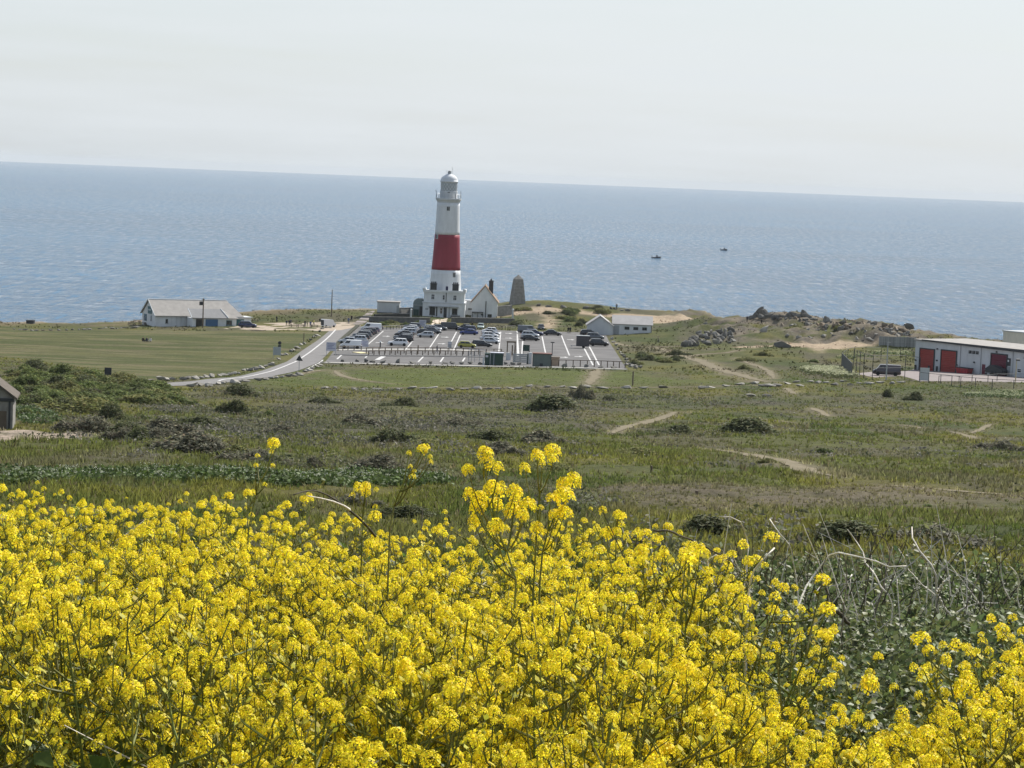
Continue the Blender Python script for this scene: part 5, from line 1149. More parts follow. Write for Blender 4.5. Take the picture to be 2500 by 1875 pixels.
p = G(*z3(460, 745)); o = thing('information_panel', 'dark green information panel on two legs right of the frame', 'sign', p); MB().box(-.72, .72, -.06, .06, .95, 2.25).build('board', M_green, o)
for x in (-.65, .65): MB().box(x - .07, x + .07, -.07, .07, -.2, 2.25).build('leg', M_dark, o)
p = G(*z3(400, 838)); o = thing('cycle_rack', 'grey slatted screen between the dark green and grey-green cabins', 'screen', p)
for i in range(5): MB().box(-1.5, 1.3, -.03, .03, .35 + .36*i, .62 + .36*i).build('slat', M_grey, o)
for x in (-1.45, -.1, 1.25): MB().box(x - .06, x + .06, .03, .13, -.1, 2.1).build('post', M_dark, o)
p = G(*z3(500, 838)); o = thing('cabinet', 'narrow pale cabinet left of the grey-green cabin', 'cabinet', p); MB().box(-.25, .35, 0, .6, -.1, 2.3).build('body', M_white2, o); MB().box(-.5, -.28, .05, .5, -.1, 2.1).build('side_box', M_green, o)
p = G(*z1(2040, 1060)); o = thing('utility_box', 'pale meter box beside the dark green cabin', 'box', p); MB().box(-.5, .3, 0, .5, -.1, 1.5).build('body', M_white2, o); MB().box(.34, .46, .0, .4, -.1, 1.9).build('pipe_cover', M_sign, o)
# big dark box on the far left skyline, planter of plants below the sign
p = G(*z7(322, 226)); o = thing('container', 'dark box-like container on the far left skyline', 'container', p); MB().box(-.95, .95, 0, 2, -.2, .85).build('body', M_dark, o); MB().box(-1.0, 1.0, -.05, 2.05, .85, .95).build('lid', M_black, o)
# benches and picnic tables
def picnic(px, label, rz_=0):
    p = G(*px); o = thing('picnic_table', label, 'picnic table', p, rz_, 'picnic tables by the cafe')
    MB().box(-.95, .95, -.38, .38, .70, .76).build('table_top', M_wood, o)
    for sy in (-1, 1):
        MB().box(-.95, .95, sy*.72 - .13, sy*.72 + .13, .42, .47).build('seat', M_wood, o)
        for sx in (-.7, .7): MB().tube([(sx, sy*.75, 0), (sx, sy*.15, .70)], .05, 4).build('leg', M_wood, o)
    for sx in (-.7, .7): MB().box(sx - .05, sx + .05, -.8, .8, .34, .42).build('brace', M_wood, o)
for i, (q, lb) in enumerate([(z4(80, 425), 'leftmost picnic table beside the cafe gable'), (z4(125, 398), 'picnic table further back beside the cafe gable'), (z4(175, 420), 'picnic table just left of the cafe gable wall'), (z4(235, 420), 'picnic table below the cafe sign'), (z4(300, 420), 'picnic table at the corner of the cafe'),
                   (zp(640, 650), 'picnic table between the two groups of people'), (zp(830, 655), 'picnic table left of the tall standing person'), (zp(1190, 668), 'picnic table nearest the white van'), (zp(640, 535), 'picnic table at the back edge of the gravel'), (zp(1200, 520), 'picnic table behind the seated people'), (z4(1190, 390), 'lone picnic table right of the cafe porch')]):
    picnic(q, lb, rnd.uniform(-.3, .3))
# boats
def boat(px, L_, label):
    p = sea_at(*px); o = thing('fishing_boat', label, 'boat', p, R(4)); n_ = 9; vs = []
    for i in range(n_):
        t = i / (n_ - 1); x = (t - .5) * L_; w = L_ * .17 * (math.sin(PI * min(1, .25 + .75 * (1 - t) * 1.1)) ** .6 if t > .0 else .8); w = max(w, .03) if t < 1 else .03; s_ = .55 + .55 * t * t
        vs += [(x, -w, s_), (x, -w*.7, -.25), (x, w*.7, -.25), (x, w, s_)]
    fs = [(4*i+k, 4*i+(k+1) % 4, 4*i+4+(k+1) % 4, 4*i+4+k) for i in range(n_-1) for k in range(4)] + [(0, 1, 2, 3), tuple(4*n_ - k for k in (1, 2, 3, 4))]
    MB().add(vs, fs).build('hull', M_dark, o); c = MB().prism_y([(-.05*L_, .5), (.2*L_, .5), (.16*L_, 1.75), (-.03*L_, 1.75)], -.5, .5).build('wheelhouse', M_grey, o)
    MB().box(.0, .12*L_, -.52, -.5, 1.2, 1.6).build('window', M_glass, c); MB().tube([(0.02*L_, 0, 1.7), (0.02*L_, 0, 3.0)], .06, 5).build('mast', M_dark, o); MB().tube([(-.45*L_, 0, .6), (-.45*L_, 0, 1.5)], .15, 5).build('outboard', M_dark, o)
boat((1602, 630), 5.8, 'nearer small fishing boat on the sea, left of the other'); boat((1767, 611), 5.0, 'farther small fishing boat on the sea, right of the other')

# ================================================================== PEOPLE
def person_mesh(pose, seed):
    """one continuous body grown from a skeleton (Skin + Subdivision), five fingers left to the palm's mitten edge at this distance"""
    r_ = random.Random(seed); sit = pose == 'sit'
    J = {'pelvis': (0, 0, .95), 'waist': (0, 0, 1.1), 'chest': (0, .0, 1.36), 'neck': (0, 0, 1.5), 'head0': (0, -.02, 1.6), 'head1': (0, -.02, 1.74)}
    if pose == 'walk': legs = {'l': [(.1, 0, .92), (.11, -.18, .5), (.11, -.05, .08), (.11, -.2, .04)], 'r': [(-.1, 0, .92), (-.11, .05, .5), (-.11, .3, .12), (-.11, .2, .04)]}
    elif sit:
        dz = -.72; J = {k: (x, y, z + dz) for k, (x, y, z) in J.items()}
        legs = {'l': [(.1, 0, .22), (.16, -.42, .48), (.15, -.62, .07), (.15, -.78, .04)], 'r': [(-.1, 0, .22), (-.16, -.45, .42), (-.15, -.68, .07), (-.15, -.84, .04)]}
    else: legs = {'l': [(.1, 0, .92), (.12, -.02, .5), (.12, .02, .08), (.12, -.14, .04)], 'r': [(-.1, 0, .92), (-.12, 0, .5), (-.13, .02, .08), (-.13, -.14, .04)]}
    dz = -.72 if sit else 0
    arms = {'l': [(.2, 0, 1.42 + dz), (.27, .03, 1.14 + dz), (.25, -.1, .9 + dz), (.24, -.15, .8 + dz)], 'r': [(-.2, 0, 1.42 + dz), (-.27, .05, 1.14 + dz), (-.24, -.12, .92 + dz), (-.22, -.18, .84 + dz)]}
    if pose == 'walk': arms['l'][2] = (.25, .12, .93); arms['l'][3] = (.25, .13, .83); arms['r'][2] = (-.22, -.22, 1.0); arms['r'][3] = (-.2, -.3, .95)
    V = []; E = []; RD = []
    def put(p_, r0): V.append(p_); RD.append(r0); return len(V) - 1
    ids = {}; prev = None
    for k, r0 in (('pelvis', .15), ('waist', .135), ('chest', .165), ('neck', .06), ('head0', .085), ('head1', .095)):
        i = put(J[k], r0); ids[k] = i
        if prev is not None: E.append((prev, i))
        prev = i
    for s_ in 'lr':
        pr = ids['pelvis']
        for p_, r0 in zip(legs[s_], (.10, .07, .05, .045)): i = put(p_, r0); E.append((pr, i)); pr = i
        pr = ids['chest']
        for p_, r0 in zip(arms[s_], (.07, .05, .038, .035)): i = put(p_, r0); E.append((pr, i)); pr = i
    me = bpy.data.meshes.new('p'); me.from_pydata(V, E, []); ob_ = bpy.data.objects.new('p', me); C.objects.link(ob_)
    sk_ = ob_.modifiers.new('s', 'SKIN'); sk_.use_smooth_shade = True
    for i, sv_ in enumerate(me.skin_vertices[0].data): sv_.radius = (RD[i], RD[i] * (.75 if i in (1, 2) else 1)); sv_.use_root = (i == 0)
    ss = ob_.modifiers.new('u', 'SUBSURF'); ss.levels = 1; ss.render_levels = 1
    dg = bpy.context.evaluated_depsgraph_get(); dg.update(); out = bpy.data.meshes.new_from_object(ob_.evaluated_get(dg)); bpy.data.objects.remove(ob_)
    for i in range(4): out.materials.append(M_skin)
    for po in out.polygons:
        c = po.center; z = c.z - dz
        hand = abs(c.x) > .17 and z < .9 and not sit
        po.material_index = 3 if (z > 1.66 or (z > 1.58 and c.y > .0)) else (2 if z > 1.5 else (0 if (abs(c.x) > .18 and z > .88) or z > .98 else 1))
    return out
M_skin = pbr('skin', (.45, .28, .2), .6, .3, .05, 2)
CL = {k: pbr('cloth_' + k, v, .9, .1, .1, 3) for k, v in {'black': (.012, .012, .014), 'navy': (.015, .02, .05), 'grey': (.12, .12, .125), 'khaki': (.28, .27, .16), 'white': (.6, .6, .58), 'red': (.3, .03, .03), 'denim': (.06, .08, .14), 'hair': (.03, .022, .015), 'yellow': (.42, .4, .12), 'blue': (.05, .09, .2)}.items()}
bpy.context.view_layer.update()
PM = {p_: person_mesh(p_, 1) for p_ in ('stand', 'walk', 'sit')}
def person(px, pose, top, leg, label, rz_=0, group=None):
    p = G(*px); return tag(link('person', PM[pose], None, p, (0, 0, rz_), (1, 1, 1), [CL[top], CL[leg], M_skin, CL['hair']]), label, 'person', group)
gA = 'people on the gravel by the cafe'
person(z7(1545, 417), 'sit', 'black', 'navy', 'person in dark clothes sitting on the lawn, left of three', .5, 'people sitting on the lawn')
person(z7(1585, 420), 'sit', 'navy', 'black', 'person in navy sitting on the lawn, middle of three', -.3, 'people sitting on the lawn')
person(z7(1626, 420), 'sit', 'white', 'grey', 'person in pale top sitting on the lawn, right of three', -.6, 'people sitting on the lawn')
person(z4(668, 428), 'stand', 'black', 'black', 'person in black standing in the cafe doorway', .3)
person(zp(170, 515), 'stand', 'black', 'navy', 'dark figure at the back of the gravel, farthest left', 1, gA)
person(zp(435, 635), 'stand', 'navy', 'khaki', 'person in navy with khaki trousers, left of a close pair', .6, gA)
person(zp(505, 628), 'walk', 'black', 'black', 'person in black, right of a close pair', -.5, gA)
person(zp(545, 605), 'stand', 'grey', 'black', 'person in grey half hidden behind the pair', 0, gA)
person(zp(935, 650), 'stand', 'black', 'denim', 'person in black top and jeans beside a pale-dressed person', .2, gA)
person(zp(1000, 640), 'stand', 'khaki', 'khaki', 'person dressed all in pale khaki on the gravel', -.4, gA)
person(zp(1080, 668), 'stand', 'blue', 'denim', 'tall person in blue standing nearest on the gravel', .3, gA)
person(zp(1168, 625), 'walk', 'yellow', 'grey', 'person in yellowish top near the white van', .9, gA)
person(zp(1340, 505), 'sit', 'black', 'navy', 'dark seated figure left of the white van', .4, gA)
person(zp(2190, 500), 'walk', 'black', 'navy', 'dark walker beside the pale track by the stone wall', .4)
person(zp(2110, 565), 'stand', 'blue', 'denim', 'person in blue at the foot of the pale track', 0)
person(z1(1268, 985), 'walk', 'navy', 'denim', 'person walking on the walkway between the rails', 1.2)
person(z1(1648, 716), 'stand', 'black', 'black', 'person in black by the car park back railing', 0)
person(z3(915, 505), 'walk', 'black', 'navy', 'left of two dark walkers right of the lone black saloon', .5); person(z3(938, 505), 'walk', 'navy', 'black', 'right of two dark walkers right of the lone black saloon', .5)
person(z3(1262, 512), 'stand', 'grey', 'black', 'person standing before the toilet block gable', 0)
person(z3(1888, 612), 'walk', 'khaki', 'grey', 'walker on the grass path right of the toilet block', .8)
person(z3(1438, 246), 'stand', 'black', 'black', 'dark figure standing on the skyline rocks behind the toilet block', 0)
person(z6(825, 320), 'stand', 'navy', 'black', 'dark figure on the sandy path left of the tall rock stack', 0); person(z6(955, 348), 'walk', 'black', 'black', 'dark figure on the path below the tall rock stack', 1)
person(zp(2170, 350) if False else z1(1040, 0) if False else z5(1178, 222), 'stand', 'black', 'navy', 'lone figure on the far skyline above the depot', 0)
# ================================================================== VEGETATION
Zg = Z.reshape(nr, NU); Cg = col.reshape(nr, NU, 3)
def gsample(x, y):
    i = np.clip(np.searchsorted(ys, y) - 1, 0, nr - 2); fy = np.clip((y - ys[i]) / (ys[i+1] - ys[i]), 0, 1)
    u = np.clip((x / (y + 70) + .40) / .80 * (NU - 1), 0, NU - 1.001); j = u.astype(int); fx = u - j
    z = (Zg[i, j] * (1-fx) + Zg[i, j+1] * fx) * (1-fy) + (Zg[i+1, j] * (1-fx) + Zg[i+1, j+1] * fx) * fy
    return z, Cg[i, j]
RS = np.random.RandomState(5)
# ---- grass: blades in tufts over the rough field, one mass nobody could count
M_grass = leafmat('grass_blades', (0, 0, 0), .52, .75, .15, .22, .012, attr=True)
def blades(P, z, c, n, hgt, wid, lean=.5, tipmix=None):
    """n triangular blades at each point; returns vertices, triangles and colours"""
    N = len(P); T = N * n
    b = np.repeat(np.column_stack([P, z]), n, 0); hh = np.repeat(hgt, n) * RS.uniform(.55, 1.25, T); ww = np.repeat(wid, n) * RS.uniform(.7, 1.3, T)
    a = RS.uniform(0, 2*np.pi, T); sp = np.repeat(hgt, n) * .45
    off = np.column_stack([np.cos(a) * sp * RS.rand(T), np.sin(a) * sp * RS.rand(T), np.zeros(T)])
    t = RS.uniform(-.9, .9, T); side = np.column_stack([np.cos(t), np.sin(t), np.zeros(T)]) * ww[:, None] * .5
    tip = np.column_stack([np.cos(a) * lean * hh * RS.rand(T), np.sin(a) * lean * hh * RS.rand(T), hh])
    base = b + off; base[:, 2] -= .04
    V = np.stack([base - side, base + side, base + tip], 1).reshape(-1, 3)
    F_ = np.arange(T * 3).reshape(-1, 3)
    cc = np.repeat(c, n, 0) * RS.uniform(.7, 1.35, (T, 1)); cc = np.repeat(cc, 3, 0)
    return V, F_, cc
NT = 150000
u = RS.rand(NT); y0_, y1_ = 58., 478.
yv = 1 / (1/y0_ + (1/y1_ - 1/y0_) * u) ** 1.0; yv = y0_ * (y1_ / y0_) ** (RS.rand(NT) ** 1.05)
xv = RS.uniform(-.27, .27, NT) * (yv + 6)
PT = np.column_stack([xv, yv])
keep = (sdist(PT, CARPARK) < -1) & (sdist(PT, ROAD) < -.6) & (sdist(PT, LAWN) < 0) & (sdist(PT, CONC) < -.6) & (sdist(PT, PINK) < -.2) & (sdist(PT, YARD) < -.5)
dpth = np.full(NT, 1e9)
for ln, w in PATHW: dpth = np.minimum(dpth, ldist(PT, ln) - w * .42)
keep &= dpth > 0
dens = fbm(PT[:, 0] / 6, PT[:, 1] / 9 + 50, 3); vg = sdist(PT, VERGE) > -3
keep &= RS.rand(NT) < np.where(vg, .45, np.clip((dens - .30) * 4.2, .10, 1))
PT = PT[keep]; zt, ctf = gsample(PT[:, 0], PT[:, 1])
vg = sdist(PT, VERGE) > -3; dr = sdist(PT, DRY) > 0
hgt = RS.uniform(.12, .34, len(PT)) * np.where(vg, .5, 1) * np.where(dr, .6, 1) * (0.6 + .9 * fbm(PT[:, 0] / 11, PT[:, 1] / 15 + 9, 3))
wid = .035 + PT[:, 1] * .00042
cl = ctf * np.array([1.0, 1.06, .92]) * RS.uniform(1.35, 2.3, (len(PT), 1)); dry = RS.rand(len(PT)) < .09
cl[dry] = np.array([.17, .145, .08]) * RS.uniform(.6, 1.1, (dry.sum(), 1))
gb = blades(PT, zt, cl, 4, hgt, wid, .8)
# lawn and verge: shorter growth in drifts; dune grass by the coast
NL = 26000
yv = RS.uniform(470, 735, NL); xv = RS.uniform(-.27, .27, NL) * yv; PL_ = np.column_stack([xv, yv])
hardm = np.maximum.reduce([sdist(PL_, CARPARK), sdist(PL_, ROAD), sdist(PL_, YARD), sdist(PL_, CONC), sdist(PL_, TRACK)])
kp = (hardm < -1.0) & (RS.rand(NL) < np.clip((fbm(PL_[:, 0] / 7, PL_[:, 1] / 12 + 20, 3) - .42) * 5, .03, 1)) & (sdist(PL_, LAWN) < 2)
PL_ = PL_[kp]; zl, cL = gsample(PL_[:, 0], PL_[:, 1])
gl = blades(PL_, zl, cL * RS.uniform(.6, 1.0, (len(PL_), 1)), 4, RS.uniform(.2, .55, len(PL_)), np.full(len(PL_), .22), .8)
def cat(*parts):
    V = []; Fs = []; Cs = []; o = 0
    for v, f, c in parts: V.append(v); Fs.append(f + o); Cs.append(c); o += len(v)
    return np.concatenate(V), np.concatenate(Fs), np.concatenate(Cs)
V, F_, cc = cat(gb, gl)
tag(link('grass', np_mesh('grass', V, F_, [M_grass], False, cc)), 'rough olive grass tufts covering the sloping field', 'grass', kind='stuff')

# ---- leaf clouds for scrub, heath and shrubs
def leafcloud(Pc, Nrm, size, c, asp=1.6):
    """quads (as 4-vertex faces) with random facing biased to Nrm"""
    N = len(Pc); d = RS.normal(size=(N, 3)) * .55 + Nrm; d /= np.linalg.norm(d, axis=1)[:, None] + 1e-9
    r_ = RS.normal(size=(N, 3)); u_ = np.cross(d, r_); u_ /= np.linalg.norm(u_, axis=1)[:, None] + 1e-9; w_ = np.cross(d, u_)
    s_ = size[:, None] if hasattr(size, '__len__') else size
    a = Pc - u_ * s_ * asp * .5; b_ = Pc + w_ * s_ * .5 + d * s_ * .1; e = Pc + u_ * s_ * asp * .5; f = Pc - w_ * s_ * .5 + d * s_ * .1
    V = np.stack([a, b_, e, f], 1).reshape(-1, 3); F_ = np.arange(N * 4).reshape(-1, 4)
    return V, F_, np.repeat(c, 4, 0)
M_scrub = leafmat('scrub_leaves', (0, 0, 0), .34, .7, .2, .3, .015, attr=True)
# grey-brown heath: low twiggy hummocks, merged
hc = []
NHm = 5200
yv = 150 * (450 / 150.) ** RS.rand(NHm); xv = RS.uniform(-.24, .24, NHm) * yv; PH = np.column_stack([xv, yv])
hz_ = np.zeros(NHm)
for pol, k in HEATH: hz_ = np.maximum(hz_, k * (sdist(PH, pol) > -1))
nb_ = fbm(PH[:, 0] / 9 + 2, PH[:, 1] / 14 + 8, 3)
kp = (RS.rand(NHm) < np.where(hz_ > 0, .95 * hz_, .12)) & (nb_ > .42) & (sdist(PH, VERGE) < -2) & (sdist(PH, LAWN) < -2) & (sdist(PH, CONC) < -3) & (sdist(PH, CARPARK) < -4) & (sdist(PH, ROAD) < -3)
for ln, w in PATHW: kp &= (ldist(PH, ln) > w + .8)
PH = PH[kp]; zh_, _ = gsample(PH[:, 0], PH[:, 1])
hv = []
for (x, y), z in zip(PH, zh_):
    n_ = int(26); rr = RS.uniform(.7, 2.0); a = RS.uniform(0, 2*np.pi, n_); e = RS.rand(n_) ** .6; ph = RS.uniform(0, 1, n_) ** .7
    px_ = np.column_stack([x + np.cos(a) * e * rr * 1.5, y + np.sin(a) * e * rr, z + (1 - e**2) * RS.uniform(.25, .5) * ph + .03])
    base = np.array([[.160, .150, .118], [.135, .128, .094], [.095, .108, .052], [.19, .178, .148], [.085, .09, .058]])[RS.randint(5)]
    hv.append(leafcloud(px_, np.array([0, -.4, .8]), RS.uniform(.07, .17, n_), np.tile(base, (n_, 1)) * RS.uniform(.6, 1.3, (n_, 1)), 2.2))
for (sx, sy, sw) in [(585, 972, 130), (490, 1048, 140), (655, 1022, 90), (400, 1088, 220), (500, 1116, 240), (640, 1136, 200), (760, 1149, 100), (950, 1090, 190), (1040, 1094, 140), (1215, 1083, 190), (1330, 1090, 220), (1215, 1119, 190), (930, 1160, 200), (1345, 1006, 230), (990, 997, 160), (780, 988, 130), (1665, 1062, 150), (1830, 1063, 260), (2455, 1103, 150), (1730, 1303, 300), (2060, 1333, 340), (2290, 1348, 300), (1400, 1253, 150), (1560, 1348, 240), (870, 1042, 180), (690, 1068, 180), (1120, 1042, 160), (250, 1040, 260), (300, 1070, 220)]:
    for q in range(9):
        p = G(sx + RS.uniform(-.62, .62) * sw, sy + RS.uniform(-14, 5)); x, y = p.x, p.y; z = float(gsample(np.array([x]), np.array([y]))[0][0]); n_ = 46; rr = RS.uniform(.5, 1.3); a = RS.uniform(0, 2*np.pi, n_); e = RS.rand(n_) ** .6
        px_ = np.column_stack([x + np.cos(a) * e * rr * 1.6, y + np.sin(a) * e * rr, z + (1 - e**2) * RS.uniform(.3, .7) * RS.rand(n_) ** .7 + .03])
        base = np.array([[.17, .16, .125], [.115, .13, .058], [.145, .155, .065]])[RS.randint(3)]
        hv.append(leafcloud(px_, np.array([0, -.4, .8]), RS.uniform(.05, .13, n_), np.tile(base, (n_, 1)) * RS.uniform(.6, 1.35, (n_, 1)), 2.2))
V, F_, cc = cat(*hv)
tag(link('heath_scrub', np_mesh('heath_scrub', V, F_, [M_scrub], False, cc)), 'grey-brown twiggy heath growing low through the middle field', 'scrub', kind='stuff')

# shrubs: crown of leaves over a tangle of stems
def shrub_mesh(seed, base, n=6500, leaf=.0195):
    """several overlapping lumps along the bush, thin at the edges, with sprigs standing out of the top"""
    r_ = np.random.RandomState(seed); k = 7; PP = []; NN = []; CC = []
    cx = r_.uniform(-.36, .36, k); cy = r_.uniform(-.22, .22, k); rr = r_.uniform(.12, .27, k); hh = r_.uniform(.45, 1.0, k) * (1 - .9 * np.abs(cx)); cx[0] = 0; rr[0] = .3; hh[0] = 1
    for j in range(k):
        m_ = int(n * rr[j] ** 1.5 / (rr ** 1.5).sum()); a = r_.uniform(0, 2*np.pi, m_); cz = r_.rand(m_) ** .8
        q = np.sqrt(1 - (cz * .97) ** 2) * (.8 + .5 * (fbm(np.cos(a) * 2 + seed + j, np.sin(a) * 2 + cz * 3, 3) - .5) * 2) * r_.uniform(.6, 1.05, m_)
        P = np.column_stack([cx[j] + np.cos(a) * q * rr[j], cy[j] + np.sin(a) * q * rr[j], (cz * hh[j] * (.8 + .4 * fbm(np.cos(a) * 3 + seed, np.sin(a) * 3 + j, 2)) + .01) * .36])
        up = r_.rand(m_) < .07; P[up, 2] += r_.uniform(.02, .10, up.sum())
        PP.append(P); NN.append(np.column_stack([np.cos(a) * q, np.sin(a) * q, cz + .2]) * .6); tone = r_.uniform(.75, 1.35)
        CC.append(np.tile(base, (m_, 1)) * tone * r_.uniform(.5, 1.5, (m_, 1)) * np.where(r_.rand(m_, 1) < .18, np.array([[1.5, 1.25, 1.3]]), 1))
    P = np.concatenate(PP); V, F_, cc = leafcloud(P, np.concatenate(NN), r_.uniform(.5, 1.5, len(P)) * leaf, np.concatenate(CC), 2.3)
    return np_mesh('crown', V, F_, [M_scrub], False, cc)
def shrub_stems(seed):
    r_ = random.Random(seed); mb = MB()
    for i in range(16):
        a = r_.uniform(0, 6.28); l = r_.uniform(.25, .45); mb.tube([(math.cos(a)*l*.3, math.sin(a)*l*.2, -.03), (math.cos(a)*l*.6, math.sin(a)*l*.4, .16), (math.cos(a)*l, math.sin(a)*l*.6, r_.uniform(.18, .32))], [.006, .004, .002], 4)
    return mb.mesh('stems', [M_wood])
GRN = {'dark': (.095, .110, .048), 'green': (.115, .148, .046), 'grey': (.140, .140, .092), 'olive': (.150, .160, .056)}
SHM = {k: [shrub_mesh(i * 7 + j, np.array(v)) for j in range(3)] for i, (k, v) in enumerate(GRN.items())}
SST = [shrub_stems(i) for i in range(2)]
def shrub(px, wpx, hpx, tone, label, dep=.8, group='bushes on the rough field'):
    p = G(*px); m_ = p.y / FPX; w, h = wpx * m_ * 1.3, hpx * m_ * .84; p.y += w * dep * .3; p.z = float(gsample(np.array([p.x]), np.array([p.y]))[0][0]) - .05
    o = thing('shrub', label, 'bush', p, rnd.choice((0, PI)) + rnd.uniform(-.3, .3), group)
    o.scale = (w, w * max(dep, .9), max(h / .36, w * .44)); link('crown', rnd.choice(SHM[tone]), o); link('stems', rnd.choice(SST), o, scale=(1, 1, .9))
    return o
for i, (x, y, w, h, t, lb) in enumerate([
    (585, 970, 130, 30, 'dark', 'long dark bush just below the road bend'), (575, 1012, 88, 42, 'dark', 'dark dome-shaped bush left of centre below the road'), (490, 1046, 135, 36, 'dark', 'dark spreading bush left of the dome-shaped one'),
    (655, 1020, 62, 20, 'green', 'small green bush right of the dome-shaped one'), (380, 1080, 190, 55, 'grey', 'grey thorny hedge running down from the left, upper part'), (480, 1112, 230, 62, 'grey', 'grey thorny hedge running down from the left, middle part'),
    (620, 1130, 170, 42, 'grey', 'grey thorny hedge running down from the left, lower part'), (760, 1147, 66, 34, 'grey', 'small grey bush at the right end of the thorny hedge'), (950, 1088, 140, 48, 'dark', 'dark rounded bush in the centre of the field'), (1040, 1092, 110, 22, 'olive', 'olive low bush right of the dark central one'),
    (1215, 1080, 130, 36, 'dark', 'dark bush right of centre with a long tail'), (1320, 1088, 180, 20, 'grey', 'long low grey tail of bush to the right of centre'), (1215, 1117, 140, 30, 'grey', 'grey low bush just above the tall yellow flowers'), (930, 1158, 160, 48, 'grey', 'grey bush above the white-flowered bank'),
    (1420, 976, 52, 38, 'grey', 'grey ball-shaped bush right of centre near the footpath'), (1345, 1003, 190, 30, 'dark', 'dark wide bush below the ball-shaped one'), (990, 995, 110, 16, 'dark', 'flat dark bush between footpath and field centre'), (780, 985, 90, 18, 'dark', 'flat dark bush below the stone blocks left'),
    (1490, 978, 60, 12, 'dark', 'tiny flat bush right of the ball-shaped one'), (1665, 1060, 115, 16, 'dark', 'flat dark bush left of a longer one on the right'), (1830, 1060, 200, 24, 'dark', 'long dark bush in the right of the field'), (2168, 972, 40, 22, 'dark', 'small dark bush below the depot, left of two'), (2240, 978, 56, 24, 'dark', 'small dark bush below the depot, right of two'),
    (2455, 1100, 110, 28, 'grey', 'grey bush at the right edge of the field'), (1730, 1300, 210, 48, 'dark', 'dark bush behind the dead stems, left'), (2060, 1330, 260, 50, 'dark', 'long dark bush behind the dead stems, middle'), (2290, 1345, 220, 44, 'grey', 'grey bush behind the dead stems, right'),
    (1955, 1262, 64, 14, 'dark', 'flat dark bush above the dead stems'), (2490, 1255, 50, 22, 'green', 'green bush at right edge on the dry ground'), (2270, 1240, 40, 9, 'green', 'tiny green tuft on the dry ground'), (1090, 1130, 70, 18, 'grey', 'small grey bush left of the tall flowers'), (1400, 1250, 90, 26, 'dark', 'dark bush right behind the tall yellow flowers'),
    (1560, 1115, 110, 14, 'olive', 'flat olive bush right of the field centre'), (870, 1040, 120, 14, 'grey', 'low grey bush left of the field centre'), (1120, 1040, 100, 12, 'grey', 'low grey bush above the field centre'), (690, 1065, 130, 18, 'grey', 'low grey bush right of the spreading bush'),
    (1880, 1130, 60, 12, 'olive', 'small olive bush beside the long dirt path'), (2010, 1105, 60, 14, 'green', 'small green bush above the long dirt path'), (1350, 1150, 120, 16, 'olive', 'flat olive bush right of the tall flowers'), (860, 1235, 120, 30, 'grey', 'grey bush behind the yellow flowers left of centre'),
    (1000, 1265, 160, 30, 'dark', 'dark bush low behind the yellow flowers'), (1560, 1345, 160, 46, 'grey', 'grey twiggy bush right of the tall flowers'), (720, 1262, 120, 24, 'dark', 'dark bush low behind the yellow flowers on the left')]):
    shrub((x, y), w, h, t, lb)
for i, t_ in enumerate(np.linspace(0, 1, 11)):
    shrub((300 + 400 * t_, 1072 + 72 * t_ + rnd.uniform(-5, 5)), rnd.uniform(80, 130), rnd.uniform(34, 50) * (1 - .3 * t_), ('grey', 'dark', 'grey', 'olive')[i % 4], ordinal(i + 1) + ' bush from the left in the long diagonal hedge left of centre', .7, 'bushes of the diagonal hedge')
# bank of bushes on the left above the hut
for i in range(84):
    x = rnd.uniform(5, 420); y = 893 + max(0, (x - 60)) * .19 + rnd.uniform(0, 1) ** .8 * max(20, (985 - 885 - max(0, x - 60) * .19)); 
    shrub((x, min(y, 988)), rnd.uniform(70, 125), rnd.uniform(20, 34) * (1 if x < 250 else .7), rnd.choice(('green', 'green', 'green', 'olive', 'dark')), 'leafy green bush in the dense bank above the hut', .9, 'bushes of the left bank')
for (x, y, w, h, t, lb) in [(205, 1012, 190, 52, 'olive', 'broad olive bush with a light top below the left bank'), (140, 1008, 90, 42, 'dark', 'dark bush left of the broad olive one'), (265, 1030, 100, 44, 'dark', 'dark bush right below the broad olive one'), (215, 1062, 150, 44, 'grey', 'grey-brown bush at the edge of the gravel by the hut'), (300, 1068, 120, 40, 'dark', 'dark bush right of the grey-brown one by the gravel'), (60, 1020, 60, 26, 'green', 'fresh green bush beside the hut'), (110, 1035, 60, 18, 'green', 'fresh green clump behind the white slab')]:
    shrub((x, y), w, h, t, lb, .8, 'bushes near the hut')
for i in range(30):
    q = rnd.choice([(z3(rnd.uniform(1600, 2100), rnd.uniform(740, 850))), (z6(rnd.uniform(600, 1500), rnd.uniform(590, 760))), (z3(rnd.uniform(800, 1060), rnd.uniform(300, 460))), (z6(rnd.uniform(700, 2000), rnd.uniform(360, 470))), (z3(rnd.uniform(340, 480), rnd.uniform(240, 440))), z3(rnd.uniform(520, 1300), rnd.uniform(245, 300))])
    shrub(q, rnd.uniform(26, 60), rnd.uniform(8, 15), rnd.choice(('olive', 'green', 'dark')), 'low bush on the grassy mounds between car park and rocks', .9, 'bushes on the grassy mounds')
for i in range(12): shrub(z5(rnd.uniform(1500, 2150), rnd.uniform(330, 350)) if i > 8 else z1(rnd.uniform(650, 1180), rnd.uniform(655, 690)), rnd.uniform(22, 40), rnd.uniform(6, 10), rnd.choice(('olive', 'green')), 'low bush on the bank below the lighthouse wall' if i <= 8 else 'low bush on the slope behind the depot roof', .9, 'bushes on the lighthouse bank' if i <= 8 else 'bushes behind the depot')

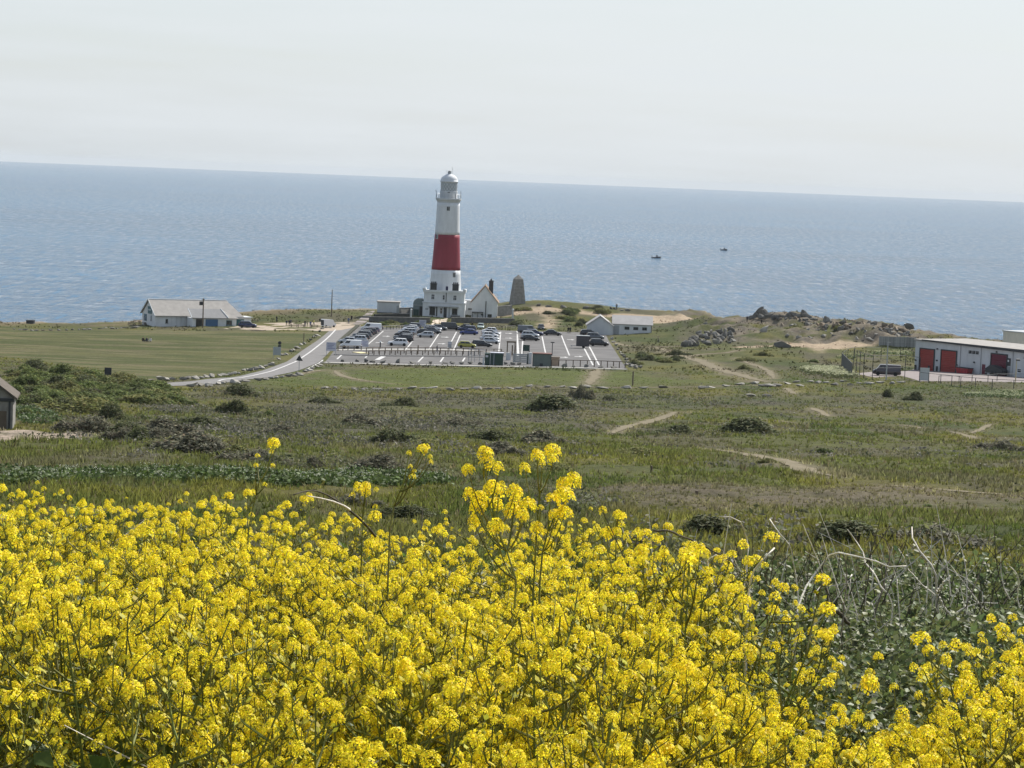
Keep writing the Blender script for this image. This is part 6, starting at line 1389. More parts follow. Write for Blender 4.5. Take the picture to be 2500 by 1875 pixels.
# ---- white-flowered plants: band across the left field, patches by the depot
M_umb = leafmat('umbel_plants', (0, 0, 0), .3, .6, .25, .25, .01, attr=True)
def umbels(name, pxs, n, hgt, label, green=(.088, .128, .032), white=(.52, .54, .40), dens=.10, size=.045, leafs=.11):
    pol = poly_w(pxs); lo, hi = pol.min(0), pol.max(0); P = RS.uniform(lo, hi, (n * 4, 2)); P = P[sdist(P, pol) > (fbm(P[:, 0] / 2, P[:, 1] / 2, 2) - .5) * 3][:n]; z, _ = gsample(P[:, 0], P[:, 1])
    parts = []; k = 12; N = len(P)
    b = np.repeat(np.column_stack([P, z]), k, 0); t = RS.rand(N * k); hh = np.repeat(RS.uniform(.6, 1.15, N) * hgt, k)
    b = b + np.column_stack([RS.normal(size=N*k) * .18, RS.normal(size=N*k) * .18, hh * t * .9])
    parts.append(leafcloud(b, np.array([0, -.5, .7]), RS.uniform(.5, 1.4, N*k) * leafs, np.tile(green, (N*k, 1)) * RS.uniform(.5, 1.5, (N*k, 1)), 1.7))
    fl = np.nonzero(RS.rand(N) < dens)[0]; k2 = 6; M = len(fl)
    b2 = np.repeat(np.column_stack([P[fl], z[fl]]), k2, 0) + np.column_stack([RS.normal(size=M*k2) * .12, RS.normal(size=M*k2) * .12, np.repeat(RS.uniform(.85, 1.2, M) * hgt, k2) + RS.normal(size=M*k2) * .03])
    parts.append(leafcloud(b2, np.array([0, -.7, .7]), RS.uniform(.6, 1.4, M*k2) * size, np.tile(white, (M*k2, 1)) * RS.uniform(.7, 1.2, (M*k2, 1)), 1.1))
    V, F_, cc = cat(*parts); tag(link(name, np_mesh(name, V, F_, [M_umb], False, cc)), label, 'wildflowers', kind='stuff')
umbels('white_wildflowers', [(0, 1150), (150, 1158), (400, 1162), (700, 1165), (980, 1168), (1100, 1172), (1090, 1185), (800, 1186), (500, 1180), (250, 1180), (0, 1185)], 1700, .40, 'band of green plants with white flower heads across the left field')
umbels('white_wildflowers', [z6(*p) for p in [(1300, 770), (1420, 745), (1620, 750), (1690, 785), (1850, 830), (1600, 822), (1420, 800)]], 700, .8, 'pale creamy flower patch left of the dark fence panels', white=(.60, .60, .36), dens=1, size=.16, green=(.12, .14, .045), leafs=.16)
umbels('white_wildflowers', [z5(*p) for p in [(130, 560), (500, 510), (900, 480), (1010, 490), (1010, 510), (600, 540), (250, 570)]], 300, .6, 'pale creamy flower strip behind the security fence', white=(.50, .50, .26), dens=1, size=.12, leafs=.16)
umbels('white_wildflowers', [z5(*p) for p in [(1500, 945), (2212, 935), (2300, 960), (2200, 1000), (1950, 985), (1600, 970)]], 400, .5, 'pale flowers in the grass below the depot fence', white=(.42, .44, .24), dens=.6, size=.12, leafs=.14)
umbels('white_wildflowers', [z7(*p) for p in [(170, 1130), (420, 1140), (640, 1230), (560, 1330), (300, 1330), (180, 1250)]], 300, .5, 'fresh green leafy plants between the hut and the bushes', dens=.12, green=(.07, .11, .028), leafs=.14)
# ================================================================== FOREGROUND: MUSTARD, BRAMBLE, DEAD STEMS
M_petal = leafmat('mustard_petals', (.96, .80, .038), .48, .55, .25, .26, .018)
M_bud = leafmat('mustard_buds', (.50, .45, .03), .25, .6, .2, .25, .02)
M_stem = leafmat('mustard_stems', (.195, .200, .044), .22, .6, .25, .35, .03)
M_leaf = leafmat('mustard_leaves', (.100, .145, .034), .45, .5, .3, .35, .02)
M_bram = leafmat('bramble_leaves', (.130, .158, .058), .36, .48, .24, .7, .035)
M_dead = pbr('dead_pale_stem', (.74, .68, .58), .8, .2, .3, 14, .2, 40, rand=.2)
M_dead_d = pbr('dead_dark_stem', (.10, .085, .06), .85, .2, .35, 14, .2, 40, rand=.3)

def head_arrays(seed, nf, rx, rz_, ps, buds=9):
    """a flower head: four-petalled flowers over a dome, with buds on top. quads + material index"""
    r_ = np.random.RandomState(seed); V = []; F_ = []; MI = []
    for i in range(nf):
        g = i * 2.39996 + r_.uniform(-.3, .3); t = (i + .5) / nf; cz = 1 - t * 1.25; cz = max(cz, -.35); sr = math.sqrt(max(.02, 1 - cz * cz))
        nrm = np.array([math.cos(g) * sr, math.sin(g) * sr, cz * .8 + .25]); nrm /= np.linalg.norm(nrm)
        c = np.array([math.cos(g) * sr * rx, math.sin(g) * sr * rx, cz * rz_]) * r_.uniform(.86, 1.12)
        a = np.cross(nrm, r_.normal(size=3)); a /= np.linalg.norm(a); b = np.cross(nrm, a); s = ps * r_.uniform(.8, 1.2)
        for k in range(4):
            q = k * math.pi / 2 + r_.uniform(-.2, .2); d = a * math.cos(q) + b * math.sin(q); e = -a * math.sin(q) + b * math.cos(q); lift = r_.uniform(.05, .45)
            o = len(V); V += [c + d * s * .12, c + d * s * .68 + e * s * .40 + nrm * s * lift * .7, c + d * s * 1.0 + nrm * s * lift * .6, c + d * s * .68 - e * s * .40 + nrm * s * lift * .7]; F_.append((o, o+1, o+2, o+3)); MI.append(0)
    for i in range(buds):
        g = r_.uniform(0, 6.28); rr = rx * .55 * math.sqrt(r_.rand()); c = np.array([math.cos(g) * rr, math.sin(g) * rr, rz_ * r_.uniform(.75, 1.1)]); s = ps * .42
        o = len(V); V += [c + np.array(p_) * s for p_ in ((0, 0, -1), (.5, 0, 0), (0, 0, 1.0), (-.5, 0, 0), (0, .5, 0), (0, -.5, 0))]
        F_ += [(o, o+1, o+2, o+3), (o, o+4, o+2, o+5)]; MI += [1, 1]
    return np.array(V), np.array(F_), np.array(MI)
HA = [head_arrays(1, 27, .0195, .018, .0086, 8), head_arrays(2, 21, .017, .021, .0082, 9), head_arrays(3, 33, .0225, .023, .0088, 8), head_arrays(4, 11, .0135, .013, .0076, 15), head_arrays(5, 26, .018, .030, .0084, 8), head_arrays(6, 5, .0115, .013, .0072, 24), head_arrays(7, 14, .015, .016, .0080, 14)]
HM = [np_mesh('flower_head', v, f, [M_petal, M_bud], False, mi=mi) for v, f, mi in HA]
HL = [head_arrays(11, 18, .017, .017, .0095, 5), head_arrays(12, 15, .016, .020, .0092, 5), head_arrays(13, 20, .019, .019, .0095, 5), head_arrays(14, 10, .012, .012, .0085, 6)]

def curve3(a, b, bend, n=5):
    a, b, bend = Vector(a), Vector(b), Vector(bend); return [a * (1-t)**2 + (a + bend) * 2*t*(1-t) + b * t*t for t in [i/(n-1) for i in range(n)]]
def gen_plant(seed, H, nb):
    """stems, leaves and flower-head placements of one mustard plant"""
    r_ = random.Random(seed); st_ = MB(); heads = []; lv = []; bits = []
    lean = r_.uniform(0, 6.28); la = r_.uniform(.03, .22) * H
    top = Vector((math.cos(lean)*la, math.sin(lean)*la, H * r_.uniform(.92, 1.0)))
    main = curve3((0, 0, -.05), top, (0, 0, H * .5), 8); st_.tube(main, [.0062, .0058, .0052, .0046, .004, .0034, .0026, .0018], 5)
    heads.append((top, r_.randrange(5), r_.uniform(.9, 1.15)))
    for i in range(nb):
        f = .28 + .62 * (i + r_.random()) / nb; k = f * 7; j = int(k); p0 = main[j].lerp(main[min(j+1, 7)], k - j)
        a = i * 2.4 + r_.uniform(-.5, .5); ln = H * r_.uniform(.22, .46) * (1.25 - .6 * f); out = r_.uniform(.35, .8)
        d = Vector((math.cos(a)*out, math.sin(a)*out, 1 - .3*out)).normalized(); tip = p0 + d * ln
        if tip.z > H * 1.02: tip.z = H * r_.uniform(.92, 1.02)
        br = curve3(p0, tip, Vector((math.cos(a), math.sin(a), .25)) * ln * .5, 5); st_.tube(br, [.0034, .003, .0025, .002, .0013], 4)
        heads.append((tip, r_.randrange(5), r_.uniform(.7, 1.1)))
        if r_.random() < .55:
            b2 = br[2]; a2 = a + r_.choice((-1, 1)) * r_.uniform(.6, 1.3); t2 = b2 + Vector((math.cos(a2)*.6, math.sin(a2)*.6, .8)).normalized() * ln * r_.uniform(.4, .65)
            st_.tube(curve3(b2, t2, (0, 0, ln*.15), 4), [.0022, .0018, .0015, .001], 4); heads.append((t2, 3 if r_.random() < .6 else r_.randrange(5), r_.uniform(.6, .95)))
        # old seed pods below the head
        for q in range(r_.randrange(9, 16)):
            t = r_.uniform(.35, .93); pp = br[int(t*4)].lerp(br[min(4, int(t*4)+1)], t*4 - int(t*4)); g = r_.uniform(0, 6.28)
            e_ = pp + Vector((math.cos(g)*.018, math.sin(g)*.018, .016)); st_.tube([pp, e_], [.0012, .0009], 3)
            if r_.random() < .75: bits.append((e_, g, r_.uniform(.008, .0155)))
        lv.append((p0, a + r_.uniform(-.4, .4), r_.uniform(.05, .11) * (1.35 - f)))
    for i in range(6): lv.append((main[1 + i % 3].lerp(main[2], r_.random()), r_.uniform(0, 6.28), r_.uniform(.09, .19)))
    L_ = MB()
    for p0, a, s in lv:
        d = Vector((math.cos(a), math.sin(a), r_.uniform(-.1, .5))); e = Vector((-math.sin(a), math.cos(a), r_.uniform(-.3, .3))); w = s * r_.uniform(.24, .42); up = Vector((0, 0, 1))
        v = [p0, p0 + d*s*.35 + e*w*.5 + up*s*.06, p0 + d*s*.38 - up*s*.0, p0 + d*s*.35 - e*w*.5 + up*s*.06, p0 + d*s*.75 + e*w*.42, p0 + d*s*.78 - up*s*.06, p0 + d*s*.75 - e*w*.42, p0 + d*s*1.05 - up*s*.16]
        L_.add(v, [(0, 1, 2), (0, 2, 3), (1, 4, 5, 2), (2, 5, 6, 3), (4, 7, 5), (5, 7, 6)])
    for p0, a, s in bits:
        d = Vector((math.cos(a), math.sin(a), .8)) * s; e = Vector((-math.sin(a), math.cos(a), .2)) * s * .6
        L_.add([p0 - d*.3, p0 + d*.4 + e, p0 + d, p0 + d*.4 - e], [(0, 1, 2, 3)], 1)
    return st_, L_, heads
VAR = []
for i in range(9):
    s_, l_, h_ = gen_plant(40 + i, 1.0, [9, 10, 11, 12, 10, 8, 12, 11, 9][i]); VAR.append((s_.mesh('stem', [M_stem]), l_.mesh('leaves', [M_leaf, M_bud]), h_, s_, l_))
_bx = [0, 300, 600, 900, 1100, 1300, 1500, 1700, 1850, 1950, 2150, 2300, 2400, 2500]
_by = [13.5, 13.5, 13.2, 12.6, 12.0, 12.2, 11.6, 11.0, 10.0, 8.6, 8.2, 8.2, 8.8, 9.2]
BRAM = np.array([(1640, 1560), (1740, 1410), (1900, 1385), (2520, 1370), (3600, 1420), (3600, 1560), (2530, 1530), (2450, 1650), (2280, 1765), (1980, 1755), (1790, 1680)], float)
def in_bram(px, py): return float(sdist(np.array([[px, py]]), BRAM)[0])
spots = []
r_ = random.Random(99)
while len(spots) < 1400:
    Y = 6.2 * (15.4 / 6.2) ** (r_.random() ** .92); X = r_.uniform(-.36, .36) * Y
    z = gz(X, Y); dn = fbm(np.array(X * .9 + 3), np.array(Y * .8 + 1), 3)
    H = r_.uniform(.70, 1.12) * (.86 + .4 * float(dn)) * (1 - .20 * min(1, max(0, (Y - 9) / 4.5)) * (1 if X < .02 * Y else .3)); px, py = proj((X, Y, z + H))
    if Y > np.interp(px, _bx, _by) + .8 * r_.gauss(0, .5): continue
    if dn < .43 and r_.random() < .62: continue
    if (px < -60 or px > 2560) and r_.random() < .5: continue
    b_ = in_bram(px, py)
    if b_ > 0 and r_.random() < (.80 if b_ < 60 else .93): continue
    if b_ > 0: H *= .9
    if px < 330 and py > 1500 and r_.random() < .78: continue
    if px < 600 and py > 1620 and r_.random() < .5: continue       # leafy gap in the lower left
    if Y < 7.6 and r_.random() < .25: continue
    if any((X - a)**2 + (Y - c)**2 < .020 for a, c, *_ in spots[-200:]): continue
    spots.append((X, Y, z, H, px, py))
spots.sort(key=lambda s: s[1])
near = [s for s in spots if s[5] < 1930]; N_IND = 285
# the 285 nearest plants are things of their own, what lies behind is one mass
GRP = 'mustard plants of the foreground thicket'
def lab(px, py, H):
    side = ['below the hut', 'below the cafe', 'below the road bend', 'left of the lighthouse', 'below the lighthouse', 'below the toilet block', 'beside the bramble', 'below the dead stems', 'below the depot'][min(8, max(0, int(np.searchsorted([200, 480, 780, 1000, 1250, 1550, 1850, 2200], px))))]
    row = 'at the bottom edge of the photo' if py > 1740 else ('in the nearest rows' if py > 1600 else ('in the middle rows' if py > 1450 else 'in the far rows'))
    return ('tall ' if H > 1.0 else ('short ' if H < .82 else '')) + 'yellow mustard plant ' + row + ', ' + side
def plant_obj(X, Y, z, H, vi, rz_, label, tilt=(0, 0)):
    sm, lm, hd, _, _ = VAR[vi]; o = thing('mustard_plant', label, 'flowering plant', (X, Y, z), 0, GRP); o.rotation_euler = (tilt[0], tilt[1], rz_); o.scale = (H, H, H)
    link('stem', sm, o); link('leaves', lm, o)
    for p_, hv_, s in hd:
        q_ = r_.random(); hv_ = 5 if q_ < .10 else (6 if q_ < .24 else hv_); k = s * r_.uniform(.62, 1.22) / H; h = link('flower_head', HM[hv_], o, p_, (r_.uniform(-.5, .5), r_.uniform(-.5, .5), r_.uniform(0, 6.28)), (k, k, k * r_.uniform(.9, 1.35)))
    return o
shown = [s for s in near if -30 < s[4] < 2530]; ind_ = shown[:N_IND]; iset = set(ind_); rest_ = [s for s in near if s not in iset]
for X, Y, z, H, px, py in ind_:
    plant_obj(X, Y, z, H, r_.randrange(9), r_.uniform(0, 6.28), lab(px, py, H), (r_.gauss(0, .09), r_.gauss(0, .09)))
# whole-plant meshes for the mass behind: stem, leaves and heads of each variant joined
tcol = bpy.data.collections.new('mustard_patterns')
for vi in range(9):
    st_, lv_ = VAR[vi][3], VAR[vi][4]; P4 = lambda fs: [(f if len(f) == 4 else (f + (f[-1],))[:4]) for f in fs if len(f) <= 4]
    vv = [np.array(st_.v), np.array(lv_.v)]; fs_ = [f for f in st_.f if len(f) == 4]; fl_ = [(f, m_) for f, m_ in zip(lv_.f, lv_.mi) if len(f) == 4]
    ff = [np.array(fs_), np.array([f for f, m_ in fl_]) + len(st_.v)]; mm_ = [np.full(len(fs_), 2), np.array([1 if m_ else 3 for f, m_ in fl_])]; off = len(st_.v) + len(lv_.v)
    for p_, hv_, s in VAR[vi][2]:
        v, f, m_ = HL[r_.randrange(3) if hv_ != 3 else 3]; vv.append(v * s * r_.uniform(.75, 1.25) + np.array(p_)); ff.append(f + off); mm_.append(m_); off += len(v)
    tcol.objects.link(bpy.data.objects.new('mustard_pattern', np_mesh('mustard_pattern', np.concatenate(vv), np.concatenate(ff), [M_petal, M_bud, M_stem, M_leaf], False, mi=np.concatenate(mm_))))
pm = bpy.data.meshes.new('mustard_thicket'); pm.from_pydata([s[:3] for s in rest_], [], [])
for nm, tp, vals in (('plant_turn', 'FLOAT_VECTOR', [(r_.gauss(0, .09), r_.gauss(0, .09), r_.uniform(0, 6.28)) for s in rest_]), ('plant_size', 'FLOAT', [s[3] for s in rest_]), ('plant_kind', 'INT', [r_.randrange(9) for s in rest_])):
    at_ = pm.attributes.new(nm, tp, 'POINT'); at_.data.foreach_set('vector' if tp == 'FLOAT_VECTOR' else 'value', np.array(vals).ravel())
mass = link('mustard_thicket', pm)
ng = bpy.data.node_groups.new('mustard_planting', 'GeometryNodeTree'); ng.interface.new_socket('Geometry', in_out='INPUT', socket_type='NodeSocketGeometry'); ng.interface.new_socket('Geometry', in_out='OUTPUT', socket_type='NodeSocketGeometry')
N_ = ng.nodes; gi, go = N_.new('NodeGroupInput'), N_.new('NodeGroupOutput'); ip = N_.new('GeometryNodeInstanceOnPoints'); ci = N_.new('GeometryNodeCollectionInfo'); ci.inputs['Collection'].default_value = tcol; ci.inputs['Separate Children'].default_value = True; ci.inputs['Reset Children'].default_value = True
def nattr(nm, tp): q = N_.new('GeometryNodeInputNamedAttribute'); q.data_type = tp; q.inputs['Name'].default_value = nm; return q.outputs['Attribute']
ip.inputs['Pick Instance'].default_value = True
e2r = N_.new('FunctionNodeEulerToRotation'); LL = ng.links.new
LL(gi.outputs[0], ip.inputs['Points']); LL(ci.outputs[0], ip.inputs['Instance']); LL(nattr('plant_kind', 'INT'), ip.inputs['Instance Index']); LL(nattr('plant_turn', 'FLOAT_VECTOR'), e2r.inputs[0]); LL(e2r.outputs[0], ip.inputs['Rotation']); LL(nattr('plant_size', 'FLOAT'), ip.inputs['Scale']); LL(ip.outputs[0], go.inputs[0])
md = mass.modifiers.new('planting', 'NODES'); md.node_group = ng
tag(mass, 'mass of yellow mustard flowers filling the back of the foreground thicket', 'flowers', kind='stuff')

# tall single plants that stand clear of the thicket
def tall_plant(Y, stem, heads, label):
    """main stem and heads given where they stand in the photograph, at distance Y"""
    S = [at(px, py, Y + .05 * math.sin(i * 2.1)) for i, (px, py) in enumerate(stem)]; base = S[0].copy(); base.z = gz(base.x, Y)
    o = thing('mustard_plant', label, 'flowering plant', base, 0, 'tall mustard plants above the thicket'); S = [base] + S; S = [p - base for p in S]
    S2 = [Vector(p) for p in resample3(S, 18)]; mb = MB().tube(S2, [.0065 - .0045 * i / 17 for i in range(18)], 5)
    for i, (px, py, s) in enumerate(heads):
        h = at(px, py, Y + rnd.uniform(-.12, .12)) - base; low = [p for p in S2 if p.z < h.z - .03] or S2[:2]; j = min(range(len(low)), key=lambda q: (low[q] - h).length + .02 * (len(low) - q) ** .5); a = low[max(0, j - 1)]
        mb.tube(curve3(a, h, ((h.x - a.x) * .55, (h.y - a.y) * .5, (h.z - a.z) * .15), 6), [.0034, .003, .0027, .0023, .002, .0014], 4)
        k = s * rnd.uniform(.9, 1.1); link('flower_head', HM[rnd.randrange(3) if s > .8 else 3], o, h, (rnd.uniform(-.4, .4), rnd.uniform(-.4, .4), rnd.uniform(0, 6)), (k, k, k * rnd.uniform(1, 1.4)))
    mb.build('stem', M_stem, o); return o
def resample3(P, n):
    P = [Vector(p) for p in P]; d = [0]
    for a, b in zip(P[:-1], P[1:]): d.append(d[-1] + (b - a).length)
    return [[np.interp(d[-1] * i / (n-1), d, [p[k] for p in P]) for k in range(3)] for i in range(n)]
Q = lambda x, y: (1000 + x / 3.687, 1050 + y / 3.687); Q4 = lambda x, y: (600 + x / 4.424, 1050 + y / 4.424)
tall_plant(8.3, [Q(1120, 1300), Q(1150, 880), Q(1160, 640), Q(1180, 470), Q(1190, 350)], [Q(1285, 205) + (1.15,), Q(1290, 275) + (.9,), Q(1150, 240) + (1.0,), Q(1195, 305) + (.8,), Q(1040, 362) + (1.0,), Q(1140, 905) + (.9,), Q(1180, 700) + (.7,)], 'tallest mustard plant, its bare stem rising to five heads right of centre')
tall_plant(8.0, [Q(960, 1250), Q(840, 1020), Q(740, 800), Q(690, 560), Q(665, 400), Q(660, 340)], [Q(680, 215) + (1.1,), Q(690, 300) + (1.15,), Q(530, 368) + (.9,), Q(800, 352) + (.9,), Q(740, 540) + (1.3,), Q(800, 560) + (1.2,), Q(945, 570) + (1.3,), Q(950, 630) + (1.1,), Q(540, 590) + (1.1,), Q(625, 625) + (1.1,), Q(760, 685) + (1.3,), Q(610, 710) + (1.1,), Q(930, 745) + (1.2,), Q(1065, 690) + (1.15,), Q(1020, 780) + (1,), Q(580, 835) + (1,), Q(770, 880) + (1.1,)], 'bushy tall mustard plant with many bright heads left of the tallest one')
tall_plant(8.2, [Q(1180, 1200), Q(1220, 960), Q(1290, 820), Q(1340, 700), Q(1390, 590)], [Q(1400, 510) + (1.2,), Q(1470, 478) + (1.05,), Q(1335, 605) + (1.1,), Q(1405, 620) + (1.3,), Q(1265, 615) + (.8,), Q(1395, 755) + (1.2,), Q(1310, 780) + (.9,)], 'tall mustard plant leaning right of the tallest one')
tall_plant(10.5, [Q(1860, 1050), Q(1855, 900), Q(1870, 800)], [Q(1740, 730) + (.9,), Q(1878, 770) + (1.1,), Q(1860, 930) + (.9,), Q(1770, 940) + (1.2,), Q(1660, 835) + (.5,)], 'slim mustard plant with two small heads near the dead stems')
tall_plant(9.6, [Q4(1560, 960), Q4(1600, 830), Q4(1680, 620), Q4(1780, 450), Q4(1890, 270)], [Q4(1905, 218) + (.9,), Q4(1955, 195) + (.8,), Q4(1990, 292) + (.6,), Q4(2000, 350) + (.55,), Q4(1762, 255) + (.7,), Q4(1778, 402) + (.7,), Q4(1822, 448) + (.6,), Q4(1800, 505) + (.8,)], 'tall mustard plant with thin slanting stem left of centre')
tall_plant(10.5, [Q4(30, 1020), Q4(100, 760), Q4(150, 530), Q4(210, 390)], [Q4(300, 155) + (1.0,), Q4(330, 180) + (.8,), Q4(280, 235) + (.7,), Q4(125, 280) + (.7,), Q4(110, 385) + (.8,), Q4(290, 385) + (.6,), Q4(20, 690) + (.9,)], 'tall wispy mustard plant in the left of the thicket')
tall_plant(11, [Q4(1260, 1060), Q4(1260, 880), Q4(1290, 720)], [Q4(1215, 635) + (1.0,), Q4(1295, 620) + (.9,), Q4(1300, 680) + (.9,), Q4(1410, 645) + (.7,), Q4(1150, 710) + (.8,), Q4(1400, 830) + (.7,)], 'branching mustard plant below the slanting stem')

# ---- bramble thicket: leaves over a low mound
NB = 190000
Yb = RS.uniform(7.3, 13.2, NB); Xb = RS.uniform(.045, .42, NB) * Yb; zb__ = ground(Xb, Yb)
hb = (.50 + .55 * fbm(Xb * 1.1 + 7, Yb * 1.1, 3)) * RS.rand(NB) ** .40
def projv(x, y, z):
    d = np.stack([x, y, z], 1) - np.array(CAM); k = d @ np.array(Fw); return np.stack([1250 + FPX * (d @ np.array(Rc)) / k, 937.5 - FPX * (d @ np.array(Uc)) / k], 1)
kp = sdist(projv(Xb, Yb, zb__ + hb), BRAM) > -60 + 60 * RS.rand(NB)
bp_ = np.column_stack([Xb, Yb, zb__ + hb])[kp][:46000]
def leaf_mesh(P, size, nz=(0, -.2, .9), jit=.65):
    """pointed oval leaves of two folded halves"""
    N = len(P); d = RS.normal(size=(N, 3)) * jit + np.array(nz); d /= np.linalg.norm(d, axis=1)[:, None]; u_ = np.cross(d, RS.normal(size=(N, 3))); u_ /= np.linalg.norm(u_, axis=1)[:, None]; w_ = np.cross(d, u_); s = size[:, None]
    a = P; t = P + u_ * s; mL = P + u_ * s * .45 + w_ * s * .34 + d * s * .10; mR = P + u_ * s * .45 - w_ * s * .34 + d * s * .10; mid = P + u_ * s * .5
    V = np.stack([a, mL, t, mR, mid], 1).reshape(-1, 3); i = np.arange(N)[:, None] * 5
    F_ = np.concatenate([i + np.array([[0, 4, 2, 1]]), i + np.array([[0, 3, 2, 4]])]); return V, F_
V, F_ = leaf_mesh(bp_, RS.uniform(.016, .042, len(bp_)))
tag(link('bramble', np_mesh('bramble', V, F_, [M_bram], False)), 'dark glossy bramble leaves at the right between the yellow flowers', 'bramble', kind='stuff')
# ---- leafy undergrowth below the flowers
Yu = 6.0 * (17 / 6.) ** RS.rand(22000); Xu = RS.uniform(-.36, .36, 22000) * Yu
up_ = np.column_stack([Xu, Yu, ground(Xu, Yu) + RS.rand(22000) ** 1.2 * np.where(Xu < -.1 * Yu, .78, .70)])
up_ = np.array(up_); V, F_ = leaf_mesh(up_, RS.uniform(.03, .10, len(up_)) * np.where(up_[:, 0] < -.12 * up_[:, 1], 1.35, 1), jit=.9)
tag(link('undergrowth', np_mesh('undergrowth', V, F_, [M_leaf], False)), 'dark green leafy undergrowth beneath the mustard flowers', 'undergrowth', kind='stuff')
# fine dry twigs woven through
tw = MB()
for i in range(900):
    Y = 6.2 * (15 / 6.2) ** r_.random(); X = r_.uniform(-.235, .25) * Y; z = gz(X, Y) + r_.uniform(.1, .75); a = r_.uniform(0, 6.28); l = r_.uniform(.12, .45); up = r_.uniform(-.2, .9)
    p0 = Vector((X, Y, z)); p1 = p0 + Vector((math.cos(a), math.sin(a), up)).normalized() * l; tw.tube(curve3(p0, p1, (r_.uniform(-.08, .08), r_.uniform(-.08, .08), r_.uniform(0, .1)), 4), [.0028, .0024, .002, .0014], 4, r_.random() < .5, cap=False)
tag(tw.build('dry_twigs', [M_dead, M_dead_d]), 'thin dry twigs woven through the flower thicket', 'twigs', kind='stuff')
# ---- dead stems standing on the right
Q3 = lambda p: (1600 + p[0] / 2.458, 1230 + p[1] / 2.458)
DEAD = [([(515, 560), (550, 400), (560, 260), (540, 170), (500, 100), (440, 75), (380, 75)], 9, 1, 'dead stem bending over to the left like a hook'), ([(860, 560), (850, 480), (830, 350), (800, 250), (760, 190), (715, 140), (690, 90)], 8, 1, 'pale dead stem curving up to the left behind the hooked one'),
        ([(680, 560), (700, 400), (720, 250), (722, 160)], 6, 0, 'thin dark upright stem beside the hooked one'), ([(560, 500), (600, 390), (650, 330), (710, 265)], 12, 1, 'short thick pale stem slanting right'), ([(1420, 600), (1395, 545), (1330, 450), (1270, 360), (1230, 270), (1190, 200), (1155, 155)], 8, 1, 'long pale stem slanting up left in the middle'),
        ([(1290, 740), (1350, 560), (1390, 400), (1410, 270), (1370, 195), (1310, 190)], 9, 0, 'dark stem with bent tip right of the long slanting one'), ([(850, 640), (900, 500), (960, 410), (1040, 310), (1100, 290), (1250, 325), (1400, 370), (1500, 380)], 10, 1, 'arching dead stem bowed far over to the right'), ([(1470, 700), (1450, 480), (1430, 360), (1415, 260)], 7, 1, 'straight pale stem rising from the arch'),
        ([(1690, 560), (1600, 480), (1520, 400), (1490, 320), (1460, 270)], 8, 1, 'pale stem leaning left towards the arch'), ([(1705, 780), (1690, 540), (1685, 420), (1650, 350), (1590, 290), (1550, 220), (1535, 145)], 11, 1, 'tallest pale dead stem on the right'), ([(1690, 540), (1730, 470), (1775, 430)], 9, 1, 'short forked side stem of pale wood'), ([(1795, 900), (1850, 680), (1900, 520), (1945, 420), (1965, 330)], 9, 0, 'long dark stem slanting up to the right'),
        ([(1715, 850), (1740, 740), (1790, 670), (1880, 610), (1980, 595), (2050, 595)], 10, 1, 'pale elbow-shaped stem low on the right'), ([(1690, 540), (1720, 600), (1780, 680), (1800, 760)], 8, 1, 'pale stem dropping below the fork'), ([(2190, 720), (2170, 540), (2180, 450), (2150, 400), (2120, 380)], 8, 1, 'pale stem near the right edge'), ([(155, 470), (150, 380), (165, 330), (160, 270), (172, 258)], 8, 1, 'short pale upright stem at the left of the dead stems'),
        ([(320, 340), (330, 310), (370, 305), (410, 330), (410, 420)], 8, 1, 'small pale stem bent like a crook'), ([(-20, 165), (60, 155), (150, 190), (260, 240), (360, 290), (450, 340), (520, 420)], 7, 0, 'long thin dark stem arching across the left'), ([(1115, 870), (1130, 600), (1150, 450), (1130, 260), (1070, 235)], 7, 0, 'thin dark stem left of the long slanting one'), ([(950, 560), (1000, 480), (1040, 450)], 8, 1, 'short pale stem under the arch'),
        ([(1630, 520), (1635, 430), (1635, 350)], 7, 1, 'short straight pale stem left of the tallest'), ([(1940, 740), (1950, 630), (1965, 600)], 10, 1, 'stubby pale stem below the long dark one'), ([(2005, 880), (2020, 650), (2010, 560)], 6, 0, 'thin dark stem near the right edge'), ([(1160, 530), (1165, 470), (1172, 420)], 10, 1, 'stubby pale stem under the arch to the right'), ([(1090, 640), (1180, 740), (1290, 820), (1360, 900)], 12, 0, 'thick dark stem lying across the bramble')]
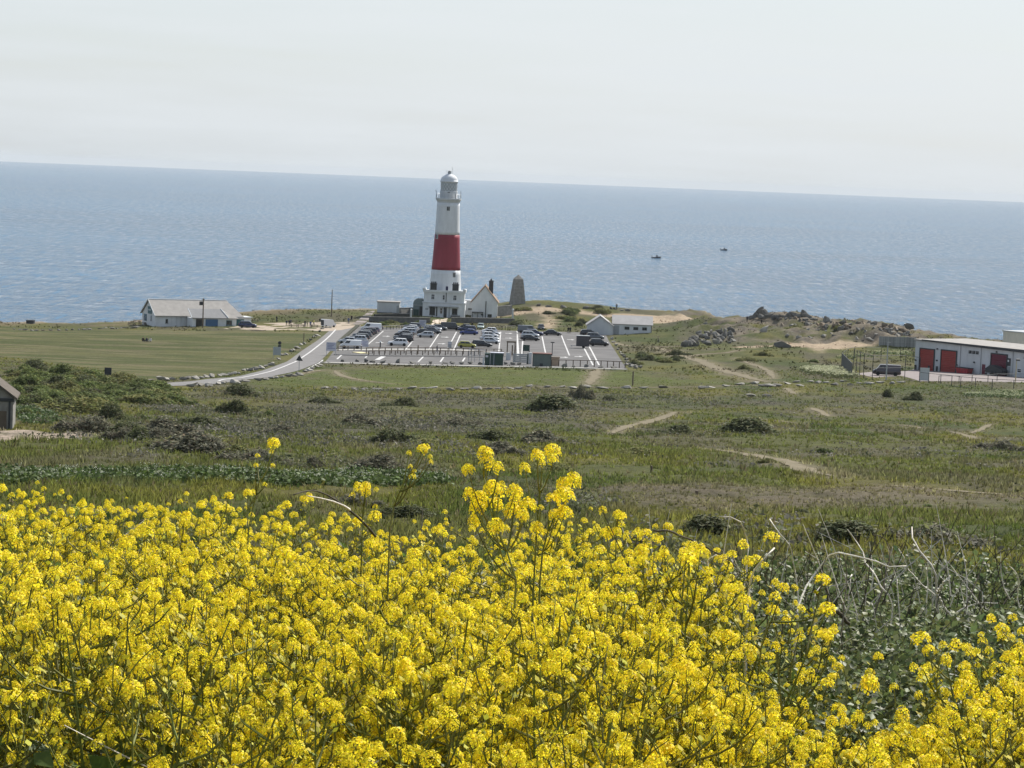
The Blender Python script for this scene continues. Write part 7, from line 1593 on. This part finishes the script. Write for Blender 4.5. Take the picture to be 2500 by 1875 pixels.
for i, (pts, wz, pale, lb) in enumerate(DEAD):
    Y = 10.6 + .5 * math.sin(i * 1.7); S = [at(*Q3(p), Y + .12 * math.sin(i + j * .8)) for j, p in enumerate(pts)]; g0 = S[0].copy(); g0.z = gz(g0.x, g0.y); chain = [g0] + S if S[0].z - g0.z > .05 and i not in (10, 24, 17, 13) else S
    arr = resample3(chain, 26); base = Vector(arr[0]); r0 = wz / 2.458 / FPX * Y * .85
    o = MB().tube([Vector(p) - base + Vector((rnd.gauss(0, .0022), 0, rnd.gauss(0, .0022))) for p in arr], [r0 * (1.25 - .8 * j / 25) for j in range(26)], 6).build('dead_stem', M_dead if pale else M_dead_d, None, True, loc=base); tag(o, lb, 'dead stem', 'dead stems on the right')
for i, (pts, lb) in enumerate([([Q4(*p) for p in [(510, 700), (620, 665), (740, 650), (860, 690), (980, 760), (1100, 850), (1220, 950), (1320, 1050), (1400, 1150)]], 'brown arching dead stem over the left flowers'), ([Q4(*p) for p in [(660, 710), (800, 735), (940, 770), (1060, 820), (1120, 860)]], 'pale twig below the brown arching stem')]):
    S = [at(px, py, 11 + .1 * j) for j, (px, py) in enumerate(pts)][::-1]; arr = resample3(S, 20); base = Vector(arr[0])
    tag(MB().tube([Vector(p) - base for p in arr], [.0065 - .004 * j / 19 for j in range(20)], 6).build('dead_stem', M_dead_d if i == 0 else M_dead, None, True, loc=base), lb, 'dead stem', 'dead stems on the left')
# small twigs and dry grass round the dead stems
tw = MB()
for i in range(210):
    px, py = r_.uniform(1560, 2520), r_.uniform(1360, 1560); Y = r_.uniform(10, 13); p0 = at(px, py, Y)
    if p0.z < gz(p0.x, Y): continue
    a = r_.gauss(PI/2, .7); l = r_.uniform(.08, .3); p1 = p0 + Vector((math.cos(a) * l, r_.uniform(-.1, .1), abs(math.sin(a)) * l)); p0.z -= .12
    tw.tube(curve3(p0, p1, (r_.uniform(-.06, .06), 0, .05), 4), [.003, .0026, .002, .0012], 4, r_.random() < .55, cap=False)
tag(tw.build('dry_twigs', [M_dead, M_dead_d]), 'tangle of small dry twigs round the dead stems', 'twigs', kind='stuff')
